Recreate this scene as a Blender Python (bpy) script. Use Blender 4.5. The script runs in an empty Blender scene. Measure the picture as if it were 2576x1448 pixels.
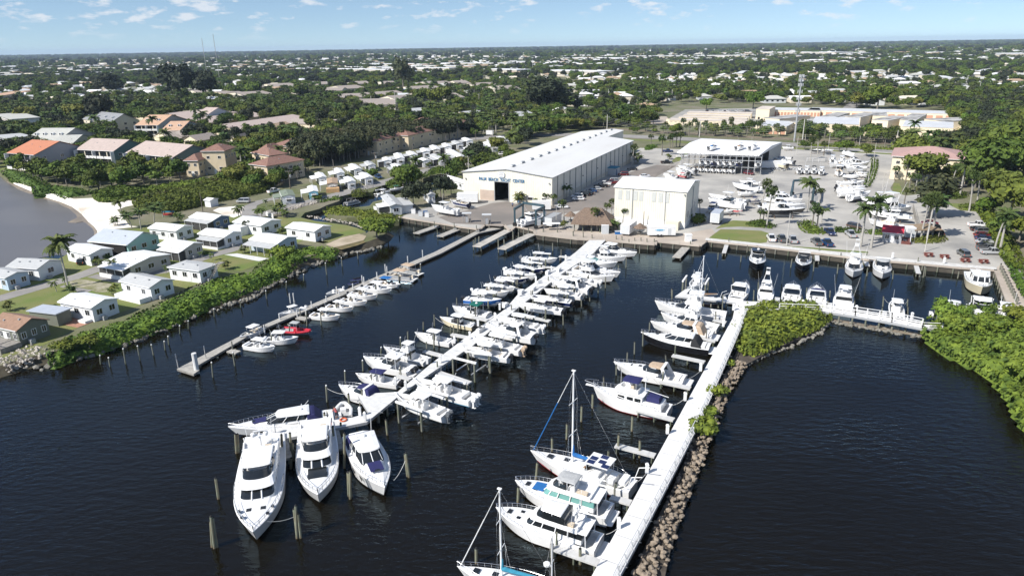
import bpy,math,random
import numpy as np
from mathutils import Vector as Ve,Matrix
from mathutils.geometry import tessellate_polygon
random.seed(7);qn8=np.random.default_rng(7)
sc=bpy.context.scene
ql6=sc.collection
R=math.radians
F=1757.;qo1=R(19.1);qg2=R(.9);H=48.
qa1=bpy.data.cameras.new('camera');qo5=bpy.data.objects.new('camera',qa1);ql6 .objects.link(qo5)
qa1 .sensor_width=36;qa1 .lens=F/2576*36;qa1 .clip_start=.5;qa1 .clip_end=60000
qr0=Ve((1,0,0));qr9=Ve((0,math.sin(qo1),math.cos(qo1)));_f=Ve((0,math.cos(qo1),-math.sin(qo1)))
_r=qr0*math.cos(qg2)-qr9*math.sin(qg2);_u=qr0*math.sin(qg2)+qr9*math.cos(qg2)
_m=Matrix((_r,_u,-_f)).transposed().to_4x4();_m.translation=(0,0,H)
qo5 .matrix_world=_m;sc.camera=qo5
qb5=213.;jy=42.
w=bpy.data.worlds.new('World');sc.world=w;w.use_nodes=True
nt=w.node_tree;N=nt.nodes;LK=nt.links;N.clear()
def nd(nt,t,**k):
 n=nt.nodes.new(t)
 for a,b in k.items():
  if a in('operation','blend_type','data_type','noise_dimensions','sky_type','vector_type','wave_type','bands_direction','distance','feature','interpolation_type'):setattr(n,a,b)
  else:
   qv=int(a[1:])if a[0]=='_' and a[1:].isdigit()else a
   n.inputs[qv].default_value=b
 return n
qf6=nd(nt,'ShaderNodeTexSky',sky_type='NISHITA');qf6 .sun_disc=False
qf6 .sun_elevation=R(jy);qf6 .sun_rotation=R(90-qb5+360);qf6 .altitude=50;qf6 .air_density=1.;qf6 .dust_density=.15;qf6 .ozone_density=2.8
tc=nd(nt,'ShaderNodeTexCoord');sx=nd(nt,'ShaderNodeSeparateXYZ');LK.new(tc.outputs['Generated'],sx.inputs[0])
zz=nd(nt,'ShaderNodeMath',operation='MAXIMUM',_1=.0);LK.new(sx.outputs[2],zz.inputs[0])
za=nd(nt,'ShaderNodeMath',operation='MULTIPLY_ADD',_1=1.3,_2=.075);LK.new(zz.outputs[0],za.inputs[0])
cb=nd(nt,'ShaderNodeCombineXYZ');LK.new(sx.outputs[0],cb.inputs[0]);LK.new(sx.outputs[1],cb.inputs[1]);LK.new(za.outputs[0],cb.inputs[2])
qr1=nd(nt,'ShaderNodeVectorMath',operation='NORMALIZE');LK.new(cb.outputs[0],qr1 .inputs[0]);LK.new(qr1 .outputs[0],qf6 .inputs[0])
mp=nd(nt,'ShaderNodeMapping');mp.inputs['Scale'].default_value=(26,26,84);LK.new(tc.outputs['Generated'],mp.inputs[0])
ns=nd(nt,'ShaderNodeTexNoise',Scale=1.,Detail=7.,Roughness=.58);LK.new(mp.outputs[0],ns.inputs['Vector'])
qm9=nd(nt,'ShaderNodeMapping');qm9 .inputs['Scale'].default_value=(3,3,14);qm9 .inputs['Location'].default_value=(4.3,1.,.2);LK.new(tc.outputs['Generated'],qm9 .inputs[0])
qt2=nd(nt,'ShaderNodeTexNoise',Scale=1.,Detail=3.);LK.new(qm9 .outputs[0],qt2 .inputs['Vector'])
ad=nd(nt,'ShaderNodeMath',operation='MULTIPLY_ADD',_1=.5);LK.new(qt2 .outputs[0],ad.inputs[0]);LK.new(ns.outputs[0],ad.inputs[2])
cr=nd(nt,'ShaderNodeMapRange');cr.inputs[1].default_value=.80;cr.inputs[2].default_value=.91;LK.new(ad.outputs[0],cr.inputs[0])
fd=nd(nt,'ShaderNodeMapRange');fd.inputs[1].default_value=.010;fd.inputs[2].default_value=.035;LK.new(sx.outputs[2],fd.inputs[0])
cm=nd(nt,'ShaderNodeMath',operation='MULTIPLY');LK.new(cr.outputs[0],cm.inputs[0]);LK.new(fd.outputs[0],cm.inputs[1])
qs4=nd(nt,'ShaderNodeMath',operation='MULTIPLY',_1=.6);LK.new(cm.outputs[0],qs4 .inputs[0])
mx=nd(nt,'ShaderNodeMix',data_type='RGBA');LK.new(qs4 .outputs[0],mx.inputs[0]);LK.new(qf6 .outputs[0],mx.inputs[6])
mx.inputs[7].default_value=(7.2,7.1,7.2,1)
bg=nd(nt,'ShaderNodeBackground');bg.inputs[1].default_value=.092;LK.new(mx.outputs[2],bg.inputs[0])
ow=nd(nt,'ShaderNodeOutputWorld');LK.new(bg.outputs[0],ow.inputs[0])
sd=bpy.data.lights.new('sun','SUN');sd.energy=4.6;sd.angle=R(.53);sd.color=(1.,.955,.89)
qp7=bpy.data.objects.new('sun',sd);ql6 .objects.link(qp7)
qs9=Ve((math.cos(R(qb5))*math.cos(R(jy)),math.sin(R(qb5))*math.cos(R(jy)),math.sin(R(jy))))
qp7 .rotation_euler=qs9 .to_track_quat('Z','Y').to_euler();qp7 .location=qs9*300
sc.view_settings.view_transform='Standard';sc.view_settings.look='None';sc.view_settings.gamma=1.
sc.view_settings.exposure=.55
sc.cycles.max_bounces=5;sc.cycles.diffuse_bounces=2;sc.cycles.glossy_bounces=3;sc.cycles.transmission_bounces=2
sc.cycles.volume_bounces=0;sc.cycles.use_denoising=True;sc.cycles.caustics_reflective=False;sc.cycles.caustics_refractive=False
def G(u,v,z=.0):
 a=(u-1288)/F;b=-(v-724)/F
 d=_r*a+_u*b+_f
 t=(z-H)/d.z
 return Ve((d.x*t,d.y*t,z))
def PX(p):
 q=Ve(p)-Ve((0,0,H));f=q.dot(_f)
 return(1288+F*q.dot(_r)/f,724-F*q.dot(_u)/f)
def ht(u,vb,vt,z0):
 y0=G(u,vb,z0).y;lo,hi=z0,H-.1
 for _ in range(40):
  m=(lo+hi)/2
  if G(u,vt,m).y>y0:lo=m
  else:hi=m
 return lo-z0
ZV={'0':(0,571.6,4.561),'1':(0,254,3.799),'2':(635.1,254,3.799),'3':(1270.3,254,3.799),'4':(1905.4,254,3.799),'5':(0,635.1,3.799),'6':(635.1,635.1,3.799),'7':(1270.3,635.1,3.799),'8':(1905.4,635.1,3.256),'9':(381.1,444.6,5.067),'A':(1016.2,603.4,5.067),'B':(1333.8,603.4,6.),'D':(444.6,952.7,2.923),'E':(1079.7,952.7,2.923),'F':(1460.8,571.6,3.799),'C':(1683.1,317.6,5.067),'Y':(2032.4,317.6,5.067),'S':(635.1,349.3,6.515),'Q':(889.2,317.6,6.513),'P':(1143.2,412.8,6.515),'T':(0,177.8,5.7),'U':(412.8,177.8,5.7),'V':(825.7,158.8,5.7),'W':(1619.6,241.3,5.794),'X':(2032.4,241.3,5.794),'d':(0,0,1.)}
def Z(k,x,y):a,b,s=ZV[k];return(a+x/s,b+y/s)
def ZP(k,qu):return[Z(k,x,y)for x,y in qu]
LD=1.3
zu={}
def qc(name,xa,rough=.6,metal=.0,var=.0,scale=1.,col2=None,bump=.0,bscale=None,spec=.5,coat=.0,stretch=None,rnd=.0,detail=4.,sub=None,lo=.35,hi=.65):
 if name in zu:return zu[name]
 m=bpy.data.materials.new(name);m.use_nodes=True;t=m.node_tree;b=t.nodes['Principled BSDF']
 b.inputs['Base Color'].default_value=(*xa,1);b.inputs['Roughness'].default_value=rough;b.inputs['Metallic'].default_value=metal
 b.inputs['Specular IOR Level'].default_value=spec;b.inputs['Coat Weight'].default_value=coat
 qj8=t.nodes.new('ShaderNodeTexCoord');qn7=t.nodes.new('ShaderNodeMapping');t.links.new(qj8 .outputs['Object'],qn7 .inputs[0])
 if stretch:qn7 .inputs['Scale'].default_value=stretch
 qc7=None
 if var>0 or col2:
  c2=col2 or tuple(max(0,c*(1-var))for c in xa)
  n=nd(t,'ShaderNodeTexNoise',Scale=scale,Detail=detail,Roughness=.6);t.links.new(qn7 .outputs[0],n.inputs['Vector'])
  r=nd(t,'ShaderNodeMapRange');r.inputs[1].default_value=lo;r.inputs[2].default_value=hi;t.links.new(n.outputs[0],r.inputs[0])
  x=nd(t,'ShaderNodeMix',data_type='RGBA');x.inputs[6].default_value=(*xa,1);x.inputs[7].default_value=(*c2,1)
  t.links.new(r.outputs[0],x.inputs[0]);qc7=x.outputs[2]
 if rnd>0:
  oi=t.nodes.new('ShaderNodeObjectInfo');hs=t.nodes.new('ShaderNodeHueSaturation')
  a=nd(t,'ShaderNodeMath',operation='MULTIPLY_ADD',_1=rnd,_2=1-rnd/2);t.links.new(oi.outputs['Random'],a.inputs[0]);t.links.new(a.outputs[0],hs.inputs['Value'])
  wn=nd(t,'ShaderNodeTexWhiteNoise',noise_dimensions='1D');t.links.new(oi.outputs['Random'],wn.inputs['W'])
  a2=nd(t,'ShaderNodeMath',operation='MULTIPLY_ADD',_1=.05,_2=.475);t.links.new(wn.outputs[0],a2 .inputs[0]);t.links.new(a2 .outputs[0],hs.inputs['Hue'])
  if qc7:t.links.new(qc7,hs.inputs['Color'])
  else:hs.inputs['Color'].default_value=(*xa,1)
  qc7=hs.outputs[0]
 if qc7:t.links.new(qc7,b.inputs['Base Color'])
 if bump>0:
  n2=nd(t,'ShaderNodeTexNoise',Scale=bscale or scale*4,Detail=3.);t.links.new(qn7 .outputs[0],n2 .inputs['Vector'])
  bp=nd(t,'ShaderNodeBump');bp.inputs['Distance'].default_value=bump;bp.inputs['Strength'].default_value=1.
  t.links.new(n2 .outputs[0],bp.inputs['Height']);t.links.new(bp.outputs[0],b.inputs['Normal'])
 zu[name]=m;return m
def qa7(name,xa,period,rough=.5,axis='X',depth=.04,col2=None,stain=.15):
 """sheet metal with upright ribs"""
 if name in zu:return zu[name]
 m=qc(name,xa,rough,var=stain,scale=.25,col2=col2,detail=6)
 t=m.node_tree;b=t.nodes['Principled BSDF']
 qj8=t.nodes.new('ShaderNodeTexCoord');wv=nd(t,'ShaderNodeTexWave',wave_type='BANDS',bands_direction=axis);wv.inputs['Scale'].default_value=.314/period*1.
 t.links.new(qj8 .outputs['Object'],wv.inputs['Vector'])
 bp=nd(t,'ShaderNodeBump');bp.inputs['Distance'].default_value=depth;t.links.new(wv.outputs[0],bp.inputs['Height']);t.links.new(bp.outputs[0],b.inputs['Normal'])
 return m
qa=qc('gelcoat_white',(.80,.80,.79),.22,coat=.3,var=.06,scale=.8)
xl=qc('deck_offwhite',(.74,.73,.70),.5,var=.12,scale=2.)
qn9=qc('gelcoat_cream',(.74,.66,.47),.25,coat=.3,var=.05)
xf=qc('cushion_beige',(.62,.53,.41),.7,var=.15,scale=3)
jd=qc('hull_navy',(.012,.022,.085),.15,coat=.5,var=.1)
qi9=qc('hull_blue',(.02,.13,.42),.15,coat=.5,var=.1)
js=qc('hull_light_blue',(.12,.42,.66),.15,coat=.5,var=.1)
qd0=qc('hull_black',(.012,.012,.014),.1,coat=.6,var=.1)
qh3=qc('boat_red',(.48,.02,.04),.4,var=.1)
zm=qc('bottom_paint_dark',(.03,.035,.045),.6,var=.3)
qt=qc('canvas_navy',(.018,.02,.10),.8,var=.2,scale=3,bump=.02)
zl=qc('canvas_blue',(.012,.13,.38),.8,var=.2,scale=3,bump=.02)
qc2=qc('canvas_teal',(.03,.24,.36),.8,var=.2,scale=3,bump=.02)
qe3=qc('canvas_green',(.0,.12,.09),.8,var=.2,scale=3,bump=.02)
qd2=qc('canvas_tan',(.50,.38,.27),.8,var=.2,scale=3,bump=.02)
zq=qc('canvas_black',(.02,.02,.022),.8,var=.2,scale=3)
jf=qc('canvas_gray',(.42,.43,.43),.8,var=.2,scale=3)
gls=qc('dark_glass',(.015,.018,.02),.05,spec=.8,var=.1)
qg9=qc('teal_glass',(.16,.36,.33),.08,spec=.8,var=.1)
stl=qc('stainless',(.75,.75,.76),.25,metal=.9,var=.05)
qd=qc('outboard_black',(.02,.02,.022),.25,coat=.4,var=.1)
qh=qc('outboard_white',(.78,.78,.77),.25,coat=.4,var=.05)
qg3=qc('outboard_gray',(.12,.13,.14),.3,coat=.3,var=.1)
qo=qc('weathered_wood',(.30,.28,.25),.85,var=.35,scale=2.5,stretch=(1,1,.3))
ju=qc('piling_wood',(.21,.20,.17),.85,col2=(.10,.12,.075),scale=1.2,stretch=(1,1,.5))
ql7=qc('piling_green',(.22,.27,.20),.85,col2=(.16,.09,.045),scale=.8,stretch=(1,1,.5))
qp8=qc('rusty_steel',(.17,.09,.05),.8,var=.5,scale=2)
xr=qc('dock_grey_planks',(.42,.40,.36),.8,var=.3,scale=1.6)
xd=qc('dock_white_deck',(.66,.66,.65),.7,col2=(.50,.50,.48),scale=1.1,detail=9,lo=.4,hi=.8)
ql2=qc('concrete_dock',(.50,.47,.42),.8,var=.25,scale=.5,detail=8)
wht=qc('white_paint',(.78,.78,.77),.5,var=.06)
gry=qc('gray_paint',(.36,.37,.38),.5,var=.1)
zw=qc('dark_interior',(.015,.015,.015),.9,var=.3)  # near-black for black parts; on openings it stands for the shade inside
qd5=qc('tyre_rubber',(.02,.02,.02),.8,var=.2)
qd3=qc('teak_deck',(.34,.21,.12),.6,var=.3,scale=4)
class MB:
 def __init__(s):s.v=[];s.f=[];s.m=[];s.mats=[]
 def mi(s,m):
  if m not in s.mats:s.mats.append(m)
  return s.mats.index(m)
 def add(s,vs,fs,m):
  o=len(s.v);s.v+=[tuple(p)for p in vs];k=s.mi(m)
  s.f+=[tuple(i+o for i in f)for f in fs];s.m+=[k]*len(fs)
 def box(s,c,d,m,rz=.0,tap=1.,ry=.0):
  x,y,z=d[0]/2,d[1]/2,d[2]/2;vs=[]
  for k,(zz,q)in enumerate(((-z,1.),(z,tap))):
   for a,b in((-x,-y),(x,-y),(x,y),(-x,y)):
    p=Ve((a*q,b*q,zz))
    if ry:p=Matrix.Rotation(ry,3,'Y')@p
    if rz:p=Matrix.Rotation(rz,3,'Z')@p
    vs.append(p+Ve(c))
  s.add(vs,[(3,2,1,0),(4,5,6,7),(0,1,5,4),(1,2,6,5),(2,3,7,6),(3,0,4,7)],m);return s
 def tu(s,p,q,r,m,r2=None,n=6,cap=True):
  p=Ve(p);q=Ve(q);d=q-p
  if d.length<1e-6:return s
  k=d.to_track_quat('Z','Y');r2=r if r2 is None else r2;vs=[]
  for c,rr in((p,r),(q,r2)):
   for i in range(n):
    a=2*math.pi*i/n;vs.append(c+k@Ve((rr*math.cos(a),rr*math.sin(a),0)))
  fs=[(i,(i+1)%n,n+(i+1)%n,n+i)for i in range(n)]
  if cap:fs+=[tuple(range(n-1,-1,-1)),tuple(range(n,2*n))]
  s.add(vs,fs,m);return s
 def path(s,qu,r,m,n=5):
  for a,b in zip(qu[:-1],qu[1:]):s.tu(a,b,r,m,n=n)
  return s
 def prism(s,poly,z0,z1,m,mtop=None):
  P=[(p[0],p[1])for p in poly]
  ar=sum(P[i][0]*P[(i+1)%len(P)][1]-P[(i+1)%len(P)][0]*P[i][1]for i in range(len(P)))
  if ar<0:P=P[::-1]
  n=len(P);qt5=tessellate_polygon([[Ve((a,b,0))for a,b in P]])
  vs=[(a,b,z0)for a,b in P]+[(a,b,z1)for a,b in P]
  s.add(vs,[(i,(i+1)%n,n+(i+1)%n,n+i)for i in range(n)],m)
  top=[]
  for t in qt5:
   a,b,c=[Ve(P[i])for i in t]
   t=t if(b-a).cross(c-a)>0 else t[::-1]
   top.append(tuple(t))
  s.add([(a,b,z1)for a,b in P],top,mtop or m);return s
 def loft(s,zn,m,cap0=True,cap1=True,mcap=None):
  n=len(zn[0]);vs=[p for r in zn for p in r];ms=m if isinstance(m,list)else[m]*(len(zn)-1)
  o=len(s.v);s.v+=[tuple(p)for p in vs]
  for k in range(len(zn)-1):
   mi=s.mi(ms[k])
   for i in range(n):
    s.f.append((o+k*n+i,o+k*n+(i+1)%n,o+(k+1)*n+(i+1)%n,o+(k+1)*n+i));s.m.append(mi)
  if cap0:s.f.append(tuple(o+i for i in range(n-1,-1,-1)));s.m.append(s.mi(mcap or ms[0]))
  if cap1:s.f.append(tuple(o+(len(zn)-1)*n+i for i in range(n)));s.m.append(s.mi(mcap or ms[-1]))
  return s
 def mesh(s,name='m',smooth=False):
  me=bpy.data.meshes.new(name);me.from_pydata(s.v,[],s.f)
  for m in s.mats:me.materials.append(m)
  me.polygons.foreach_set('material_index',s.m)
  if smooth:me.polygons.foreach_set('use_smooth',[True]*len(me.polygons))
  me.update();return me
 def bu(s,name,parent=None,loc=None,smooth=False):
  return lnk_(name,s.mesh(name,smooth),parent,loc)
def lnk_(name,me,parent=None,loc=None,rz=.0,sc_=None):
 o=bpy.data.objects.new(name,me);ql6 .objects.link(o)
 if parent:o.parent=parent
 if loc is not None:o.location=loc
 if rz:o.rotation_euler[2]=rz
 if sc_:o.scale=sc_ if hasattr(sc_,'__len__')else(sc_,)*3
 return o
def xq(o,lq=None,cat=None,gq=None,kind=None):
 if lq:o['label']=lq
 if cat:o['category']=cat
 if gq:o['group']=gq
 if kind:o['kind']=kind
 return o
def qf(name,loc,rz,lq,cat,gq=None,s=1.):
 o=bpy.data.objects.new(name,None);ql6 .objects.link(o);o.location=loc;o.rotation_euler[2]=rz;o.scale=(s,s,s)if not hasattr(s,'__len__')else s
 return xq(o,lq,cat,gq)
def qc6(T,name,lq,cat,loc,rz=.0,s=1.,gq=None):
 """T: list of (part name, mesh, sub-parts)"""
 r=qf(name,loc,rz,lq,cat,gq,s)
 for pn,me,kids in T:
  c=lnk_(pn,me,r)
  for kn,km in kids:lnk_(kn,km,c)
 return r
qk0=['first','second','third','fourth','fifth','sixth','seventh','eighth','ninth','tenth','eleventh','twelfth','thirteenth','fourteenth','fifteenth','sixteenth','seventeenth','eighteenth','nineteenth','twentieth','twenty-first','twenty-second','twenty-third','twenty-fourth','twenty-fifth','twenty-sixth','twenty-seventh','twenty-eighth']
def jg(name,xm,rough,bscale,bdist,base2=None,spec=.5,tint=None):
 m=bpy.data.materials.new(name);m.use_nodes=True;t=m.node_tree;b=t.nodes['Principled BSDF']
 b.inputs['Base Color'].default_value=(*xm,1);b.inputs['Roughness'].default_value=rough;b.inputs['IOR'].default_value=1.33
 b.inputs['Specular IOR Level'].default_value=spec
 qj8=t.nodes.new('ShaderNodeTexCoord');mp=t.nodes.new('ShaderNodeMapping');mp.inputs['Rotation'].default_value=(0,0,R(24));mp.inputs['Scale'].default_value=(.45,1.,1.)
 t.links.new(qj8 .outputs['Object'],mp.inputs[0])
 n=nd(t,'ShaderNodeTexNoise',Scale=bscale,Detail=3.,Roughness=.55);t.links.new(mp.outputs[0],n.inputs['Vector'])
 n2=nd(t,'ShaderNodeTexNoise',Scale=.05,Detail=2.);t.links.new(mp.outputs[0],n2 .inputs['Vector'])
 mr=nd(t,'ShaderNodeMapRange');mr.inputs[1].default_value=.35;mr.inputs[2].default_value=.65;mr.inputs[3].default_value=.45;mr.inputs[4].default_value=1.2;t.links.new(n2 .outputs[0],mr.inputs[0])
 ml=nd(t,'ShaderNodeMath',operation='MULTIPLY');t.links.new(n.outputs[0],ml.inputs[0]);t.links.new(mr.outputs[0],ml.inputs[1])
 sy=nd(t,'ShaderNodeSeparateXYZ');t.links.new(qj8 .outputs['Object'],sy.inputs[0]);my=nd(t,'ShaderNodeMapRange');my.inputs[1].default_value=75;my.inputs[2].default_value=135;my.inputs[3].default_value=1.;my.inputs[4].default_value=.22;t.links.new(sy.outputs[1],my.inputs[0])
 m3=nd(t,'ShaderNodeMath',operation='MULTIPLY');t.links.new(ml.outputs[0],m3 .inputs[0]);t.links.new(my.outputs[0],m3 .inputs[1])
 bp=nd(t,'ShaderNodeBump');bp.inputs['Distance'].default_value=bdist;t.links.new(m3 .outputs[0],bp.inputs['Height']);t.links.new(bp.outputs[0],b.inputs['Normal'])
 if tint:
  fr=nd(t,'ShaderNodeFresnel');fr.inputs[0].default_value=1.36;qn0=nd(t,'ShaderNodeBsdfGlossy');qn0 .inputs['Color'].default_value=(*tint,1);qn0 .inputs['Roughness'].default_value=rough
  df=nd(t,'ShaderNodeBsdfDiffuse');df.inputs[0].default_value=(*xm,1);qn1=nd(t,'ShaderNodeMixShader');t.links.new(bp.outputs[0],fr.inputs['Normal']);t.links.new(bp.outputs[0],qn0 .inputs['Normal'])
  t.links.new(fr.outputs[0],qn1 .inputs[0]);t.links.new(df.outputs[0],qn1 .inputs[1]);t.links.new(qn0 .outputs[0],qn1 .inputs[2]);t.links.new(qn1 .outputs[0],t.nodes['Material Output'].inputs['Surface'])
 if base2:
  x=nd(t,'ShaderNodeMix',data_type='RGBA');x.inputs[6].default_value=(*xm,1);x.inputs[7].default_value=(*base2,1);t.links.new(mr.outputs[0],x.inputs[0]);t.links.new(x.outputs[2],b.inputs['Base Color'])
 return m
qr6=jg('dark_marina_water',(.0062,.0048,.0022),.04,1.3,.2,tint=(.62,.84,1.))
qp1=jg('silty_lagoon_water',(.17,.155,.14),.3,3.,.05,(.13,.12,.115))
def qc5(name,poly,z,m,depth=.0,lq=None):
 mb=MB();mb.prism(poly,z-depth if depth else z-.01,z,m);o=mb.bu(name);xq(o,kind='structure');return o
def dsh(name,dpts,z,m,depth=.0):return qc5(name,[G(u,v,z)for u,v in dpts],z,m,depth)
qc5('water',[(-900,-200),(900,-200),(900,900),(-900,900)],.0,qr6,3.)
qb6=ZP('1',[(-200,650),(0,690),(60,740),(150,800),(230,832),(300,850),(430,912),(600,962),(700,1005),(725,1050),(718,1105),(820,1148),(890,1205),(905,1262),(880,1330),(800,1400)])+ZP('5',[(560,60),(420,50),(200,90),(110,130),(0,190),(-300,240)])
qe7=qc('ground_grass_soil',(.095,.115,.035),.95,col2=(.19,.17,.12),scale=.06,detail=8,bump=.1,bscale=2)
ql=qc('lawn_grass',(.115,.165,.030),.95,col2=(.185,.18,.065),scale=.12,detail=9,bump=.06,bscale=6)
qa6=qc('beach_sand',(.78,.74,.67),.9,col2=(.50,.42,.32),scale=.09,detail=7,lo=.45,hi=.75)
qb0=qc('wet_sand',(.30,.245,.175),.5,col2=(.19,.16,.125),scale=.12,detail=6)
qw=qc('old_asphalt',(.30,.285,.265),.9,col2=(.22,.21,.20),scale=.15,detail=9)
qj2=qc('boatyard_paving',(.43,.412,.375),.9,col2=(.225,.22,.21),scale=.06,detail=12,lo=.42,hi=.72)
qj0=qc('travelway_asphalt',(.235,.205,.18),.9,col2=(.17,.155,.14),scale=.08,detail=9)
jj=qc('quay_concrete',(.47,.41,.345),.85,col2=(.35,.30,.25),scale=.12,detail=9)
qj4=qc('seawall_concrete',(.085,.075,.06),.9,var=.4,scale=.5)  # colour darkened to stand for the shaded gap under the dock
ji=ZP('5',[(-400,1270),(0,1205),(250,1125),(500,1062),(750,1005),(1000,935),(1300,828),(1600,712),(2000,558),(2120,520),(2413,430)])+ZP('6',[(100,340),(200,300),(400,200),(620,100),(850,20)])+[(925,628),(955,618),(985,606),(995,592),(975,582),(945,580)]
qk7=ZP('2',[(1090,1262),(1000,1212),(900,1185),(600,1145),(460,1112),(500,1068),(640,1030),(700,1000),(830,955),(860,905),(1000,882),(1150,868),(1180,835),(1400,742),(1630,742),(1720,712),(1900,682),(2000,662),(1965,692),(1860,762),(1640,812),(1540,850),(1400,885),(1330,915),(1150,965),(1120,1000),(940,1022),(820,1026),(700,1050),(720,1092),(900,1112),(1000,1112),(1060,1150),(1200,1165),(1400,1150)])
qm1=ZP('2',[(1405,1108),(1800,1172),(2000,1205),(2150,1225)])+[(1208,575),(1218,566),(1270,566),(1284,580)]+[(1296,569),(1345,580),(1349,589),(1389,594),(1454,601.5),(1520,605),(1647,615),(1649,607),(1710,613),(1760,618),(1776,606)]+[(1905,619),(2068,639),(2182,653),(2302,663),(2418,674),(2507,680),(2526,727),(2538,758),(2553,789),(2575,812),(2600,828),(2480,822),(2375,820),(2323,828)]
qi7=ZP('8',[(1380,700),(1500,800),(1700,900),(1800,950),(1930,1030),(2060,1190),(2110,1290),(2150,1400)])+[(2640,1200)]
g=lambda L_,z=LD:[G(u,v,z)for u,v in L_]
qd6=g(ZP('1',[(120,740),(220,775),(330,795),(420,880),(560,890),(700,935),(900,925),(1000,1000),(1110,1040),(1050,1110),(1040,1190),(1010,1230),(960,1290)]),LD+.05)
def inset(P,wd):
 o=[]
 for i,p in enumerate(P):
  d=P[min(i+1,len(P)-1)]-P[max(i-1,0)];d.z=0;d.normalize();o.append(p+Ve((-d.y,d.x,0))*wd)
 return o
qh0=g(ji,.0);qh7=inset(qh0,2.2);ql9=g(qi7,.0);qk3=inset(ql9,2.5)
qp3=[Ve((-15000,15000,0)),Ve((-1500,700,0)),Ve((-700,320,0))]+g(qb6[:3])+qd6+g(qb6[-6:])+[Ve((-230,90,0)),Ve((-200,60,0))]+qh7+g(qk7)+g(qm1)+qk3+[Ve((400,60,0)),Ve((2500,500,0)),Ve((15000,15000,0))]
qc5('ground',qp3,LD,qe7,3.)
qu4=[Ve((-900,420,0)),Ve((-700,330,0))]+[G(u,v,.03)+Ve((1.5,2.5,0))for u,v in qb6]+[Ve((-230,90,0)),Ve((-900,100,0))]
qc5('lagoon_water',qu4,.03,qp1)
def qc4(name,inner,outer,z0,z1,m):
 mb=MB();n=len(inner);vs=[(p.x,p.y,z0)for p in inner]+[(p.x,p.y,z1)for p in outer]
 mb.add(vs,[(i,i+1,n+i+1,n+i)for i in range(n-1)],m);o=mb.bu(name);xq(o,kind='structure');return o
qc3=g(ZP('1',[(70,752),(150,800),(270,850),(420,915),(560,958),(690,1010),(780,1080),(840,1150),(900,1200),(930,1240),(930,1270),(905,1300),(870,1340)]),.25)
qc4('beach',qd6,qc3,LD+.05,.22,qa6)
qf9=g(ZP('1',[(60,790),(140,840),(200,880),(400,940),(560,990),(640,1040),(690,1090),(720,1150),(800,1170),(860,1215),(880,1260),(872,1310),(850,1350)]),-.1)
qe9=qc('bank_soil',(.10,.085,.055),.95,var=.5,scale=.6)
qc4('shore_bank',qh7,qh0,LD+.004,-.25,qe9);qc4('shore_bank',qk3,ql9,LD+.004,-.25,qe9)
qc4('wet_sand',[Ve((p.x,p.y,0))for p in qc3],qf9,.22,-.10,qb0)
mb=MB();mb.prism([G(u,v,.16)for u,v in ZP('1',[(650,1155),(720,1120),(800,1072),(890,1062),(895,1075),(840,1095),(860,1120),(800,1150),(730,1160)])],.0,.12,qb0);xq(mb.bu('sand_bar'),kind='structure')
dsh('beach_sand',ZP('1',[(900,925),(1150,945),(1330,960),(1340,985),(1200,1010),(1120,1040),(1240,1190),(1330,1200),(1010,1232),(1050,1110),(1110,1040),(1000,1000)]),LD+.03,qa6)
dsh('lawn',ZP('5',[(-200,1000),(0,1025),(250,930),(430,880),(700,735),(950,640),(1300,520),(1700,380),(2200,160)])+ZP('9',[(1150,1200),(1500,1060),(1700,900),(1950,800),(2300,830)])+ZP('2',[(680,1360),(900,1290),(1090,1250),(1000,1212),(900,1188),(600,1148),(460,1118),(300,1110),(-100,1090),(-700,1150)])+ZP('1',[(1500,1180),(1200,1240),(900,1390),(700,1430)])+ZP('5',[(560,60),(420,50),(200,95),(0,200),(-200,240)]),LD+.02,ql)
dsh('lawn',ZP('3',[(1940,1315),(2413,1362),(2500,1350),(2530,1265),(2450,1240),(2240,1228),(2060,1225)]),LD+.035,ql)
dsh('lawn',ZP('3',[(2010,1222),(2100,1160),(2180,1140),(2413,1150),(2480,1165),(2470,1212),(2250,1200),(2100,1205)]),LD+.035,ql)
dsh('lawn',ZP('4',[(0,1365),(500,1398),(860,1425),(1060,1440),(1060,1452),(860,1442),(0,1384)]),LD+.035,ql)
qq0=[(1003,547),(1177,572),(1208,576),(1218,567),(1270,567),(1284,581),(1296,570),(1345,581),(1349,589),(1454,602),(1520,606),(1647,615.5),(1649,608),(1760,618.5),(1776,606),(1905,619),(2068,639),(2302,663),(2507,680),(2575,812),(2640,812)]+ZP('4',[(2440,1448),(2330,1330),(2190,1150),(2120,1060),(1940,1045),(1920,1000),(1800,975),(1560,890),(1420,905),(1290,870),(1270,830),(1310,770),(1325,480),(1190,470),(235,460),(0,440)])+[(1780,378),(1610,372),(1560,400),(1400,480),(1180,500),(1060,525)]
dsh('boatyard_paving',qq0,LD+.02,qj2)
dsh('travelway',ZP('3',[(-250,1180),(-40,1200),(60,1180),(300,1235),(420,1225),(450,1170),(550,1080),(700,1050),(1040,1030),(1050,860),(1300,800),(1640,620),(1450,610),(1200,680),(760,905),(480,1000),(100,985),(30,960),(-120,975),(-420,1060),(-640,1110),(-500,1170)]),LD+.034,qj0)
dsh('quay',[(1349,588.5),(1454,601),(1520,605),(1647,614.5),(1649,607),(1760,617.5),(1776,604.5),(1800,585),(1790,575),(1700,590),(1540,585),(1400,572),(1372,572),(1352,578)],LD+.05,jj)
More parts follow.
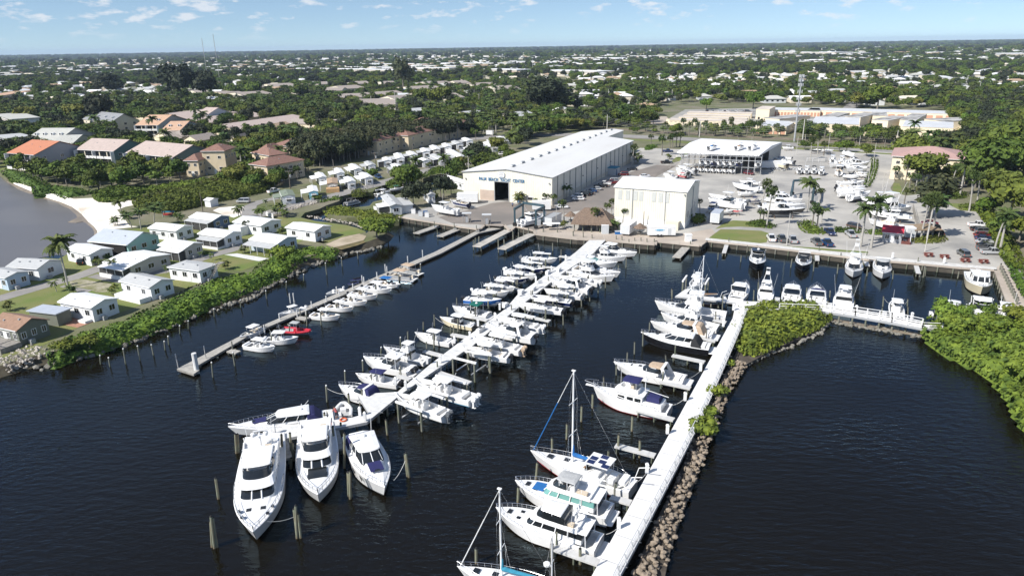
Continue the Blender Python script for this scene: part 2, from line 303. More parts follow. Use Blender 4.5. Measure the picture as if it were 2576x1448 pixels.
def zd(name,dpts,wd,m,z):
 c=[G(u,v,z)for u,v in dpts];Lf=[];Rt=[]
 for i,p in enumerate(c):
  d=(c[min(i+1,len(c)-1)]-c[max(i-1,0)]);d.z=0;d.normalize();n=Ve((-d.y,d.x,0))*wd/2;Lf.append(p+n);Rt.append(p-n)
 mb=MB();k=len(c);mb.add(Lf+Rt,[(i,k+i,k+i+1,i+1)for i in range(k-1)],m);o=mb.bu(name);return xq(o,kind='structure')
zd('road',[(-60,765),(0,750),(110,718),(200,693),(262,670),(330,645),(380,640)],4.2,qw,LD+.045)
zd('road',ZP('9',[(-250,1240),(0,1220),(150,1200),(480,1100),(700,1010),(950,950),(1170,880),(1220,840)]),4.,qw,LD+.05)
zd('road',ZP('9',[(1350,560),(1230,480),(1260,370),(1400,310),(1600,270)]),4.,qw,LD+.055)
zd('road',ZP('9',[(1250,510),(1500,460),(1640,420)])+ZP('S',[(560,1130),(900,1045),(1250,955),(1700,825),(2060,745)])+ZP('Q',[(430,930),(950,790),(1400,665),(1800,625),(2180,560),(2330,480)]),6.,qw,LD+.06)
dsh('driveway',ZP('0',[(680,680),(740,660),(1060,720),(1000,745),(900,740)]),LD+.04,qw)
dsh('driveway',ZP('0',[(1000,570),(1110,535),(1400,585),(1370,640),(1200,610)]),LD+.04,qw)
dsh('sandy_lot',ZP('0',[(800,600),(900,590),(1280,650),(1270,740),(1100,745),(1000,700),(800,670)]),LD+.03,qc('sandy_grass',(.42,.38,.31),.95,col2=(.17,.17,.07),scale=.5,detail=9))
dsh('driveway',ZP('9',[(930,990),(1090,975),(1500,1040),(1370,1075)]),LD+.04,xd)
dsh('sandy_lot',ZP('9',[(780,430),(860,395),(1100,370),(1230,390),(1180,470),(1050,520),(900,480)]),LD+.03,qa6)
dsh('beach_sand',ZP('2',[(700,1370),(860,1300),(1020,1268),(1090,1290),(1060,1330),(900,1370),(780,1400)]),LD+.05,qc('tan_sand',(.44,.37,.28),.95,col2=(.30,.25,.17),scale=.3))
dsh('marsh',ZP('2',[(780,1400),(900,1365),(1060,1330),(1080,1350),(1000,1380),(850,1420)]),LD+.04,qc('marsh_grass',(.17,.13,.055),.95,col2=(.08,.075,.03),scale=.6,detail=9))
zd('street',[(1120,352),(1330,340),(1480,338),(1590,343),(1700,348),(1905,359),(2090,368),(2260,380),(2420,392)],13,qw,LD+.045)
zd('verge',[(1480,346),(1700,357),(1905,368.5),(2255,388)],4.,ql,LD+.06)
zd('railway_bed',[(1500,322),(1700,334),(1905,346),(2260,362),(2600,380)],8,qc('ballast',(.22,.18,.13),.95,var=.4,scale=.3),LD+.05)
dsh('self_storage_paving',ZP('W',[(330,350),(600,200),(1900,170),(2600,200)])+ZP('X',[(2120,240),(2260,580),(0,470)])+ZP('W',[(400,430)]),LD+.04,qc('storage_paving',(.42,.40,.36),.9,col2=(.20,.20,.19),scale=.06,detail=8))
dsh('gravel_lot',ZP('W',[(0,300),(330,300),(400,380),(100,420),(-100,360)]),LD+.045,jj)
dsh('pond',ZP('T',[(1680,960),(1760,935),(2180,960),(2200,1000),(1950,1010),(1680,1005)]),LD+.03,qr6)
dsh('lawn',ZP('T',[(1720,905),(1850,870),(2140,890),(2180,955),(1760,930)]),LD+.03,ql)
dsh('lawn',ZP('T',[(0,1330),(350,1340),(300,1390),(0,1430)]),LD+.04,ql)
dsh('lawn',ZP('U',[(780,870),(1330,850),(1390,880),(1000,920),(820,900)]),LD+.03,ql)
dsh('dark_parking_lot',ZP('4',[(1500,770),(2000,760),(2000,830),(1500,850)]),LD+.03,qc('new_asphalt',(.06,.06,.062),.9,var=.2))
dsh('dark_parking_lot',ZP('4',[(2380,800),(2600,800),(2600,940),(2450,930)]),LD+.03,zu['new_asphalt'])
dsh('lawn',ZP('4',[(1800,975),(2100,990),(2140,1060),(1940,1045)]),LD+.05,ql)
dsh('lawn',ZP('4',[(1300,780),(1360,790),(1400,890),(1290,860)]),LD+.05,ql)
dsh('lawn',ZP('C',[(0,480),(140,440),(300,300),(230,290),(60,420)]),LD+.05,ql)
dsh('walkway',ZP('8',[(1960,120),(2000,90),(2080,180),(2120,260),(2184,360),(2230,600),(2184,640),(2150,560),(2080,420),(2010,290)]),LD+.055,jj)
for i,(a,b)in enumerate((((2108,300),(2160,250)),((2290,215),(2268,190)),((2576,250),(2540,232)),((1000,300),(1180,262)),((1500,295),(1640,262)))):
 zd('suburban_street',[a,b],9,qw,LD+.05)
qp5=qc('breakwater_core',(.085,.07,.055),.95,var=.5,scale=.8)
BW=[(1892,775),(1855,880),(1812,960),(1775,1040),(1735,1130),(1690,1230),(1640,1330),(1585,1470),(1668,1470),(1688,1375),(1716,1288),(1750,1200),(1777,1122),(1796,1062),(1812,1014),(1828,980),(1850,940),(1870,920),(1950,877),(2032,843),(2082,808),(2085,795)]
dsh('breakwater_bank',BW,.55,qp5,1.5)
dsh('rock_sill',[(2080,797),(2330,838),(2330,846),(2080,806)],.15,qb0,1.)
class Hull:
 def __init__(s,L,B,fb,fs,full=2.3,keel=-.55,sternw=.92,crown=.12,ck=None,gw=.16,n=22,bowk=None,mid=.42,free=True):
  s.L,s.B,s.fb,s.fs,s.full,s.keel,s.sw,s.crown,s.ck,s.gw,s.n,s.mid=L,B,fb,fs,full,keel,sternw,crown,ck,gw,n,mid
 def b(s,t):
  m=s.mid
  if t<m:return s.B/2*(s.sw+(1-s.sw)*math.sin(t/m*math.pi/2))
  return max(.03,s.B/2*(1-((t-m)/(1-m))**s.full))
 def z(s,t):return s.fs+(s.fb-s.fs)*t**1.8
 def x(s,t):return-s.L/2+s.L*t
 def at(s,t,side=1,dz=.0,inset=.0):return Ve((s.x(t),side*max(.02,s.b(t)-inset),s.z(t)+dz))
 def parts(s,hm,dm,bm=zm,floorm=None,stripe=None):
  ts=[0,.02]+[i/s.n for i in range(1,s.n)]+[.985,1.]
  if s.ck:ts+=[s.ck[0]-.008,s.ck[0]+.008,s.ck[1]-.012,s.ck[1]+.012]
  ts=sorted(set(t for t in ts if 0<=t<=1));qa0=MB();qe2=MB()
  zn=[];dr=[]
  for t in ts:
   x,b,z=s.x(t),s.b(t),s.z(t)
   f=max(0,(t-.55)/.45);rk=s.L*.075*f**2
   bw=b*(.93-.42*f**1.3);kz=s.keel+(.1-s.keel)*max(0,(t-.72)/.28)**2.2
   zc=.10+.35*f**2
   h=[(x-rk*1.5,0,kz),(x-rk,bw*.97,zc-.02),(x-rk*.9,bw,zc+.10)]
   if stripe:h.append((x-rk*.35,b*.97,z*.72+zc*.28))
   h+=[(x,b,z)]
   zn.append(h+[(p[0],-p[1],p[2])for p in h[:0:-1]])
   gi=min(s.gw,b*.45)
   qg1=s.ck and s.ck[0]<=t<=s.ck[1]
   zf=(s.ck[2]+(z-s.fs)*.55)if qg1 else z+s.crown*(.5+.5*min(1,b/(s.B/2)))
   zi=zf if qg1 else z+.05
   d=[(x,b,z),(x,b-gi*.3,z+.05),(x,b-gi,z+.05),(x,b-gi*1.15,zi),(x,b*.5-gi*.6,zf)]
   dr.append(d+[(x,0,zf)]+[(p[0],-p[1],p[2])for p in d[::-1]])
  n=len(zn[0]);nh=4+(1 if stripe else 0)
  vs=[p for r in zn for p in r];o=0
  qa0 .v=[tuple(p)for p in vs]
  for k in range(len(zn)-1):
   for i in range(n):
    j=(i+1)%n
    if i==nh-1:continue
    qe1=i in(0,1,n-1,n-2);top=stripe and i in(nh-2,nh)
    m=bm if qe1 else(stripe if top else hm)
    qa0 .f.append((k*n+i,(k+1)*n+i,(k+1)*n+j,k*n+j));qa0 .m.append(qa0 .mi(m))
  qa0 .f.append(tuple(range(n)));qa0 .m.append(qa0 .mi(hm))
  q=len(dr[0]);qe2 .v=[p for r in dr for p in r]
  for k in range(len(dr)-1):
   t=(ts[k]+ts[k+1])/2;qg1=s.ck and s.ck[0]<t<s.ck[1]
   for i in range(q-1):
    qe2 .f.append((k*q+i,k*q+i+1,(k+1)*q+i+1,(k+1)*q+i));qe2 .m.append(qe2 .mi((floorm or dm)if(qg1 and 3<=i<=q-5+0)else dm))
  return qa0 .mesh(),qe2 .mesh()
 def rail(s,t0=.5,t1=.995,h=.6,r=.03,n=9,inset=.12,mid=True):
  mb=MB()
  for qj9 in(1,-1):
   ps=[]
   for i in range(n+1):
    t=t0+(t1-t0)*i/n;p=s.at(t,qj9,.05,inset);q=p+Ve((.06,0,h*min(1,.35+i*.5)));ps.append(q);mb.tu(p,q,r*.8,stl,n=4)
   mb.path(ps,r,stl,n=4)
   if mid:mb.path([p-Ve((0,0,h*.5))for p in ps[1:]],r*.5,stl,n=3)
  e=s.at(t1,1,.05+h,inset);mb.tu(e,(e[0],-e[1],e[2]),r,stl,n=4)
  return mb.mesh()
def zx(x0,x1,wa,wf,z,nose=.9,aft=.12,dx=.0):
 """plan outline: square-ish stern, rounded front; 16 points"""
 qu=[];a=min(aft,(x1-x0)*.2)
 qu+=[(x0+a*.3,-wa+a),(x0+a,-wa)]
 ln=min(wf*nose,(x1-x0)*.7);xc=x1-ln
 qu+=[((x0+xc)/2,-(wa+wf)/2)]
 for i in range(10):
  t=-math.pi/2+math.pi*i/9;qu.append((xc+ln*math.cos(t)**.8 if math.cos(t)>.01 else xc,wf*math.sin(t)))
 qu+=[((x0+xc)/2,(wa+wf)/2),(x0+a,wa),(x0+a*.3,wa-a)]
 return[(p[0]+dx,p[1],z)for p in qu]
def ho_(levels,m,nose=.9,cap0=False):
 """levels: (z,x0,x1,wa,wf); m one material or one per band"""
 mb=MB();mb.loft([zx(x0,x1,wa,wf,z,nose)for z,x0,x1,wa,wf in levels],m,cap0=cap0,mcap=(m[-1]if isinstance(m,list)else m));return mb
def xg(x0,x1,wa,wf,z,th,m,nose=.7,crown=.06):
 mb=MB();mb.loft([zx(x0+.06,x1-.06,wa-.06,wf-.06,z,nose),zx(x0,x1,wa,wf,z+th*.5,nose),zx(x0+.08,x1-.1,wa-.08,wf-.08,z+th,nose),zx(x0+.5,x1-.6,wa*.5,wf*.5,z+th+crown,nose)],m);return mb
def qs(x,y,m,z=.75,s=1.):
 mb=MB();
 mb.loft([[(x+a*s,y+b*s,z+c*s)for a,b in((-.38,-.16),(.22,-.19),(.28,0),(.22,.19),(-.38,.16),(-.45,0))]for c in(0,)]+[[(x+a*s,y+b*s,z+.45*s)for a,b in((-.46,-.2),(.24,-.22),(.32,0),(.24,.22),(-.46,.2),(-.55,0))]]+[[(x+a*s,y+b*s,z+.72*s)for a,b in((-.32,-.13),(.12,-.14),(.18,0),(.12,.14),(-.32,.13),(-.38,0))]],m)
 mb.box((x+.02,y,z-.5*s),(.26*s,.16*s,1.1*s),m);mb.box((x-.06,y,z-1.05*s),(.6*s,.3*s,.06*s),m);mb.box((x+.34*s,y,z-.05),(.3*s,.24*s,.4*s),m)
 return mb.mesh()
CH={}
def chd(f):
 def g_(*a,**k):
  qv=(f.__name__,tuple(getattr(x,'name',x)for x in a),tuple(sorted((q,getattr(x,'name',x))for q,x in k.items())))
  if qv not in CH:CH[qv]=f(*a,**k)
  return CH[qv]
 return g_
@chd
def qb(hm=qa,top=qa,eng=qd,ne=2,bm=qa,L=9.,stripe=None,seatm=qa,encl=None,open_=False):
 h=Hull(L,2.75,1.55,.95,full=2.4,ck=(.05,.93,.42),keel=-.55,gw=.2)
 hu,de=h.parts(hm,qa,bm,xl,stripe);T=[('hull',hu,[]),('deck',de,[])]
 c=MB();c.loft([zx(-.15,1.,.5,.5,.42,.5),zx(-.1,.9,.48,.46,1.25,.5),zx(-.05,.45,.44,.42,1.62,.4)],qa);T.append(('console',c.mesh(),[('windscreen',MB().box((.5,0,1.55),(.05,.8,.62),gls,ry=-.5).mesh())]))
 s_=MB();s_.box((-.95,0,.82),(.55,1.1,.8),qa);s_.box((-.93,0,1.3),(.6,1.15,.16),seatm);s_.box((-1.22,0,1.55),(.12,1.1,.45),seatm);T.append(('helm_seat',s_.mesh(),[]))
 f=MB();f.box((1.55,0,.85),(.9,.7,.5),seatm)
 for qj9 in(1,-1):f.loft([[(x,qj9*(h.b((x+L/2)/L)-w),z)for x,w in((2.,.25),(3.7,.25),(3.7,.6 if h.b((3.7+L/2)/L)>.65 else .4),(2.,.75))]for z in(.9,1.15)],seatm)
 T.append(('bow_seat',f.mesh(),[]))
 t=MB();t.box((-3.75,0,.95),(.5,2.1,.55),qa);t.box((-3.3,0,.9),(.45,1.9,.2),seatm);T.append(('transom_bench',t.mesh(),[]))
 if top and not open_:
  q=xg(-1.75,1.2,1.02,.98,2.62,.12,top,.35);
  T.append(('hardtop',q.mesh(),[('top_frame',zo([(-1.1,.62),(.55,.6)],.5,2.64,.035).mesh()),('antenna',MB().tu((-.3,.8,2.7),(-.7,.9,5.),.022,wht,n=4).tu((-1.5,-.8,2.7),(-1.9,-.85,3.6),.03,wht,n=4).mesh())]))
 if encl:
  T.append(('console_cover',ho_([(.6,-1.4,1.5,.75,.7),(1.5,-1.2,1.2,.65,.6),(1.8,-1.,.6,.5,.45)],encl).mesh(),[]))
 for i in range(ne):T.append(('outboard_motor',qs(-L/2-.42,(i-(ne-1)/2)*.62,eng,.85,.95),[]))
 return T
def zo(qu,z0,z1,r,m=wht):
 mb=MB()
 for x,y in qu:
  for s_ in(1,-1):mb.tu((x,s_*y,z0),(x,s_*y*1.12,z1),r,m,n=5)
 return mb
@chd
def bbr(hm=qa,top=qa,eng=qd,L=6.2,bm=qa):
 h=Hull(L,2.3,1.05,.8,full=2.6,ck=(.06,.9,.35),gw=.14);hu,de=h.parts(hm,qa,bm,xf)
 T=[('hull',hu,[]),('deck',de,[])]
 c=MB();c.box((.25,.55,.7),(.5,.5,.7),qa);c.box((.25,-.55,.7),(.5,.5,.7),qa);T.append(('console',c.mesh(),[('windscreen',MB().box((.45,0,1.2),(.05,1.75,.42),gls,ry=-.6).mesh())]))
 T+=[('seat',MB().box(c_,d_,xf).mesh(),[])for c_,d_ in(((-2.3,0,.65),(.5,1.7,.5)),((-.7,.5,.7),(.5,.5,.5)),((-.7,-.5,.7),(.5,.5,.5)))]
 if top:
  q=xg(-1.9,.6,.95,.9,2.1,.06,top,.25,.1);T.append(('bimini_top',q.mesh(),[('top_frame',zo([(-1.3,.9),(.2,.85)],.8,2.15,.03).mesh())]))
 T.append(('outboard_motor',qs(-L/2-.35,0,eng,.75,.9),[]));return T
@chd
def xo(hm=qa,L=4.6,seatm=xf):
 h=Hull(L,1.9,.75,.55,full=2.4,ck=(.06,.92,.25),gw=.16);hu,de=h.parts(hm,qa,qa,xl)
 return[('hull',hu,[]),('deck',de,[]),('console',MB().box((.1,0,.7),(.5,.6,.8),qa).box((-.7,0,.55),(.45,.8,.5),seatm).mesh(),[]),('outboard_motor',qs(-L/2-.25,0,qh,.6,.75),[])]
@chd
def bxp(hm=qa,top='hard',topm=qa,canv=None,L=11.,ne=0,eng=qh,bm=zm,glassm=gls,pad=None,plat=True,B=3.7,wind=True,stripe=None):
 h=Hull(L,B,1.85,1.25,full=2.2,ck=(.05,.36,.62),crown=.28,keel=-.6,gw=.22,sternw=.88)
 hu,de=h.parts(hm,qa,bm,xl,stripe);T=[('hull',hu,[]),('deck',de,[('bow_rail',h.rail(.47,.99,.62,.03))])]
 x=L/11.;w=B/2
 tk=ho_([(1.5,-1.9*x,3.1*x,w*.80,w*.62),(2.02,-1.9*x,2.5*x,w*.72,w*.52),(2.1,-1.9*x,2.2*x,w*.60,w*.42)],qa,1.4);T.append(('trunk_cabin',tk.mesh(),[]))
 hc=MB();
 for px in(1.3,2.5):hc.box((px*x,0,2.13-.10*(px-1.3)*1.2),(.55,.55,.08),gls)
 T.append(('deck_hatch',hc.mesh(),[]))
 if pad:T.append(('sun_pad',MB().box((2.05*x,0,2.15),(1.7*x,1.5,.1),pad).mesh(),[]))
 ws=MB();ws.loft([zx(-2.2*x,1.*x,w*.80,w*.70,2.,.8),zx(-1.9*x,-.1*x,w*.72,w*.62,2.72,.8)],glassm,cap0=False,cap1=False);T.append(('windscreen',ws.mesh(),[('windscreen_frame',MB().path([Ve(p)for p in zx(-1.9*x,-.1*x,w*.73,w*.63,2.73,.8)[2:14]],.045,qa,n=4).mesh())]))
 hs=MB();hs.box((-1.6*x,.55,1.35),(.6,.7,1.),qa);hs.box((-1.6*x,-.65,1.35),(.6,.8,1.),qa);hs.box((-.75*x,.5,1.6),(.5,.9,.9),qa);T.append(('helm_seat',hs.mesh(),[]))
 if top=='hard':
  T.append(('hardtop',xg(-3.3*x,-.1*x,w*.80,w*.72,3.25,.16,topm,.4).mesh(),[('top_frame',zo([(-2.9*x,w*.78),(-.9*x,w*.66)],1.3,3.3,.07,qa).mesh()),('radar_dome',MB().loft([[(-1.9*x+.3*math.cos(a*.785)*q,.3*math.sin(a*.785)*q,z)for a in range(8)]for z,q in((3.4,1),(3.6,1),(3.72,.5))],qa).mesh())]))
 elif top=='arch':
  a=MB();
  for s_ in(1,-1):a.loft([[(-3.3*x+i,s_*w*.88,1.3)for i in(0,.6)]+[(-2.7*x,s_*w*.82,1.3),(-3.3*x,s_*w*.82,1.3)],[(-2.6*x,s_*w*.72,3.),(-2.1*x,s_*w*.72,3.),(-2.1*x,s_*w*.66,3.),(-2.6*x,s_*w*.66,3.)]],qa)
  a.box((-2.35*x,0,3.02),(.5,w*1.46,.12),qa);T.append(('radar_arch',a.mesh(),[]))
  T.append(('canvas_top',xg(-2.3*x,-.1*x,w*.70,w*.62,2.78,.08,topm,.35,.12).mesh(),[]))
 if canv:
  T.append(('cockpit_enclosure',ho_([(1.3,-4.2*x,-2.2*x,w*.84,w*.80),(2.7,-3.6*x,-2.2*x,w*.72,w*.70),(2.95,-3.3*x,-2.2*x,w*.6,w*.62)],canv,.2).mesh(),[]))
 T.append(('transom_seat',MB().box((-4.6*x,0,1.15),(.6,B*.66,.6),qa).box((-4.4*x,0,1.2),(.5,B*.6,.2),xf).mesh(),[]))
 if plat:T.append(('swim_platform',xg(-L/2-1.1*x,-L/2+.1,w*.82,w*.84,.5,.12,qa,.1,0).mesh(),[]))
 for i in range(ne):T.append(('outboard_motor',qs(-L/2-.45,(i-(ne-1)/2)*.66,eng,1.,1.05),[]))
 return T
@chd
def bco(hm=qa,L=15.,rear=None,glassm=gls,pad=None,B=4.5,stripe=None,roofdark=False,bim=None,bm=zm):
 h=Hull(L,B,2.15,1.35,full=2.2,ck=(.05,.24,.7),crown=.3,keel=-.7,gw=.25,sternw=.88);hu,de=h.parts(hm,qa,bm,xl,stripe)
 T=[('hull',hu,[]),('deck',de,[('bow_rail',h.rail(.5,.99,.65,.032,11))])];x=L/15;w=B/2
 T.append(('trunk_cabin',ho_([(1.75,-3.8*x,4.7*x,w*.80,w*.60),(2.25,-3.8*x,3.9*x,w*.74,w*.5),(2.4,-3.8*x,3.4*x,w*.66,w*.4)],qa,1.5).mesh(),[]))
 T.append(('windscreen',ho_([(2.25,-3.6*x,2.5*x,w*.74,w*.64),(3.05,-3.4*x,.7*x,w*.66,w*.56),(3.1,-3.4*x,.6*x,w*.6,w*.5)],glassm,.9).mesh(),[('windscreen_pillar',qg0([(2.45*x,.0,2.3,.62*x,0,3.12),(1.8*x,w*.52,2.3,.2*x,w*.42,3.1),(-.2*x,w*.74,2.25,-.9*x,w*.64,3.1),(-2.2*x,w*.75,2.25,-2.6*x,w*.65,3.1)]).mesh())]))
 T.append(('hardtop',xg(-4.2*x,.75*x,w*.74,w*.62,3.08,.2,qa,.5,.1).mesh(),[('radar_dome',MB().loft([[(-2.9*x+.32*math.cos(a*.785)*q,.32*math.sin(a*.785)*q,z)for a in range(8)]for z,q in((3.3,1),(3.55,1),(3.68,.5))],qa).mesh()),('antenna',MB().tu((-2.5*x,.9,3.3),(-4.2*x,1.4,5.6),.03,wht,n=4).tu((-2.9*x,-.9,3.3),(-3.1*x,-.9,4.),.04,wht,n=4).mesh())]+([('sunroof',MB().box((-1.5*x,0,3.38),(2.*x,w*.8,.05),gls).mesh())]if roofdark else[])))
 if rear:T.append(('cockpit_enclosure',ho_([(1.4,-6.*x,-3.6*x,w*.86,w*.84),(2.9,-4.9*x,-3.6*x,w*.74,w*.72),(3.1,-4.5*x,-3.6*x,w*.62,w*.64)],rear,.2).mesh(),[]))
 hc=MB();hc.box((3.9*x,0,2.46),(.55,.6,.1),gls);T.append(('deck_hatch',hc.mesh(),[]))
 if pad:T.append(('sun_pad',MB().box((2.75*x+.4,0,2.5),(1.9*x,1.6,.1),pad,ry=.06).mesh(),[]))
 sw=MB()
 for s_ in(1,-1):
  for px in(-2.2,.6,2.9):q=h.at((px*x+L/2)/L,s_,-.55,-.01);sw.box(q,(1.1*x,.05,.22),gls,rz=0)
 T.append(('hull_window',sw.mesh(),[]))
 T.append(('transom_seat',MB().box((-6.2*x,0,1.3),(.8,B*.66,.7),qa).mesh(),[]));T.append(('swim_platform',xg(-L/2-1.3*x,-L/2+.1,w*.82,w*.86,.5,.14,qa,.1,0).mesh(),[]))
 return T
def qg0(L_,r=.06,m=qa):
 mb=MB()
 for a,b,c,d,e,f in L_:
  mb.tu((a,b,c),(d,e,f),r,m,n=4)
  if b:mb.tu((a,-b,c),(d,-e,f),r,m,n=4)
 return mb
@chd
def jv(L=20.,hm=qa,B=5.6,fb=2.9,hard=True,encl=None,rail=True,dome=True,bim=None,fender=True,aftcabin=False,glassm=gls,pad=None,arch=False):
 h=Hull(L,B,fb,fb*.72,full=3.,mid=.45,ck=(.04,.17,.9),crown=.2,keel=-.8,gw=.3,sternw=.86);hu,de=h.parts(hm,qa,zm,xl)
 T=[('hull',hu,[]),('deck',de,[('bow_rail',h.rail(.5,.99,.7,.035,12))])];x=L/20;w=B/2;z0=fb*.78
 T.append(('foredeck_trunk',ho_([(z0,2.2*x,6.9*x,w*.62,w*.48),(z0+.5,2.2*x,6.4*x,w*.56,w*.42),(z0+.58,2.2*x,6.*x,w*.5,w*.36)],qa,.7).mesh(),[('deck_hatch',MB().box((4.9*x,.75,z0+.60),(.6,.55,.08),gls).box((4.9*x,-.75,z0+.60),(.6,.55,.08),gls).box((7.1*x,0,fb+.1),(.6,.9,.1),gls).mesh())]))
 a0=-7.6*x if aftcabin else-6.2*x
 T.append(('deckhouse',ho_([(z0,a0,3.5*x,w*.74,w*.66),(z0+.75,a0,3.3*x,w*.73,w*.64),(z0+1.6,a0,2.2*x,w*.68,w*.58),(z0+1.75,a0-.3,2.1*x,w*.74,w*.62)],[qa,glassm,qa],.45).mesh(),[('window_pillar',qg0([(3.35*x,.55,z0+.7,2.25*x,.5,z0+1.65),(1.9*x,w*.64,z0+.7,1.2*x,w*.60,z0+1.65),(0,w*.71,z0+.7,-.4*x,w*.66,z0+1.65),(-2.6*x,w*.73,z0+.7,-2.8*x,w*.68,z0+1.65),(-5*x,w*.74,z0+.7,-5*x,w*.68,z0+1.65)],.09).mesh())]))
 zf=z0+1.75
 T.append(('flybridge',ho_([(zf,-6.9*x,2.7*x,w*.80,w*.70),(zf+.6,-6.9*x,1.6*x,w*.76,w*.62),(zf+.61,-6.7*x,1.4*x,w*.70,w*.56),(zf+.2,-6.6*x,1.1*x,w*.68,w*.52)],qa,.55).mesh(),[('flybridge_seat',MB().box((-2.6*x,0,zf+.6),(.9,w*.9,.8),qa).box((-.3*x,0,zf+.7),(.8,w*.8,.9),qa).box((-4.8*x,.9,zf+.45),(1.6,.7,.5),xf).mesh()),('flybridge_windscreen',MB().loft([zx(-1.9*x,1.5*x,w*.66,w*.56,zf+.6,.6),zx(-1.9*x,.55*x,w*.60,w*.50,zf+(1.7 if encl else 1.3),.6)],gls,cap0=False,cap1=False).mesh())]))
 if hard:
  T.append(('hardtop',xg(-3.7*x,.5*x,w*.62,w*.56,zf+1.75,.16,bim or qa,.25,.1).mesh(),[('top_frame',zo([(-3.5*x,w*.58),(-.3*x,w*.52),(-2.*x,w*.58)],zf+.6,zf+1.85,.06,qa).mesh())]+([('cockpit_enclosure',ho_([(zf+.7,-4.5*x,.5*x,w*.72,w*.66),(zf+1.8,-4.4*x,.2*x,w*.68,w*.62)],encl,.4).mesh())]if encl else[])))
 if dome:
  m=MB();m.tu((-5.6*x,0,zf+.6),(-5.9*x,0,zf+3.1),.16,qa,.09);m.box((-5.8*x,0,zf+2.2),(.5,2.,.12),qa);m.box((-5.8*x,0,zf+3.),(.16,1.4,.1),qa)
  for q in(.75,-.75):m.loft([[(-5.8*x+.3*math.cos(a*.785)*k,q+.3*math.sin(a*.785)*k,z)for a in range(8)]for z,k in((zf+2.25,1),(zf+2.6,1),(zf+2.75,.5))],qa)
  T.append(('radar_mast',m.mesh(),[('antenna',MB().tu((-5.4*x,1.3,zf+.7),(-5.9*x,1.6,zf+4.8),.03,wht,n=4).tu((-5.4*x,-1.3,zf+.7),(-5.9*x,-1.6,zf+4.8),.03,wht,n=4).mesh())]))
 if pad:T.append(('sun_pad',MB().box((4.5*x,0,z0+.66),(2.4*x,1.9,.12),pad,ry=.05).mesh(),[]))
 T.append(('aft_deck',MB().box((-7.3*x,0,z0+1.9),(2.4*x,w*1.5,.14),qa).mesh(),[('support_post',zo([(-8.3*x,w*.72)],fb*.7,z0+1.95,.08,qa).mesh()),('enclosure_window',MB().box((-8.2*x,0,z0+1.),(.06,w*1.3,1.),gls).mesh())]))
 if fender:
  for i,(t,s_)in enumerate(((.86,1),(.80,1),(.86,-1),(.80,-1))):p=h.at(t,s_,.2,.35);T.append(('fender',MB().tu(p,p+Ve((.5,0,.28)),.17,qd,.17,n=8).mesh(),[]))
 T.append(('swim_platform',xg(-L/2-1.3*x,-L/2+.1,w*.80,w*.84,.5,.16,qa,.1,0).mesh(),[]))
 return T
@chd
def bsf(hm=qa,L=14.,tower=False,fb=True,glassm=gls,encl=None):
 B=4.6;h=Hull(L,B,2.35,1.15,full=2.2,ck=(.04,.34,.45),crown=.2,keel=-.7,gw=.25,sternw=.85);hu,de=h.parts(hm,qa,zm,xl)
 T=[('hull',hu,[]),('deck',de,[('bow_rail',h.rail(.55,.99,.6,.032,10)),('deck_hatch',MB().box((3.4,0,2.15),(.5,.5,.1),gls).box((4.6,0,2.3),(.45,.45,.1),gls).mesh())])];w=B/2
 T.append(('deckhouse',ho_([(1.4,-2.2,3.4,w*.80,w*.62),(1.95,-2.2,2.9,w*.78,w*.58),(2.75,-2.2,1.1,w*.72,w*.56),(2.95,-2.4,1.,w*.76,w*.6)],[qa,glassm,qa],.7).mesh(),[('window_pillar',qg0([(.9,w*.7,1.9,.4,w*.66,2.8),(-1.9,w*.79,1.9,-1.9,w*.73,2.8),(-.5,w*.77,1.9,-.7,w*.7,2.8)],.1).mesh())]))
 T.append(('flybridge',ho_([(2.95,-2.3,.9,w*.66,w*.58),(3.7,-2.2,.5,w*.62,w*.52),(3.72,-2.1,.3,w*.56,w*.46),(3.2,-2.,.1,w*.54,w*.42)],qa,.6).mesh(),[('helm_seat',MB().box((-1.1,0,3.6),(.5,.9,.9),qa).mesh())]))
 T.append(('hardtop',xg(-2.6,.3,w*.62,w*.56,5.,.12,qa,.3).mesh(),[('top_frame',zo([(-2.2,w*.55),(-.1,w*.5)],3.3,5.05,.05,qa).mesh())]+([('cockpit_enclosure',ho_([(3.6,-1.9,.4,w*.58,w*.5),(5.,-1.9,.1,w*.55,w*.48)],encl,.5).mesh())]if encl else[])))
 if tower:
  t=MB()
  for s_ in(1,-1):
   t.tu((-2.4,s_*w*.8,2.9),(-1.4,s_*.55,7.4),.045,qa,n=5);t.tu((.2,s_*w*.55,3.6),(-.8,s_*.5,7.4),.045,qa,n=5);t.tu((-2.,s_*1.4,4.6),(-.2,s_*.8,5.6),.035,qa,n=4)
  t.loft([zx(-1.7,-.5,.6,.55,z,.3)for z in(7.3,7.4,8.)],qa);t.box((-1.1,0,9.1),(1.1,1.1,.08),qa)
  for s_ in(1,-1):t.tu((-1.5,s_*.45,7.9),(-1.5,s_*.45,9.1),.03,qa,n=4);t.tu((-.7,s_*.45,7.9),(-.7,s_*.45,9.1),.03,qa,n=4)
  T.append(('tuna_tower',t.mesh(),[]))
 for s_ in(1,-1):T.append(('outrigger',MB().tu((-.6,s_*w*.8,2.),(-2.6,s_*(w*.8+.9),8.2),.035,wht,.02,n=4).mesh(),[]))
 T.append(('fighting_chair',MB().tu((-4.6,0,.5),(-4.6,0,1.1),.08,stl).box((-4.6,0,1.2),(.6,.6,.12),qa).box((-4.9,0,1.5),(.1,.6,.6),qa).mesh(),[]))
 return T
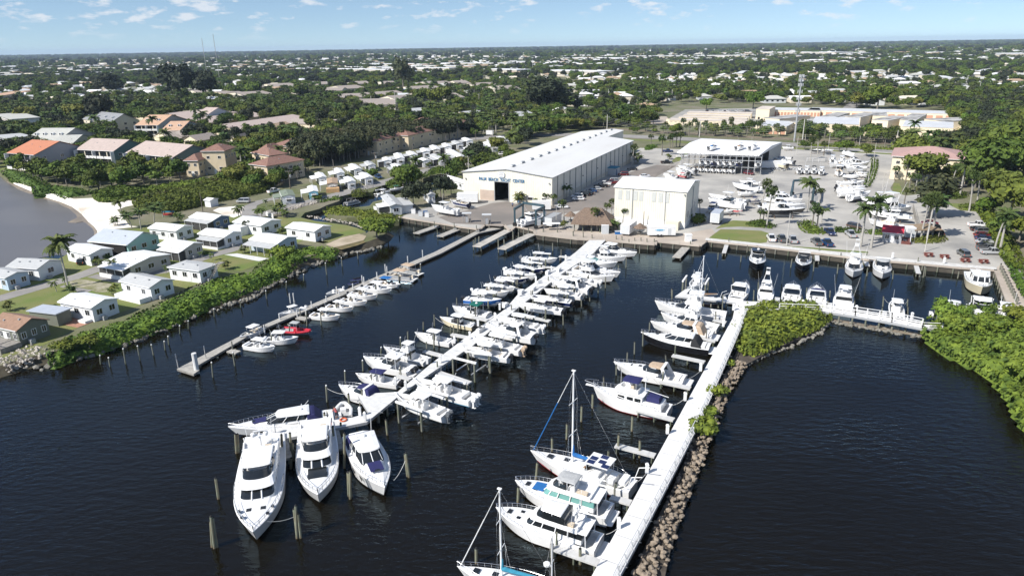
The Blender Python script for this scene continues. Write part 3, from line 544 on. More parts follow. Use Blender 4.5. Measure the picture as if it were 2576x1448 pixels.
@chd
def qa5(L=12.6):
 B=4.2;h=Hull(L,B,2.5,1.35,full=2.5,ck=(.03,.16,.7),crown=.15,keel=-.8,gw=.22,sternw=.82);hu,de=h.parts(qa,qa,qh3,xl,stripe=None)
 T=[('hull',hu,[]),('deck',de,[('bow_rail',h.rail(.1,.995,.75,.032,18))])];w=B/2
 T.append(('deckhouse',ho_([(1.5,-2.4,2.6,w*.76,w*.66),(2.15,-2.4,2.6,w*.76,w*.66),(2.9,-2.4,2.4,w*.74,w*.64),(3.25,-2.6,2.5,w*.80,w*.7)],qa,.4).mesh(),qk2([(-1.6,.95),(-.35,.95),(1.1,1.)],w*.757,2.52,.55)))
 T.append(('aft_cabin',ho_([(1.4,-5.4,-2.2,w*.72,w*.72),(2.2,-5.3,-2.2,w*.68,w*.7),(2.3,-5.1,-2.2,w*.6,w*.6)],qa,.1).mesh(),[('canvas_cover',MB().box((-3.8,0,2.75),(2.2,2.1,.7),qt,tap=.85).mesh())]))
 T.append(('flybridge',ho_([(3.25,-1.6,2.,w*.6,w*.5),(3.95,-1.6,1.7,w*.58,w*.46),(3.96,-1.5,1.5,w*.52,w*.4),(3.4,-1.5,1.3,w*.5,w*.38)],qa,.5).mesh(),[('bimini_top',xg(-1.6,1.2,w*.62,w*.6,5.05,.08,qt,.2,.1).mesh()),('top_frame',zo([(-1.2,w*.56),(.9,w*.5)],3.7,5.1,.035).mesh()),('helm_seat',MB().box((-.4,.4,3.9),(.5,.5,.7),xf).box((-.4,-.5,3.9),(.5,.5,.7),xf).mesh())]))
 m=MB();m.tu((-2.3,0,3.2),(-2.3,0,7.4),.07,wht,.05,n=6);m.tu((-2.3,0,3.8),(-6.,0,3.3),.05,wht,n=5);m.tu((-2.3,0,7.2),(-6.,0,3.3),.015,stl,n=3);m.box((-2.3,0,5.4),(.4,.9,.08),wht);m.tu((1.6,.2,3.3),(1.6,.2,6.3),.03,wht,n=4)
 T.append(('mast',m.mesh(),[]));T.append(('bowsprit',MB().box((6.7,0,2.55),(1.6,.5,.12),qa).path([Ve((5.6,.8,3.3)),Ve((7.6,.28,3.3)),Ve((7.6,-.28,3.3)),Ve((5.6,-.8,3.3))],.035,stl).mesh(),[]));return T
def qk2(xs,y,z,hgt,m=gls,fr=None):
 qr8=[]
 for x,wd in xs:
  mb=MB()
  for s_ in(1,-1):mb.box((x,s_*y,z),(wd,.06,hgt),m)
  qr8 .append(('window',mb.mesh()))
 return qr8
@chd
def jm(L=14.5,masts=1,cover=zl,solar=True,jib=zl,B=4.1,mh=17.,mizzen=0):
 h=Hull(L,B,1.75,1.35,full=1.9,ck=(.06,.24,.75),crown=.12,keel=-.7,gw=.22,sternw=.72,mid=.38);hu,de=h.parts(qa,qa,qh3,xl)
 T=[('hull',hu,[('hull_window',MB().box((.9,-h.b(.56)+.02,1.05),(.9,.06,.25),qd3).box((-.9,-h.b(.44)+.0,1.05),(.9,.06,.25),qd3).box((2.6,-h.b(.68)+.04,1.1),(.5,.06,.2),qd3).mesh())]),('deck',de,[('bow_rail',h.rail(.08,.995,.7,.022,16,.12))])]
 T.append(('cabin_trunk',ho_([(1.5,-3.2,3.2,1.25,.85),(2.,-3.2,2.9,1.15,.75),(2.08,-3.1,2.6,1.,.6)],qa,1.2).mesh(),[('deck_hatch',MB().box((1.9,0,2.12),(.7,.7,.08),gls).box((4.4,0,1.86),(.75,.85,.1),gls).box((-1.2,.3,2.12),(.9,.5,.08),qd3).mesh())]))
 je=1.1;m=MB();m.tu((je,0,1.6),(je,0,mh),.15,wht,.11,n=8)
 for qa2 in(mh*.42,mh*.72):m.tu((je,-1.15,qa2),(je,1.15,qa2),.045,wht,n=5)
 m.box((je,0,mh+.1),(.5,.3,.12),wht)
 T.append(('mast',m.mesh(),[]));bz=2.9
 qs7=MB();qs7 .tu((je-.1,0,bz),(je-5.2,0,bz+.25),.09,wht,n=6)
 sc_=MB();sc_.tu((je-.15,0,bz+.35),(je-2.,0,bz+.3),.30,cover,.24,n=8);sc_.tu((je-2.,0,bz+.3),(je-5.,0,bz+.42),.24,cover,.12,n=8);sc_.tu((je-.15,0,bz+.3),(je-.15,0,bz+1.7),.2,cover,.1,n=8)
 T.append(('boom',qs7 .mesh(),[('sail_cover',sc_.mesh())]))
 rg=MB();top=Ve((je,0,mh));r=.018
 rg.tu(top,(-L/2+.3,.0,1.6),r,stl,n=3)
 for s_ in(1,-1):
  for q in(je-.5,je,je+.5):rg.path([Ve((q,s_*h.b((q+L/2)/L),1.5)),Ve((je,s_*1.15,mh*.42)),Ve((je,s_*(1.1 if q==je else .1),mh*.72)),top],r,stl,n=3)
 T.append(('rigging',rg.mesh(),[]));qq2=MB();a=Ve((L/2-.5,0,2.));d=top-a;qq2 .tu(a,a+d*.62,.07,jib or wht,.07,n=6);qq2 .tu(a+d*.62,a+d*.98,.05,wht,.03,n=5);T.append(('furled_jib',qq2 .mesh(),[]))
 if solar:
  q=MB();q.box((-2.9,0,3.5),(3.2,2.9,.12),qa);T.append(('bimini_top',q.mesh(),[('solar_panel',qq6().mesh()),('top_frame',zo([(-4.2,1.25),(-1.6,1.25)],1.5,3.5,.04,stl).mesh()),('windscreen',MB().box((-1.35,0,2.6),(.06,2.3,.9),gls,ry=-.3).mesh())]))
 da=MB();
 for s_ in(1,-1):da.path([Ve((-L/2+.4,s_*1.2,1.3)),Ve((-L/2-.2,s_*1.2,3.4)),Ve((-L/2-1.6,s_*1.2,3.9))],.06,wht)
 T.append(('davit',da.mesh(),[]))
 cp=MB();cp.box((-4.7,0,1.5),(.9,1.9,.7),qa);cp.box((-6.3,0,1.9),(.8,1.9,.5),qa);T.append(('cockpit_seat',cp.mesh(),[]))
 if mizzen:
  z=MB();z.tu((-5.2,0,1.5),(-5.2,0,mizzen),.11,wht,.08,n=7);z.tu((-5.2,-.7,mizzen*.6),(-5.2,.7,mizzen*.6),.04,wht,n=4)
  for s_ in(1,-1):z.tu((-5.2,s_*1.5,1.5),(-5.2,0,mizzen),.018,stl,n=3);z.tu((-4.3,s_*1.5,1.5),(-5.2,0,mizzen),.018,stl,n=3)
  T.append(('mizzen_mast',z.mesh(),[('radar_dome',MB().loft([[(-4.6+.42*math.cos(a*.785)*q,.42*math.sin(a*.785)*q,mizzen*.55+z_)for a in range(8)]for z_,q in((0,.9),(.12,1),(.3,1),(.38,.6))],qa).mesh())]))
 return T
def qq6():
 q=MB()
 for x_,y_ in((-2.,.85),(-2.,-.1),(-3.1,-.95),(-3.3,.2),(-4.,.95)):q.box((x_,y_,3.59),(.95,.8,.05),jd)
 return q
@chd
def bpo(top=qd2,L=7.5,seat=xf):
 p=MB()
 for y in(1.,-1.):p.tu((-L/2,y,.1),(L/2-.6,y,.1),.32,stl,n=10);p.tu((L/2-.6,y,.1),(L/2+.1,y,.3),.32,stl,.05,n=10)
 d=MB();d.box((0,0,.5),(L,2.5,.12),xl)
 f=MB()
 for s_ in(1,-1):f.box((-.3,s_*1.18,.95),(L*.82,.06,.75),gry)
 f.box((-.3+L*.41,.75,.95),(.06,.85,.75),gry);f.box((-.3+L*.41,-.75,.95),(.06,.85,.75),gry);f.box((-.3-L*.41,.5,.95),(.06,1.3,.75),gry)
 return[('pontoon',p.mesh(),[]),('deck',d.mesh(),[]),('railing_fence',f.mesh(),[]),*[('seat',MB().box(c_,d_,seat).mesh(),[])for c_,d_ in(((-2.6,.3,.85),(.7,1.6,.6)),((2.2,.85,.85),(1.2,.6,.6)),((2.2,-.85,.85),(1.2,.6,.6)),((-.2,-.6,.95),(.6,.7,.8)))],('bimini_top',xg(-2.2,1.2,1.2,1.15,2.55,.08,top,.1,.12).mesh(),[('top_frame',zo([(-1.8,1.15),(.9,1.15)],.9,2.6,.035).mesh())]),('outboard_motor',qs(-L/2-.3,0,qd,.75,.9),[])]
@chd
def qd4(m=qh3,L=7.2,small=False):
 h=Hull(L,2.,.8,.55,full=2.2,ck=(.05,.93,.3),gw=.1);hu,de=h.parts(gry if not small else qa,jf,gry,jf)
 t=MB()
 for s_ in(1,-1):t.path([h.at(k/12*.96+.02,s_,-.02,-.12)for k in range(8)],.25,qa if small else m,n=8)
 t.path([h.at(.6,1,0,-.1),h.at(.8,1,.05,-.05),h.at(.94,1,.12,0),h.at(.94,-1,.12,0),h.at(.8,-1,.05,-.05),h.at(.6,-1,0,-.1)],.26,qa if small else m,n=8)
 T=[('hull',hu,[]),('deck',de,[]),('inflatable_tube',t.mesh(),[]),('outboard_motor',qs(-L/2-.3,.3 if not small else 0,qd,.7,.9 if not small else .6),[])]
 if small:T.append(('seat',MB().box((.2,0,.55),(.8,.8,.5),qa).mesh(),[]))
 else:
  T+=[('console',ho_([(.3,-.5,.9,.5,.45),(1.3,-.4,.7,.45,.4),(1.35,-.3,.5,.4,.35)],m,.3).mesh(),[('windscreen',MB().box((.5,0,1.6),(.05,.8,.5),gls).mesh())]),('hardtop',xg(-1.1,.8,.75,.7,2.35,.1,jf,.2).mesh(),[('top_frame',zo([(-.8,.5),(.5,.5)],.5,2.4,.04,gry).mesh())]),('outboard_motor',qs(-L/2-.3,-.3,qd,.7,.9),[])]
 return T
@chd
def jh():
 h=Hull(3.2,1.15,.55,.4,full=1.8,gw=.1,keel=-.2,crown=.1);hu,de=h.parts(qa,qt,qa)
 return[('hull',hu,[]),('deck',de,[]),('seat',ho_([(.4,-1.3,.6,.28,.25),(.85,-1.2,.5,.2,.18),(.9,-1.1,.3,.12,.1)],qd,.5).mesh(),[]),('handlebar',MB().tu((.45,-.35,1.05),(.45,.35,1.05),.04,qd).tu((.5,0,.6),(.42,0,1.05),.08,qd).mesh(),[])]
qu7={}
def bt0(T,L0,qn2,stern,lq,zb,zs,name='motor_boat',cat='boat',gq=None,dz=.0,az=None,Lf=None):
 a=G(*qn2,zb+dz);b=G(*stern,zs+dz);d=a-b;d.z=0;Lm=d.length;q_=min(1,Lm/L0);a=G(*qn2,zb*q_+dz);b=G(*stern,zs*q_+dz);d=a-b;d.z=0;Lm=d.length;d.normalize();L1=Lf or min(max(Lm,L0*.62),L0*1.1)
 if a.length<b.length:c=a-d*L1/2
 else:c=b+d*L1/2
 Lm=L1;s=Lm/L0
 rz=math.atan2(d.y,d.x)if az is None else R(az)
 r=qc6(T,name,lq,cat,(c.x,c.y,dz),rz,s,gq)
 return r,Lm,rz,Ve((c.x,c.y,0))
def qc9(c,rz,Lm,wd,z,lq,grp='boat hoists between the slips',bare=False):
 r=qf('boat_lift',(c.x,c.y,0),rz,lq,'boat lift',grp)
 hl=Lm*.22
 for s_ in(1,-1):
  for e in(1,-1):MB().tu((e*hl,s_*wd/2,-1.5),(e*hl,s_*wd/2,z+1.5),.17,ju,n=8).bu('post',r)
  MB().box((0,s_*wd/2,z+1.6),(hl*2+.7,.3,.26),wht).bu('top_beam',r)
 MB().box((hl*.7,0,z-.55),(.22,wd,.2),stl).box((-hl*.7,0,z-.55),(.22,wd,.2),stl).bu('cradle',r)
 c_=MB()
 for s_ in(1,-1):
  for e in(1,-1):c_.tu((e*hl*.7,s_*wd/2,z-.5),(e*hl*.7,s_*wd/2,z+1.6),.025,stl,n=3)
 c_.bu('cable',r);return r
CB=1.6;
G1='boats moored along the long grey wooden dock'
LP=[((218,900),(-65,878)),((440,812),(100,832)),None,((840,603),(565,595)),((970,523),(715,515)),((1098,466),(850,455)),((1200,407),(930,398)),((1338,346),(1065,335)),((1415,292),(1190,280))]
nm=['white T-top centre console, outermost boat on the near side of the grey dock','white T-top centre console just behind the outermost boat, beside the red inflatable',None,'white T-top console boat alone nearest the little finger pier on the grey dock','white runabout with hard top, second up from the finger pier on the grey dock','white console boat with cream cushions, third up from the finger pier','white console boat, fourth up from the finger pier, grey canvas at its stern','white T-top console boat, fifth up from the finger pier of the grey dock','white runabout with a blue bimini beside the two pontoon boats']
for i,e in enumerate(LP):
 if not e:continue
 qn2,st=Z('6',*e[0]),Z('6',*e[1])
 T=bbr(qa,zl,qd)if i==8 else(qb(qa,qa,qd,1,qa,8.,seatm=xf)if i in(3,4,5,6)else qb(qa,qa,qd,1,qa,8.))
 bt0(T,6.2 if i==8 else 8.,qn2,st,nm[i],1.3,.8,'runabout' if i==8 else 'center_console_boat','boat',G1)
bt0(qd4(qh3),7.2,Z('6',568,752),Z('6',270,730),'red and grey rigid inflatable boat with a small grey cabin top',.8,.6,'inflatable_boat','inflatable boat',G1)
bt0(bpo(),7.5,Z('6',1560,255),Z('6',1310,225),'pontoon boat under a tan bimini, nearer of the two at the grey dock',.6,.6,'pontoon_boat','pontoon boat',G1)
bt0(bpo(qd2,7.6),7.6,Z('6',1615,205),Z('6',1400,165),'pontoon boat under a tan bimini, farther of the two at the grey dock',.6,.6,'pontoon_boat','pontoon boat',G1)
bt0(qb(qa,qa,qh,2,qa,8.8),8.8,Z('6',246,590),Z('6',500,530),'white centre console with twin white outboards on the far side of the grey dock',1.3,.8,'center_console_boat','boat',G1)
bt0(bbr(qa,qa,qd,6.),6.,Z('6',-125,800),Z('6',90,722),'small white hard-top boat at the far side of the dock near its outer end',1.1,.7,'runabout','boat',G1)
bt0(xo(),4.6,Z('6',700,398),Z('6',862,352),'small open white skiff on the far side of the grey dock',.7,.5,'skiff','boat',G1)
bt0(jh(),3.2,Z('6',900,305),Z('6',1010,280),'black and white jet ski on a float, the nearer of a pair',.5,.4,'jet_ski','jet ski','jet skis at the grey dock')
bt0(jh(),3.2,Z('6',925,270),Z('6',1045,245),'black and white jet ski on a float, the farther of a pair',.5,.4,'jet_ski','jet ski','jet skis at the grey dock')
G2='boats on the left side of the central white pier'
def P2(k,T,L0,b,s,lq,dz=0,zb=1.7,zs=1.,name='motor_boat',liftw=0,kk=None,grp=G2):
 r,Lm,rz,c=bt0(T,L0,Z(k,*b),Z(kk or k,*s),lq,zb,zs,name,'boat',grp,dz)
 if liftw:qc9(c,rz,Lm,liftw,dz,'white-beamed boat hoist holding the '+' '.join(lq.split()[:9]))
P2('6',bxp(qa,'arch',qt,qt,9.6,0,qh,bm=jd),9.6,(825,1270),(1230,1405),'white express cruiser with navy canvas enclosure and radar arch',zb=1.7,name='express_cruiser')
P2('6',qb(qa,qt,qd,2,qa,9.2),9.2,(985,1150),(1400,1240),'white fishing boat under a small navy T-top beside the navy-canvas cruiser',zb=1.6,name='walkaround_boat')
P2('6',bxp(qa,'hard',qa,None,10.6,2,qd),10.6,(1060,1000),(1530,1125),'white express fishing boat with hard top and twin black outboards',name='express_boat')
P2('6',bsf(qa,14.,False,True),14.,(1255,905),(1670,1035),'white sportfishing boat with flybridge and blue cockpit mat on the central pier',zb=2.3,zs=1.1,name='sportfishing_boat')
P2('6',qb(qa,qa,qh,2,qa,9.),9.,(1550,755),(1905,850),'white T-top centre console with white outboards alone in its slip',name='center_console_boat')
P2('6',qb(qn9,qa,qd,2,qn9,8.8,encl=zq),8.8,(1790,607),(2120,695),'cream-hulled centre console with a black covered helm',name='center_console_boat')
P2('6',bxp(qa,'hard',qe3,None,9.5,0),9.5,(1912,518),(2260,600),'white walkaround boat with a dark green canvas top and cover',name='express_boat')
P2('A',qb(qi9,qa,qd,2,qa,9.,stripe=qi9),9.,(1245,742),(775,742),'blue-hulled centre console raised on a hoist over the left side',dz=1.5,name='center_console_boat',liftw=4)
P2('A',qb(qa,qa,qh,1,qa,9.,seatm=xf),9.,(1340,643),(890,640),'white console boat with tan seats behind the blue-hulled one',dz=1.3,name='center_console_boat',liftw=4)
P2('A',qb(qa,qa,qd,2,qa,8.),8.,(1418,590),(1080,560),'white console boat on a hoist, third behind the blue hull',dz=1.3,name='center_console_boat',liftw=4)
P2('A',qb(jd,qa,qd,2,qa,9.2,stripe=jd,seatm=xf),9.2,(1588,473),(1180,480),'navy-hulled centre console with tan seats raised on a hoist',dz=1.5,name='center_console_boat',liftw=4)
P2('A',qb(qa,qa,qh,2,qa,8.6),8.6,(1683,430),(1310,380),'white console boat with white outboards on a hoist between two navy hulls',dz=1.3,name='center_console_boat',liftw=4)
P2('B',qb(jd,qa,qd,2,qa,8.6,stripe=jd),8.6,(222,420),(1440,330),'navy-hulled open boat nearest the shore end of the central pier',dz=.8,name='center_console_boat',kk='A',liftw=4)
P2('B',qb(qa,qa,qg3,2,qa,9.6),9.6,(412,262),(1510,225),'white console boat with box hard top, last on the left before the quay',dz=1.2,name='center_console_boat',kk='A',liftw=4)
G3='boats on the right side of the central white pier'
Q3=[('D',qb(qa,qa,qg3,2,qa,10.),10.,(1600,95),(1985,255),'white centre console on a hoist at the outer right of the central pier',1.5),('6',qb(qa,qa,qh,3,js,10.5,stripe=None),10.5,(1530,1190),(2110,1385),'big white centre console with light blue bottom and three white outboards',1.5),('A',qb(qa,xl,qd,1,qa,9.6,seatm=xf),9.6,(725,1345),(1340,1478),'white console boat with a flat cream top and tan seats on a hoist',1.5),('A',qb(qa,qa,qd2,2,qa,9.8),9.8,(865,1215),(1500,1385),'white centre console whose outboards wear a tan cover',1.5),('A',bxp(qa,'arch',qa,None,9.8,1,qd,bm=qa,plat=False),9.8,(1070,1085),(1660,1235),'white low express boat with a swept arch on a hoist',1.4),('A',qb(qa,qa,qh,2,qa,10.),10.,(1170,965),(1750,1110),'white T-top boat with a pair of tall white outboards, mid-pier',1.5),('7',qb(qa,qa,qd,4,qa,11.2),11.2,(110,470),(550,548),'long white centre console with four black outboards raised on a hoist',1.6),('7',qb(jd,qa,qd,2,qa,9.6),9.6,(270,400),(635,470),'white-decked centre console with dark navy hull sides on the right row',1.4),('7',qb(qa,qa,qg3,1,qa,9.6),9.6,(370,340),(735,408),'white centre console with one covered grey outboard, right row',1.5),('7',bxp(qa,'arch',qa,None,10.4,2,qd,bm=qa,plat=False),10.4,(432,262),(815,352),'white express fishing boat with green-tinted windscreen and black outboards',1.5),('B',qb(qa,qa,qh,2,qa,11.4),11.4,(325,518),(1030,635),'large white centre console with two big white outboards, right row',1.5)]
for k,T,L0,b,s,lb,dz in Q3:P2(k,T,L0,b,s,lb,dz,1.6,1.,'center_console_boat',4.2,grp=G3)
P2('B',bsf(qa,14.),14.,(1280,545),(560,480),'white cabin boat with a small white tender on its foredeck, bow to open water',zb=2.1,zs=1.1,name='cabin_boat',grp=G3)
P2('B',bxp(qa,'hard',qa,None,12,0,glassm=gls),12.,(1362,488),(620,420),'white express boat with long bow pulpit rail beside the cabin boat',zb=1.8,name='express_boat',grp=G3)
P2('B',bxp(qa,'arch',qa,None,11.6,0,glassm=qg9),11.6,(1318,335),(650,330),'white open express with a web of bright rail tubing over its helm',zb=1.8,name='express_boat',grp=G3)
P2('B',bsf(qa,14.),14.,(1455,250),(880,225),'white convertible with two dark side windows near the quay',zb=2.1,zs=1.1,name='sportfishing_boat',grp=G3)
P2('B',bxp(qa,'hard',qa,None,12.4,0),12.4,(1612,188),(1020,140),'white hard-top express nearest the quay, its bow pulpit over the water',zb=1.8,name='express_boat',grp=G3)
G4='motor yachts at the outer end of the central pier'
bt0(bco(qa,17.5,qt,gls,qt,4.9),17.5,Z('D',378,352),Z('D',1150,268),'long white sport yacht lying along the pier head with a navy sun pad',2.15,1.2,'sport_yacht','yacht',G4)
def qh2(T,dx,k,z0):
 for n_,m_,k_ in T[2:]:
  if n_ in('fender','swim_platform'):continue
  for q_ in[m_]+[b for a,b in k_]:
   for v_ in q_.vertices:v_.co.x+=dx;v_.co.z=z0+(v_.co.z-z0)*k if v_.co.z>z0 else v_.co.z
 return T
bt0(qh2(jv(21.5,qa,5.7,2.6,True),1.3,.8,2.1),21.5,Z('D',562,1125),Z('D',655,425),'largest white flybridge motor yacht, bow to the viewer, black fenders on deck',2.6,1.6,'flybridge_yacht','yacht',G4)
bt0(qh2(jv(15.5,qa,4.6,2.1,True,None,dome=False,fender=False,aftcabin=True,pad=gls),.3,.68,1.7),15.5,Z('D',1040,862),Z('D',1030,352),'white flybridge yacht with black windscreen between two others at the pier head',2.1,1.2,'sport_yacht','yacht',G4)
bt0(bco(qa,14.4,qt,gls,qt,4.5),14.4,Z('D',1532,800),Z('D',1325,410),'white sport cruiser angled to the right with a navy pad on its foredeck',2.1,1.2,'sport_yacht','yacht',G4)
bt0(qd4(qh3,3.6,True),3.6,Z('D',1225,185),Z('D',1222,280),'small white dinghy behind the long yacht at the pier head',.6,.5,'dinghy','dinghy')
G5='yachts on the left side of the right white pier'
bt0(jm(14.,1,qc2,False,None,3.9,14.2,9.8),14.,Z('E',205,1372),Z('E',1010,1625),'white ketch with a teal sail cover, partly below the picture edge',1.8,1.2,'sailboat','sailboat',G5)
bt0(jv(16.5,qa,5.,2.5,True,gls,fender=False,dome=True,aftcabin=True),16.5,Z('E',490,945),Z('E',1250,1225),'white aft-cabin flybridge yacht with black glass, nearest on the right pier',2.5,1.3,'flybridge_yacht','yacht',G5)
bt0(jv(15.,qa,4.7,2.3,True,None,bim=jf,fender=False,aftcabin=True,glassm=qg9,pad=zl,dome=False),15.,Z('E',632,742),Z('E',1330,985),'white flybridge yacht with a blue cover on its foredeck and grey bimini',2.4,1.3,'flybridge_yacht','yacht',G5)
bt0(jm(15.,1,zl,True,zl,4.2,15.2),15.,Z('E',745,522),Z('E',1500,790),'white sailing yacht with solar panels and blue furled jib',1.8,1.3,'sailboat','sailboat',G5)
bt0(qa5(),12.6,Z('E',1205,55),Z('E',1770,225),'white trawler yacht with navy bimini and square cabin windows',2.4,1.3,'trawler_yacht','yacht',G5)
bt0(bxp(qa,'arch',qd2,None,12.8,0,B=4.1,glassm=gls),12.8,Z('7',1040,1042),Z('7',1720,1210),'white express yacht with a tan canvas cockpit awning',1.9,1.2,'express_cruiser','yacht',G5)
bt0(bco(qd0,14.,zq,gls,None,4.4),14.,Z('7',1300,765),Z('7',1960,905),'black-hulled sport yacht with white deck and black cockpit cover',2.1,1.2,'sport_yacht','yacht',G5)
bt0(bxp(qa,'arch',qd2,qd2,12.8,0,B=4.1),12.8,Z('7',1392,655),Z('7',1990,780),'white cruiser with tan canvas tent, next beyond the black-hulled yacht',1.9,1.2,'express_cruiser','yacht',G5)
bt0(bsf(qa,14.,True),14.,Z('7',1490,575),Z('7',2040,715),'white sportfishing yacht with tower, third beyond the black hull',2.3,1.1,'sportfishing_boat','yacht',G5)
bt0(bsf(qa,14.,True),14.,Z('7',1432,462),Z('7',2115,595),'white sportfishing yacht with long pulpit, farthest on the right pier',2.3,1.1,'sportfishing_boat','yacht',G5)
bt0(jm(11.,1,qd3,False,None,3.2,15.5),11.,Z('F',1010,690),Z('F',1330,700),'slender sailing boat with a tall mast behind the sportfishing yachts',1.4,1.1,'sailboat','sailboat',G5)
r_,l_,z_,c_=bt0(qb(qa,qa,qd,2,js,8.6),8.6,Z('F',1065,560),Z('F',1150,450),'white console boat raised on a hoist facing the viewer beside the sailing mast',1.5,1.,'center_console_boat','boat',None,1.8,Lf=7.5)
qc9(c_,z_,l_,4.4,1.8,'boat hoist with sloping white beams at the end of the right pier arm')
bt0(bxp(qa,'hard',qa,None,10.,0),10.,Z('F',1565,560),Z('F',1480,690),'white cabin cruiser stern-on at the left arm of the right pier',1.7,1.1,'express_cruiser','boat',Lf=9)
G6='boats berthed stern-on along the railed cross pier';L6=[9.4,10,10,11.2,8.6,8]
C6=[((78,285),(58,400),bsf(qa,14.,True),14.,'white fishing boat with tower, first on the cross pier from the junction',0),((288,300),(268,425),bxp(qa,'hard',qa,None,10.2,0),10.2,'white cabin boat with dark cockpit, second along the cross pier',0),((482,325),(482,445),bxp(qa,'arch',qt,None,10,0),10.,'white cruiser with a navy bimini, third along the cross pier',0),((712,345),(695,485),bsf(qa,14.,False),14.,'white fishing boat with tall outriggers, fourth along the cross pier',0),((1130,410),(1148,530),qb(qa,qa,qh,2,qa,9.),9.,'white T-top boat alone midway along the railed pier',0),((1598,480),(1585,560),qb(qa,qa,qd,2,qa,7.6,encl=zq),7.6,'white boat with a black tent by the right mangroves',0)]
for q_,(b,s,T,L0,lb,dz)in zip(L6,C6):bt0(T,L0,Z('8',*b),Z('8',*s),lb,1.6,1.,'motor_boat','boat',G6,dz,Lf=q_)
r_,l_,z_,c_=bt0(bxp(qa,'hard',qa,None,9.4,1,qh),9.4,Z('8',1845,545),Z('8',1820,430),'white hard-top boat on a hoist above the right mangroves, bow to viewer',1.7,1.1,'express_boat','boat',G6,1.4);qc9(c_,z_,l_,4.2,1.4,'white boat hoist behind the right mangroves')
r_,l_,z_,c_=bt0(qb(qa,qa,qh,2,qa,8.6),8.6,Z('8',2050,555),Z('8',2020,445),'white T-top boat last by the right seawall, above the mangroves',1.6,1.,'center_console_boat','boat',G6,1.2);qc9(c_,z_,l_,4.2,1.2,'boat hoist last by the right seawall')
G7='boats berthed bow-out along the boardwalk'
bt0(bxp(qd0,'hard',qd0,None,10,0),10.,Z('8',-3,98),Z('8',10,-40),'black-hulled boat, leftmost berthed bow-out at the boardwalk',1.7,1.1,'express_boat','boat',G7,Lf=9.8)
bt0(bxp(qd0,'arch',zq,None,11,0,pad=zq),11.,Z('8',370,108),Z('8',392,-20),'black-hulled open boat with white deck, second along the boardwalk',1.7,1.1,'express_boat','boat',G7,Lf=10.3)
bt0(bsf(qa,14.,True),14.,Z('8',790,148),Z('8',808,-25),'white sportfishing boat with tower berthed bow-out at the boardwalk',2.1,1.1,'sportfishing_boat','boat',G7,Lf=11.2)
bt0(bxp(qa,'arch',jf,None,11.5,0),11.5,Z('8',1030,178),Z('8',1015,30),'white cruiser with wide bow beside the sportfishing boat at the boardwalk',1.7,1.1,'express_boat','boat',G7,Lf=11.6)
def qb3():
 B=4.3;h=Hull(13,B,2.3,1.2,full=2.5,ck=(.04,.4,.6),keel=-.7,gw=.25);hu,de=h.parts(qn9,qa,zm,xl);w=B/2
 return[('hull',hu,[]),('deck',de,[('bow_rail',h.rail(.5,.99,.5,.03,8))]),('deckhouse',ho_([(1.5,-.8,3.4,w*.72,w*.6),(2.2,-.8,3.2,w*.72,w*.58),(3.,-.8,2.7,w*.68,w*.55),(3.2,-1.6,2.8,w*.76,w*.62)],[qa,gls,qa],.35).mesh(),[('window_pillar',qg0([(3.15,.55,2.15,2.65,.5,3.05),(2.6,w*.62,2.15,2.2,w*.58,3.05),(1.2,w*.68,2.15,1.1,w*.64,3.05),(-.5,w*.72,2.15,-.5,w*.68,3.05)],.1).mesh()),('roof_box',MB().box((.8,.5,3.4),(.9,.8,.3),qa).box((-.5,-.4,3.38),(.7,.7,.25),qa).mesh())])]
bt0(qb3(),13.,Z('8',1845,292),Z('8',1765,95),'cream-hulled workboat with a white square-windowed wheelhouse, bow-out',2.2,1.2,'pilothouse_boat','boat',G7,Lf=14)
def qb4(lq,dpoly,z,m,th=.32,posts=None,name='pier',cat='pier',pm=ju,gq=None,pr=.16,skirt=None):
 P=[G(u,v,z)for u,v in dpoly];c=sum(P,Ve())/len(P);c.z=0
 r=qf(name,c,0,lq,cat,gq)
 mb=MB();mb.prism([p-c for p in P],z-th,z,skirt or m,m);mb.bu('deck',r)
 for(u,v)in(posts or[]):
  p=G(u,v,z)-c;MB().tu((p.x,p.y,-2),(p.x,p.y,z-th+.02),pr,pm,n=8).bu('post',r)
 return r
def lp2(a,b,n):return[(a[0]+(b[0]-a[0])*(i+.5)/n,a[1]+(b[1]-a[1])*(i+.5)/n)for i in range(n)]
def fgr(k,a,b,wd,z,lq,m=xd,grp='finger piers between the slips',np_=3,name='finger_pier'):
 p,q=G(*Z(k,*a),z),G(*Z(k,*b),z);c=(p+q)/2;d=q-p;rz=math.atan2(d.y,d.x);L_=d.length
 r=qf(name,(c.x,c.y,0),rz,lq,'finger pier',grp)
 MB().box((0,0,z-.12),(L_,wd,.22),m).bu('deck',r)
 for i in range(np_):
  for s_ in(1,-1):MB().tu((-L_/2+.3+(L_-.6)*i/(np_-1),s_*(wd/2-.12),-1.5),(-L_/2+.3+(L_-.6)*i/(np_-1),s_*(wd/2-.12),z-.24+(1.7 if(s_==1 and i==0)else 0)),.11,ju,n=6).bu('post',r)
 return r
ZD=1.55
qb4('long narrow grey wooden dock with a wide triangular outer end',[Z('5',1690,1110),Z('5',1850,1160),Z('5',1905,1122),Z('5',1888,1078)]+[Z('6',0,772),Z('6',1800,8),Z('2',2165,1262),(1272,572.5),(1268,567),Z('2',2150,1235)]+[Z('6',1740,-6),Z('6',0,735)],.62,xr,.35,lp2((480,925),(1190,590),16),name='wooden_dock',pm=ju,skirt=qo)
for i,(a,b)in enumerate((((1565,1262),(1800,1182)),((1792,1290),(1995,1208)))):fgr('2',a,b,2.2,.6,['short grey floating dock by the fuel quay, left of two','short grey floating dock by the fuel quay, right of two'][i],xr,'short floating docks by the fuel quay',4,'floating_dock')
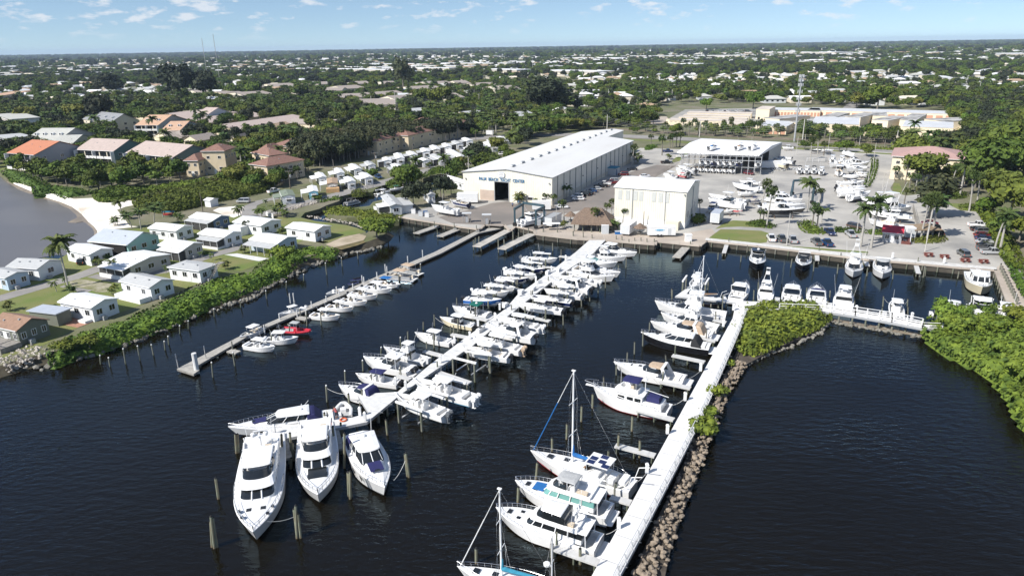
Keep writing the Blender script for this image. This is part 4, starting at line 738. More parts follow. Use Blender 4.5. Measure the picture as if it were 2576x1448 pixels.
fgr('P',(365,1345),(880,1080),2.4,1.2,'concrete runway pier left of the boat hoist slip',ql2,'runway piers of the travelling hoist',5,'runway_pier')
fgr('P',(775,1385),(1270,1140),2.4,1.2,'concrete runway pier right of the boat hoist slip',ql2,'runway piers of the travelling hoist',5,'runway_pier')
fgr('2',(2150,1240),(2210,1195),1.,1.,'metal gangway down to the long grey dock',stl,None,2,'gangway')
fgr('2',(1745,1200),(1815,1160),.9,1.,'metal gangway to the left floating dock',stl,None,2,'gangway')
fgr('2',(1935,1215),(1995,1180),.9,1.,'metal gangway to the right floating dock',stl,None,2,'gangway')
fgr('5',(2190,930),(2275,950),1.2,.55,'little stub platform near the outer end of the grey dock',xr,None,2)
fgr('6',(430,615),(525,630),1.3,.55,'little stub platform midway along the grey dock',xr,None,2)
qt7=qb4('long white pier running from the quay to the yacht T head',[Z('D',1410,250),Z('6',1000,1350),(1000,985)]+[Z('6',1700,1065),(1165,853),Z('6',2413,540),(1302,741),(1384,683),(1448,634),(1482,604),(1523,603.5),(1492,637),(1415,687),(1340,745),(1280,792),(1190,868)]+[Z('6',1750,1120),Z('D',1650,110),Z('D',1400,315),Z('D',730,450),Z('D',640,395),Z('D',640,375),Z('D',1290,282)],ZD,xd,.4,lp2((940,1045),(1500,612),26)+lp2((690,1088),(915,1055),6),name='white_pier',skirt=gry)
qb4('short finger pier between the two largest yachts',[Z('D',775,440),Z('D',815,430),Z('D',850,575),Z('D',800,583)],1.3,xr,.3,lp2(Z('D',790,445),Z('D',825,575),3),cat='finger pier',name='finger_pier')
qb4('short finger pier between the coupe yacht and the sport cruiser',[Z('D',1150,370),Z('D',1190,360),Z('D',1228,508),Z('D',1180,517)],1.3,xr,.3,lp2(Z('D',1170,375),Z('D',1205,505),3),cat='finger pier',name='finger_pier')
RP=[(1843,800),(1488,1448),(1420,1570),(1505,1570),(1560,1448),(1640,1298),(1701,1180),(1762,1060),(1830,905),(1880,787),(1960,778),(2059,781),(2151,795),(2243,811),(2320,826),(2370,828),(2372,819),(2320,815),(2243,799),(2151,785),(2059,771),(1957,765),(1905,758),(1852,757)]
rp=qb4('broad white concrete pier with white railing beside the rock breakwater',RP,1.75,qc('pier_white_concrete',(.74,.73,.71),.75,var=.12,scale=.35),.4,lp2((1862,800),(1480,1570),34)+lp2((1960,771),(2365,824),12)+lp2((1845,800),(1450,1570),30),name='white_pier',skirt=gry)
qb4('white pier arm reaching left from the junction to the hoist',[Z('F',900,660),Z('F',1480,722),Z('F',1690,728),Z('F',1690,712),Z('F',1490,698),Z('F',1010,635),Z('F',1080,560),Z('F',1050,555),Z('F',930,640)],ZD,xd,.3,lp2(Z('F',930,650),Z('F',1500,715),8),name='pier_arm',cat='pier',skirt=gry)
def qe4(root,cl,wd,z,st=3.):
 P=[G(u,v,z)for u,v in cl];mb=MB()
 for a,b in zip(P[:-1],P[1:]):
  d=b-a;n=int(d.length/st)
  for i in range(n):p=a+d*(i+.5)/n-root.location;mb.box((p.x,p.y,z+.004),(.07,wd,.008),gry,rz=math.atan2(d.y,d.x))
 mb.bu('deck_joint',root)
qe4(qt7,[(935,1045),(1005,985),(1180,862),(1330,745),(1470,630)],2.,ZD,2.4)
qe4(rp,[(1856,810),(1805,925),(1733,1062),(1660,1200),(1598,1325),(1524,1448)],2.7,1.75)
def xv(root,dpts,z,h,gap,m,name='railing',lean=.0):
 qu=[G(u,v,z)for u,v in dpts];xm=root.location;qu8=0;mb=MB()
 for a,b in zip(qu[:-1],qu[1:]):
  L_=(b-a).length;n=max(1,int(L_/gap));d=(b-a).normalized();o=Ve((d.y,-d.x,0))*lean
  for i in range(n+1):
   p=a+(b-a)*i/n-xm;mb.box((p.x+o.x*.5,p.y+o.y*.5,z+h/2),(.13,.13,h),m);
   mb.tu((p.x-d.x*0,p.y,z+.1),(p.x+o.x,p.y+o.y,z+h),.05,m,n=4)
  for q in(h,h*.55,h*.2):mb.tu(a-xm+Ve((o.x,o.y,q)),b-xm+Ve((o.x,o.y,q)),.055,m,n=4)
 return mb.bu(name,root)
xv(rp,[(1881,789),(1831,906),(1763,1061),(1702,1181),(1641,1299),(1561,1449),(1506,1569)],1.75,1.05,1.7,wht,lean=.35)
xv(rp,[(1960,777),(2059,780.5),(2151,794.5),(2243,810.5),(2320,825.5),(2370,827.5)],1.75,1.05,1.9,wht)
xv(rp,[(2059,771.5),(2151,785.5),(2243,799.5),(2320,815.5)],1.75,1.05,1.9,wht)
qu9=qb4('pale boardwalk along the quay of the right basin',[(1774,603),(1905,617),(2068,636),(2182,650),(2302,660),(2418,672),(2507,678),(2507,672),(2418,664),(2302,653),(2182,643),(2068,629),(1905,611),(1776,598)],1.45,qc('boardwalk_boards',(.64,.63,.60),.8,var=.25,scale=1.5),.25,lp2((1780,604),(2500,678),34),name='boardwalk',cat='boardwalk')
qc('finger_deck',(.55,.55,.54),.75,var=.15,scale=1)
FG=[('E',(1370,482),(1662,558),'finger pier with a white ladder in the empty slip beside the sailing yacht'),('E',(905,1225),(1248,1345),'finger pier below the aft-cabin yacht, nearest on the right pier'),('E',(1335,862),(1485,905),'finger pier behind the sailing yacht stern'),('E',(1530,222),(1800,295),'finger pier beside the white trawler'),('7',(1600,975),(1910,1040),'finger pier with a ladder in the empty slip under the black-hulled yacht'),('7',(1480,1225),(1775,1290),'finger pier beside the tan-awning yacht'),('7',(1990,640),(2115,662),'finger pier behind the sportfishing yachts'),('7',(1900,820),(2015,842),'finger pier behind the black-hulled yacht'),('6',(1020,1400),(1230,1440),'finger pier beside the navy-canvas cruiser'),('6',(1390,1170),(1510,1205),'finger pier beside the navy T-top boat'),('6',(1640,935),(1810,980),'finger pier beside the sportfishing boat with blue mat'),('6',(1900,775),(2050,805),'finger pier beyond the lone T-top boat'),('A',(880,975),(1070,1020),'finger pier beside the green-canvas boat'),('A',(1110,775),(1330,810),'finger pier beside the blue-hulled boat'),('A',(1400,610),(1560,650),'finger pier between white console boats on the left row'),('6',(1740,1125),(2080,1240),'long finger pier beside the empty boat hoist'),('A',(1590,735),(1700,760),'short finger pier on the right row near the navy hull'),('A',(1340,930),(1440,950),'finger pier by the low express boat'),('A',(1060,1150),(1160,1175),'short finger pier by the covered outboards'),('B',(240,655),(380,690),'short finger pier by the two big outboards'),('B',(0,862),(90,885),'short finger pier by the grey outboard'),('7',(40,572),(430,650),'finger pier under the quad-outboard boat'),('B',(440,240),(620,262),'finger pier near the quay end of the left row'),('B',(110,385),(400,420),'finger pier behind the navy open boat'),('8',(150,440),(165,365),'finger pier first from the junction on the cross pier'),('8',(585,462),(592,418),'finger pier between navy bimini and outrigger boats'),('8',(1030,525),(1040,478),'finger pier left of the lone T-top boat on the cross pier'),('8',(1480,590),(1482,535),'finger pier left of the black tent boat'),('8',(488,-5),(490,60),'finger pier left of two black-hulled berths at the boardwalk'),('8',(878,35),(902,105),'finger pier between two white boats at the boardwalk'),('8',(1295,85),(1320,165),'finger pier in the middle of the empty boardwalk berths'),('F',(1400,150),(1370,240),'finger pier near the left end of the boardwalk')]
for k,a,b,lb in FG:fgr(k,a,b,.95,1.,lb,zu['finger_deck'])
fgr('F',(1015,180),(915,285),2.,.7,'grey floating dock below the white storage cabin on the quay',xr,None,3,'floating_dock')
def qf5(k,a,b,wd,z,lq):
 p,q=G(*Z(k,*a)),G(*Z(k,*b));c=(p+q)/2;d=q-p;qc9(c,math.atan2(d.y,d.x),d.length*2,wd,z,lq)
qf5('6',(1980,1130),(2210,1190),4.,1.6,'empty white boat hoist on tall posts beside the long finger pier')
PL={'5':[(938,995,955,1062),(1032,1008,1050,1088),(1178,918,1200,1062),(1315,892,1338,1033),(1447,880,1468,978),(1562,855,1575,928),(1597,808,1608,878),(1703,710,1715,772),(1785,665,1795,725),(2038,545,2045,612),(2290,460,2298,522),(2022,1050,2032,1190),(2225,955,2245,1080)],'6':[(127,365,135,440),(313,290,320,342),(482,218,487,272),(697,100,710,212),(850,50,858,132),(1003,0,1010,62),(175,790,175,862),(348,700,350,772),(515,550,518,702),(650,560,655,692),(800,485,805,562),(937,415,940,498),(1060,360,1065,432),(1175,305,1178,378),(1278,235,1282,312),(1397,200,1400,278),(1605,110,1610,212),(705,1270,710,1425),(883,1130,885,1242),(1128,1170,1132,1245),(1220,930,1222,980),(1052,1030,1055,1132),(1485,755,1490,855),(1508,935,1512,1045),(1407,830,1412,885),(1738,780,1740,885),(1962,635,1965,742),(1403,1110,1406,1190)],'A':[(385,950,388,1095),(243,1055,245,1142),(688,1005,690,1172),(380,1190,382,1372),(553,860,556,960),(47,1165,52,1310),(672,740,675,832),(590,1130,592,1200),(845,920,850,1005)],'D':[(285,730,305,880),(1685,545,1712,722),(1678,552,1698,715),(1538,300,1550,410),(1098,45,1105,152),(1262,110,1270,222),(430,405,435,545),(446,405,450,540),(770,410,778,585),(832,398,842,590),(850,470,858,600),(1148,350,1160,505),(1205,325,1212,420),(1232,400,1230,655),(612,320,618,402),(645,315,650,380),(865,290,868,360),(1085,250,1088,330),(829,605,831,655),(250,1045,255,1232),(252,1010,275,1242),(262,1020,295,1235),(875,930,882,1168),(862,955,885,1160),(892,990,912,1165),(1258,685,1262,862),(1275,680,1272,880),(1264,690,1283,865)],'E':[(904,435,905,528),(1122,200,1118,312),(1014,330,1010,442),(796,615,783,732),(656,795,650,905),(345,1245,345,1352),(1203,112,1200,212),(1495,275,1490,382),(1395,410,1385,540),(1550,450,1547,575),(905,1215,895,1310),(1110,1245,1112,1360),(1375,775,1377,850),(1325,550,1320,600)],'7':[(1240,855,1238,968),(1172,955,1167,1040),(1065,1080,1065,1168),(1320,745,1318,892),(1385,668,1382,745),(1545,500,1543,560),(1600,355,1598,442),(1648,790,1645,925),(1552,1010,1552,1050),(2196,257,2192,300),(2380,357,2378,452),(2083,405,2080,552),(556,590,558,692),(730,445,735,545),(810,370,812,468),(893,300,890,388),(962,238,960,338),(1028,165,1025,215),(1085,118,1085,190),(1160,48,1158,145),(950,1208,950,1270)],'8':[(285,50,272,122),(465,75,460,152),(685,5,680,72),(662,95,655,172),(902,125,898,192),(1114,147,1110,217),(1373,110,1358,205),(1381,120,1378,195),(1652,152,1640,212),(1034,358,1030,442),(1232,380,1230,472),(1245,450,1240,505),(1462,405,1458,492),(1670,430,1668,522),(405,288,403,362),(380,360,378,405),(198,265,198,325),(597,310,590,400),(795,335,795,402),(8,242,8,312),(808,400,808,450)],'F':[(1315,240,1312,310),(1535,265,1530,330),(1595,180,1590,240),(875,595,873,655),(1080,230,1078,285),(565,175,562,250)],'P':[(345,1205,335,1320),(402,1185,398,1350),(718,1220,720,1400),(812,1230,822,1400),(960,1100,962,1320),(1050,1110,1052,1265),(1135,1070,1135,1225),(1213,1045,1216,1185),(1455,1060,1455,1190),(1688,1050,1690,1200),(1948,1105,1948,1260),(1610,1290,1612,1420)],'3':[(650,1250,652,1330),(748,1258,750,1350),(832,1280,835,1360),(1063,1290,1068,1370),(1118,1298,1122,1378),(1185,1325,1187,1400),(1240,1312,1243,1385),(1300,1310,1303,1385),(1357,1318,1360,1395),(1427,1320,1430,1400)],'d':[(1003,576,1005,592)]}
qm0={'5':'weathered piling off the mangrove bank','6':'weathered mooring piling among the boats of the middle basin','A':'mooring piling by the left row of the central pier','D':'greenish mooring piling off the yacht T head','E':'mooring piling by the nearer slips of the right pier','7':'mooring piling by the slips of the right pier and outer central row','8':'mooring piling in the right basin','F':'mooring piling in the channel near the boardwalk','P':'tall piling by the travelling hoist slip','3':'thin piling along the quay before the white storage hall','d':'small piling by the mangrove tree'}
for k,ls in PL.items():
 for(tx,ty,bx,by)in ls:
  t,b=Z(k,tx,ty),Z(k,bx,by);p=G(*b);hh=max(1.6,min(6.,ht(b[0],b[1],t[1],0)))
  q=G(t[0],t[1],hh);q=Ve((q.x,p.y+(q.y-p.y)*.3,hh))-p
  m=ql7 if k in 'DE' else ju;rr=.145 if k in 'DEP' else .12
  mb=MB();mb.tu((-q.x*.2,-q.y*.2,-1.5),(q.x,q.y,hh),rr*1.05,m,rr,n=8)
  r=mb.bu('mooring_piling',None,(p.x,p.y,0));xq(r,qm0[k],'piling',qm0[k]+'s')
  MB().tu((q.x*1.,q.y*1.,hh+.003),(q.x*1.05,q.y*1.05,hh+.16),rr*1.12,wht if k in '56' else zw,rr*.3,n=8).bu('cap',r)
for(tx,ty,bx,by)in[(1683,968,1700,1102),(1955,890,1968,1010)]:
 b=Z('5',bx,by);p=G(*b,.6);xq(MB().tu((0,0,-2),(0,0,ht(b[0],b[1],Z('5',tx,ty)[1],.6)),.09,stl,n=6).bu('dock_pole',None,p),'slim pale pole at the outer end of the grey dock','pole','slim poles on the grey dock')
for(tx,ty,bx,by)in[(360,390,362,470),(394,395,396,455),(565,475,568,535),(807,325,808,398),(827,345,830,412),(1047,218,1050,282),(1065,232,1068,302),(1266,118,1270,172),(1283,138,1287,192),(1482,48,1485,92),(1625,-20,1627,32),(510,548,512,600),(255,600,262,655),(1190,222,1192,250),(960,330,962,360),(707,445,709,480),(428,575,430,620),(115,722,117,765)]:
 b=Z('6',bx,by);p=G(*b,.3);xq(MB().tu((0,0,-2),(0,0,max(1.5,ht(b[0],b[1],Z('6',tx,ty)[1],.3))),.11,xd,n=6).bu('dock_pole',None,p),'slim pale pole along the grey dock','pole','slim poles on the grey dock')
b=Z('5',1885,1150);p=G(*b,0);r=MB().tu((0,0,-2),(0,0,ht(b[0],b[1],Z('5',1857,960)[1],0)),.38,xd,n=10).bu('guide_pile',None,p);xq(r,'thick white guide pile at the outer corner of the grey dock','piling')
PD={'D':[(1348,268),(1385,305),(718,400)],'6':[(1368,1265),(1465,1300),(1670,1060),(1795,1050),(1930,865),(2155,700),(2365,545)],'A':[(945,1095),(1160,1010),(1220,890),(1462,715),(1680,535),(840,1255),(1168,1020)],'B':[(85,660),(535,310),(110,720),(320,480)],'E':[(1880,158),(1750,400),(1600,690),(1393,1095)],'7':[(1868,1130),(1720,1410),(2085,705),(2182,550),(295,290)],'8':[(368,440),(807,485),(1262,545),(1105,45),(1528,85)]}
for k,ls in PD.items():
 for x,y in ls:
  p=G(*Z(k,x,y),1.6 if k not in 'E7' else 1.76)
  r=MB().box((0,0,.55),(.34,.34,1.1),wht).bu('power_pedestal',None,p);xq(r,'white power pedestal on the edge of the '+{'D':'pier T head','6':'central white pier, outer half','A':'central white pier, middle','B':'central white pier, shore end','E':'right white pier, nearer part','7':'right white pier, middle part','8':'right basin docks'}[k],'power pedestal','power pedestals '+{'D':'at the T head','6':'on the outer central pier','A':'on the middle of the central pier','B':'on the shore end of the central pier','E':'on the near right pier','7':'on the middle right pier','8':'around the right basin'}[k])
  MB().box((0,0,1.2),(.42,.42,.2),wht,tap=.5).bu('lamp_cap',r)
for i,(k,x,y)in enumerate((('A',1290,850),('A',1500,680),('B',265,510),('B',430,470),('A',965,1170),('6',2190,745),('A',1650,640),('8',1420,520))):
 p=G(*Z(k,x,y),1.56);r=MB().box((0,0,.3),(1.5,.6,.6),wht).bu('dock_box',None,p);r.rotation_euler[2]=R(64);xq(r,'white dock box lying on the pier deck','dock box','white dock boxes on the piers');MB().box((0,0,.65),(1.54,.64,.09),wht,tap=.9).bu('lid',r)
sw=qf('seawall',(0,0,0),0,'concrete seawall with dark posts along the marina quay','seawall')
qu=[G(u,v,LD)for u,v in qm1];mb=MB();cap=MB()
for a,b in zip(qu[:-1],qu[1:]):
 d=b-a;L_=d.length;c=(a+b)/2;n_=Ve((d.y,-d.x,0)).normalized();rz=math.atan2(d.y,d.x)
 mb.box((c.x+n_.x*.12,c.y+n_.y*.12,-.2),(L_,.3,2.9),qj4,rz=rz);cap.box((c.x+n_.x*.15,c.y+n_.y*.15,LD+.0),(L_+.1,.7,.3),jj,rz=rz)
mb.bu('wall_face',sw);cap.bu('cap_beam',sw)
i=0
for a,b in zip(qu[:-1],qu[1:]):
 L_=(b-a).length;n=int(L_/2.6)
 if b.y<100:continue
 for j in range(n):
  i+=1
  if i>98:break
  d=(b-a).normalized();q=a+(b-a)*(j+.5)/n+Ve((d.y,-d.x,0))*.45;MB().tu((q.x,q.y,-1.5),(q.x,q.y,LD-.1),.16,ju,n=6).bu('post',sw)
for j in range(13):
 t=j/12;p=G(*Z('8',1975+135*t,190+290*t));r=MB().tu((0,0,-1.5),(0,0,2.7),.17,ju,.16,n=8).bu('mooring_piling',None,p);xq(r,'stout piling in the close row along the right seawall','piling','close row of pilings along the right seawall');MB().tu((0,0,2.703),(0,0,2.85),.19,zw,.05,n=8).bu('cap',r)
def qe0(c,rz,Lm,hh,lq):
 r=qf('boat_stand',(c.x,c.y,LD),rz,lq,'boat stand','stands and trailers under the boats ashore')
 for x in(-.3,.15):
  for s_ in(1,-1):MB().tu((x*Lm,s_*1.5,0),(x*Lm,s_*.9,hh),.07,qp8,n=4).bu('leg',r)
 MB().box((-.3*Lm,0,hh*.5-.1),(.5,.5,hh*.9),qo).box((.2*Lm,0,hh*.5-.1),(.5,.5,hh*.9),qo).bu('keel_block',r)
YB=[('C',(895,690),(1140,722),qb(qa,qa,qh,2,zm,9.),9.,'white T-top centre console at the back of the boatyard middle group'),('C',(808,735),(1155,795),bxp(qa,'hard',qa,None,11,1,qh),11.,'white express boat with a dark waterline, second in the boatyard middle group'),('C',(505,848),(985,945),qb(qa,qa,qg3,2,zm,11.4),11.4,'large white centre console with a long bow rail in the boatyard'),('C',(497,935),(945,1010),bxp(qa,'none',qa,None,11.,1,qh,bm=qa,plat=False),11.,'low white speedboat under a shrink cover in the boatyard'),('C',(828,1040),(645,1062),xo(qa,4.6),4.6,'little open white boat on a trailer behind the box trailer'),('C',(1748,1035),(1240,1055),bxp(qd0,'hard',qa,None,12.5,0),12.5,'black-bottomed white express yacht on stands behind the palms'),('C',(1735,985),(1185,990),bxp(qa,'hard',qa,None,12.6,2,qd,bm=qa),12.6,'white express boat with an orange stripe by the blue hoist'),('C',(1700,935),(1260,905),bco(qa,12.5,None,gls),12.5,'white yacht farthest in the group by the blue hoist'),('C',(95,605),(215,635),bbr(qh3,qh3,qd,6.),6.,'small boat under a red cover at the left of the yard'),('C',(75,530),(235,605),qb(qa,qa,qd,2,qa,8.6),8.6,'white boat between the red cover and the big T-top at the left of the yard'),('C',(115,505),(335,575),qb(qa,qa,qd,2,qa,10.),10.,'large white T-top boat left of the rack building'),('C',(-70,600),(105,655),qb(qa,qa,qd,1,qa,7.6),7.6,'white boat with grey seats nearest the road fence'),('C',(1238,428),(1498,500),qb(qn9,qa,qd,2,qa,10.,open_=True),10.,'pale yellow sleek boat right of the rack building'),('C',(1338,405),(1590,455),qb(qa,qa,qd,2,qa,9.8,open_=True),9.8,'white sleek boat behind the pale yellow one'),('C',(1370,383),(1560,405),qb(qa,qa,qd,1,qa,8.,open_=True),8.,'white boat farthest in the trio right of the racks'),('Y',(332,335),(312,430),qb(qa,qa,qd,2,qa,9.2),9.2,'white boat stern-on with two black outboards, leftmost of three'),('Y',(465,348),(425,440),qb(qa,qa,qh,2,qa,9.2),9.2,'white boat stern-on, middle of three by the road'),('Y',(615,370),(535,440),qb(qa,qa,qh,2,qa,9.2),9.2,'white boat stern-on with an open frame, rightmost of three'),('Y',(790,462),(500,490),bxp(qa,'arch',qa,None,11,0),11.,'white cruiser at the back of the long row by the hedge'),('Y',(485,535),(725,530),qb(qa,qa,qh,2,qa,9.),9.,'white boat with its bow to the yard, second in the hedge row'),('Y',(770,580),(600,580),bbr(qa,qa,qd,6.4),6.4,'small white boat third in the hedge row'),('Y',(665,632),(455,628),bxp(qa,'none',qa,None,8.4,0),8.4,'white cuddy boat fourth in the hedge row'),('Y',(725,700),(400,722),qb(qa,qa,qh,2,qa,9.,open_=True),9.,'white open boat fifth in the hedge row'),('Y',(700,742),(380,762),bbr(qa,None,qd,7.4),7.4,'white runabout sixth in the hedge row'),('Y',(745,798),(365,793),qb(qa,qa,qd,2,qa,9.6,open_=True),9.6,'white boat with a black outboard seventh in the hedge row'),('Y',(722,828),(400,852),qb(qa,None,qh,1,qa,8.8,open_=True),8.8,'white open skiff nearest in the hedge row'),('Y',(825,828),(530,900),qb(qa,qa,qh,2,zm,9.2),9.2,'white centre console with black bottom beside the sportfisher'),('Y',(690,905),(1080,955),bsf(qa,14.,False),14.,'white sportfishing yacht with long outriggers ashore'),('Y',(765,1045),(1235,1000),bsf(qa,14.,False),14.,'white sportfishing yacht second from the gatehouse row'),('Y',(790,1082),(1290,1140),bco(qa,14.5,None,gls),14.5,'white motor yacht with oval black window ashore'),('Y',(770,1190),(1300,1285),bsf(qa,14.,False,True,xf),14.,'white yacht with tan deckhouse windows just behind the gatehouse'),('C',(1170,930),(1035,945),bbr(jd,qt,qd,6.),6.,'boat under a navy cover between the two yard groups'),('C',(500,1030),(600,1005),bbr(qi9,zl,qd,6.),6.,'boat under a bright blue cover by the second hall'),('C',(940,1075),(860,1075),bbr(qh3,None,qd,6.),6.,'small maroon boat on a trailer behind the palms'),('C',(1130,830),(900,850),qb(qa,qa,qh,2,qa,8.6),8.6,'white boat behind the low shrink-covered speedboat group'),('C',(1640,905),(1300,880),bxp(qa,'arch',qa,None,11,0),11.,'white cruiser behind the blue yard hoist'),('C',(1700,960),(1420,945),qb(qa,qa,qh,3,qa,10),10.,'white centre console wedged under the blue yard hoist'),('Y',(20,295),(160,300),qb(qd0,None,qd,1,qa,8),8.,'dark open boat on a trailer by the street palms'),('Y',(330,300),(215,300),qb(qa,None,qd,1,qa,8),8.,'white open boat on a trailer by the street palms'),('Y',(600,345),(460,325),qb(qa,None,qh,1,qa,8),8.,'white skiff on a trailer behind the stern-on boats'),('C',(1440,262),(1560,270),qb(qa,qa,qd,2,qa,8),8.,'white boat beyond the back corner of the rack building'),('Y',(260,465),(430,470),xo(qa,4.6),4.6,'long low skiff lying before the stern-on boats'),('Y',(720,520),(520,505),bxp(qa,'none',qa,None,9,0),9.,'white cuddy boat tucked in the hedge row, upper'),('Y',(760,605),(620,600),bbr(qa,qa,qd,6.4),6.4,'white hard-top runabout in the hedge row, upper middle'),('Y',(700,720),(470,712),qb(qa,qa,qh,2,qa,9),9.,'white T-top boat tucked in the hedge row, middle'),('Y',(730,775),(520,770),bxp(qa,'hard',qa,None,9,0),9.,'white hard-top boat tucked in the hedge row, lower'),('Y',(1060,990),(780,960),qb(qa,None,qh,2,zm,9),9.,'white open boat between the two sportfishing yachts ashore'),('Y',(410,545),(395,590),bbr(qa,qa,qd,6.),6.,'small white boat stern-on alone in mid-yard')]
for k,b,s_,T,L0,lb in YB:
 qq4=L0>11;dz=LD+(1.3 if qq4 else .9)
 r_,l_,z_,c_=bt0(T,L0,Z(k,*b),Z(k,*s_),lb,1.9 if qq4 else 1.4,1.3 if qq4 else .9,'boat_ashore','boat','boats ashore in the boatyard',dz,Lf=7.8 if 'stern-on' in lb else None)
 qe0(c_,z_,l_,dz-LD-.45,'stand under the '+' '.join(lb.split()[:10]))
for i,(k,x,y)in enumerate((('C',1660,545),('C',1752,548),('Y',75,548),('Y',170,560))):
 p=Z(k,x,y+20);q=Z(k,x+10,y-35)
 r_,l_,z_,c_=bt0(qb(qa,qa if i%2 else zq,qd,2,qa,8.),8.,q,p,['white T-top boat stern-on, first right of the white container','white T-top boat stern-on, second right of the container','black T-top boat stern-on, third right of the container','white T-top boat stern-on, fourth right of the container'][i],1.3,.9,'boat_ashore','boat','small boats parked stern-on in mid-yard',LD+.7,Lf=6.4);qe0(c_,z_,l_,.35,'trailer under the '+qk0[i]+' small boat right of the container')
for b,s_,T,L0,lb,dz in(((1262,1295),(1690,1385),qb(qa,qa,qh,2,qa,9.),9.,'white T-top boat on stands before the yacht center hall',LD+.9),((1570,1195),(1890,1270),bbr(jd,qa,qd,7.2),7.2,'dark grey and white wakeboard boat beside the white container',LD+.8)):
 r_,l_,z_,c_=bt0(T,L0,Z('Q',*b),Z('Q',*s_),lb,1.3,.9,'boat_ashore','boat','boats ashore beside the yacht center hall',dz);qe0(c_,z_,l_,.5,'stand under the '+' '.join(lb.split()[:8]))
r_,l_,z_,c_=bt0(qb(qa,qa,qd,2,qa,9.6),9.6,Z('Q',620,1050),Z('Q',370,1120),'white centre console on a lift in the narrow canal',1.6,1.,'center_console_boat','boat','boats on the narrow canal',1.2);qc9(c_,z_,l_,4,1.2,'boat lift in the narrow canal')
bt0(qb(qa,qe3,qd,1,qa,8.),8.,Z('Q',740,1015),Z('Q',600,1040),'white boat with a green T-top in the narrow canal',1.6,1.,'center_console_boat','boat','boats on the narrow canal',1.)
bt0(bpo(zq,7.4,gry),7.4,Z('S',1745,1010),Z('S',1520,1065),'black and grey pontoon boat on the narrow canal',.9,.8,'pontoon_boat','pontoon boat','boats on the narrow canal',.2)
xn=qa7('cream_ribbed_steel',(.72,.70,.63),.6,col2=(.66,.64,.56))
xe=qa7('pale_ribbed_steel',(.74,.71,.62),.6,axis='Y',col2=(.70,.665,.55))
qm8=qc('white_metal_roof',(.70,.70,.68),.55,col2=(.64,.63,.60),scale=.12,stretch=(.25,1,1),detail=9)
xy=qc('house_white_siding',(.76,.77,.78),.6,var=.06,scale=1.);qe=qc('white_coated_roof',(.80,.80,.79),.6,col2=(.60,.60,.57),scale=.4,detail=9,lo=.48,hi=.85,stretch=(1,.3,1))
qk=qc('grey_shingle_roof',(.45,.46,.46),.8,var=.12,scale=1.2);qi4=qc('brown_shingle_roof',(.30,.185,.125),.85,var=.25,scale=1.5);zj=qc('tan_shingle_roof',(.42,.30,.20),.85,var=.2,scale=1.5)
qf8=qc('green_shingle_roof',(.20,.24,.18),.85,var=.2,scale=1.5);jn=qc('blue_grey_metal_roof',(.46,.50,.56),.4,var=.08);qi2=qc('olive_siding',(.17,.18,.145),.7,var=.08);qp0=qc('teal_siding',(.34,.56,.52),.6,var=.06);ql3=qc('slate_blue_siding',(.10,.16,.27),.6,var=.08)
qo9=qc('aqua_siding',(.25,.55,.66),.6,var=.06);jl=qc('grey_beige_siding',(.50,.47,.42),.6,var=.08);qp=qc('light_grey_siding',(.55,.57,.58),.6,var=.06)
xz=qc('orange_tile_roof',(.50,.20,.11),.8,var=.18,scale=2);qm=qc('dusty_pink_shingle_roof',(.46,.375,.335),.85,var=.15,scale=.8);xb=qc('peach_shingle_roof',(.55,.36,.24),.85,var=.15,scale=1.);qq=qc('pale_grey_roof',(.48,.48,.44),.8,var=.15,scale=1);qi5=qc('brown_barrel_tile_roof',(.185,.095,.075),.8,col2=(.26,.15,.11),scale=1.5);xt=qc('taupe_shingle_roof',(.33,.285,.25),.85,var=.15,scale=1);qr4=qc('pink_tile_roof',(.44,.285,.255),.8,var=.15,scale=1.2)
qi6=qc('beige_stucco',(.60,.50,.35),.85,var=.1,scale=.6);yst=qc('yellow_stucco',(.78,.68,.50),.85,var=.08,scale=.4);cst=qc('cream_stucco',(.68,.62,.5),.85,var=.08);gst=qc('grey_stucco',(.42,.40,.37),.85,var=.1);qg7=qc('dark_teal_siding',(.12,.19,.19),.7,var=.1)
jw=qc('red_roll_door',(.55,.09,.03),.6,var=.1);jx=qc('salmon_roll_door',(.55,.30,.20),.6,var=.1);qg8=qc('new_lumber_deck',(.52,.33,.16),.8,var=.2,scale=2);qd8=qc('blue_door',(.10,.20,.33),.6,var=.1)
qj7=qc('screen_mesh_dark',(.05,.05,.05),.7,var=.3,scale=.6);qc1=qc('white_fence',(.72,.72,.71),.7,var=.1)
jr=qc('blank_white_roof',(.82,.82,.82),.5,var=.04,scale=.2)
def qi8(Nn,Lc,Rc,z):
 pn,pl,pr=G(*Nn,z),G(*Lc,z),G(*Rc,z);a=pl-pn;b=pr-pn
 ta=math.atan2(a.y,a.x)-math.pi/2;tb=math.atan2(b.y,b.x)
 la,lb=math.hypot(a.x,a.y),math.hypot(b.x,b.y);d=(ta-tb+math.pi)%(2*math.pi)-math.pi;th=tb+d*(la/(la+lb))
 return Ve((pn.x,pn.y,0)),th,lb,la
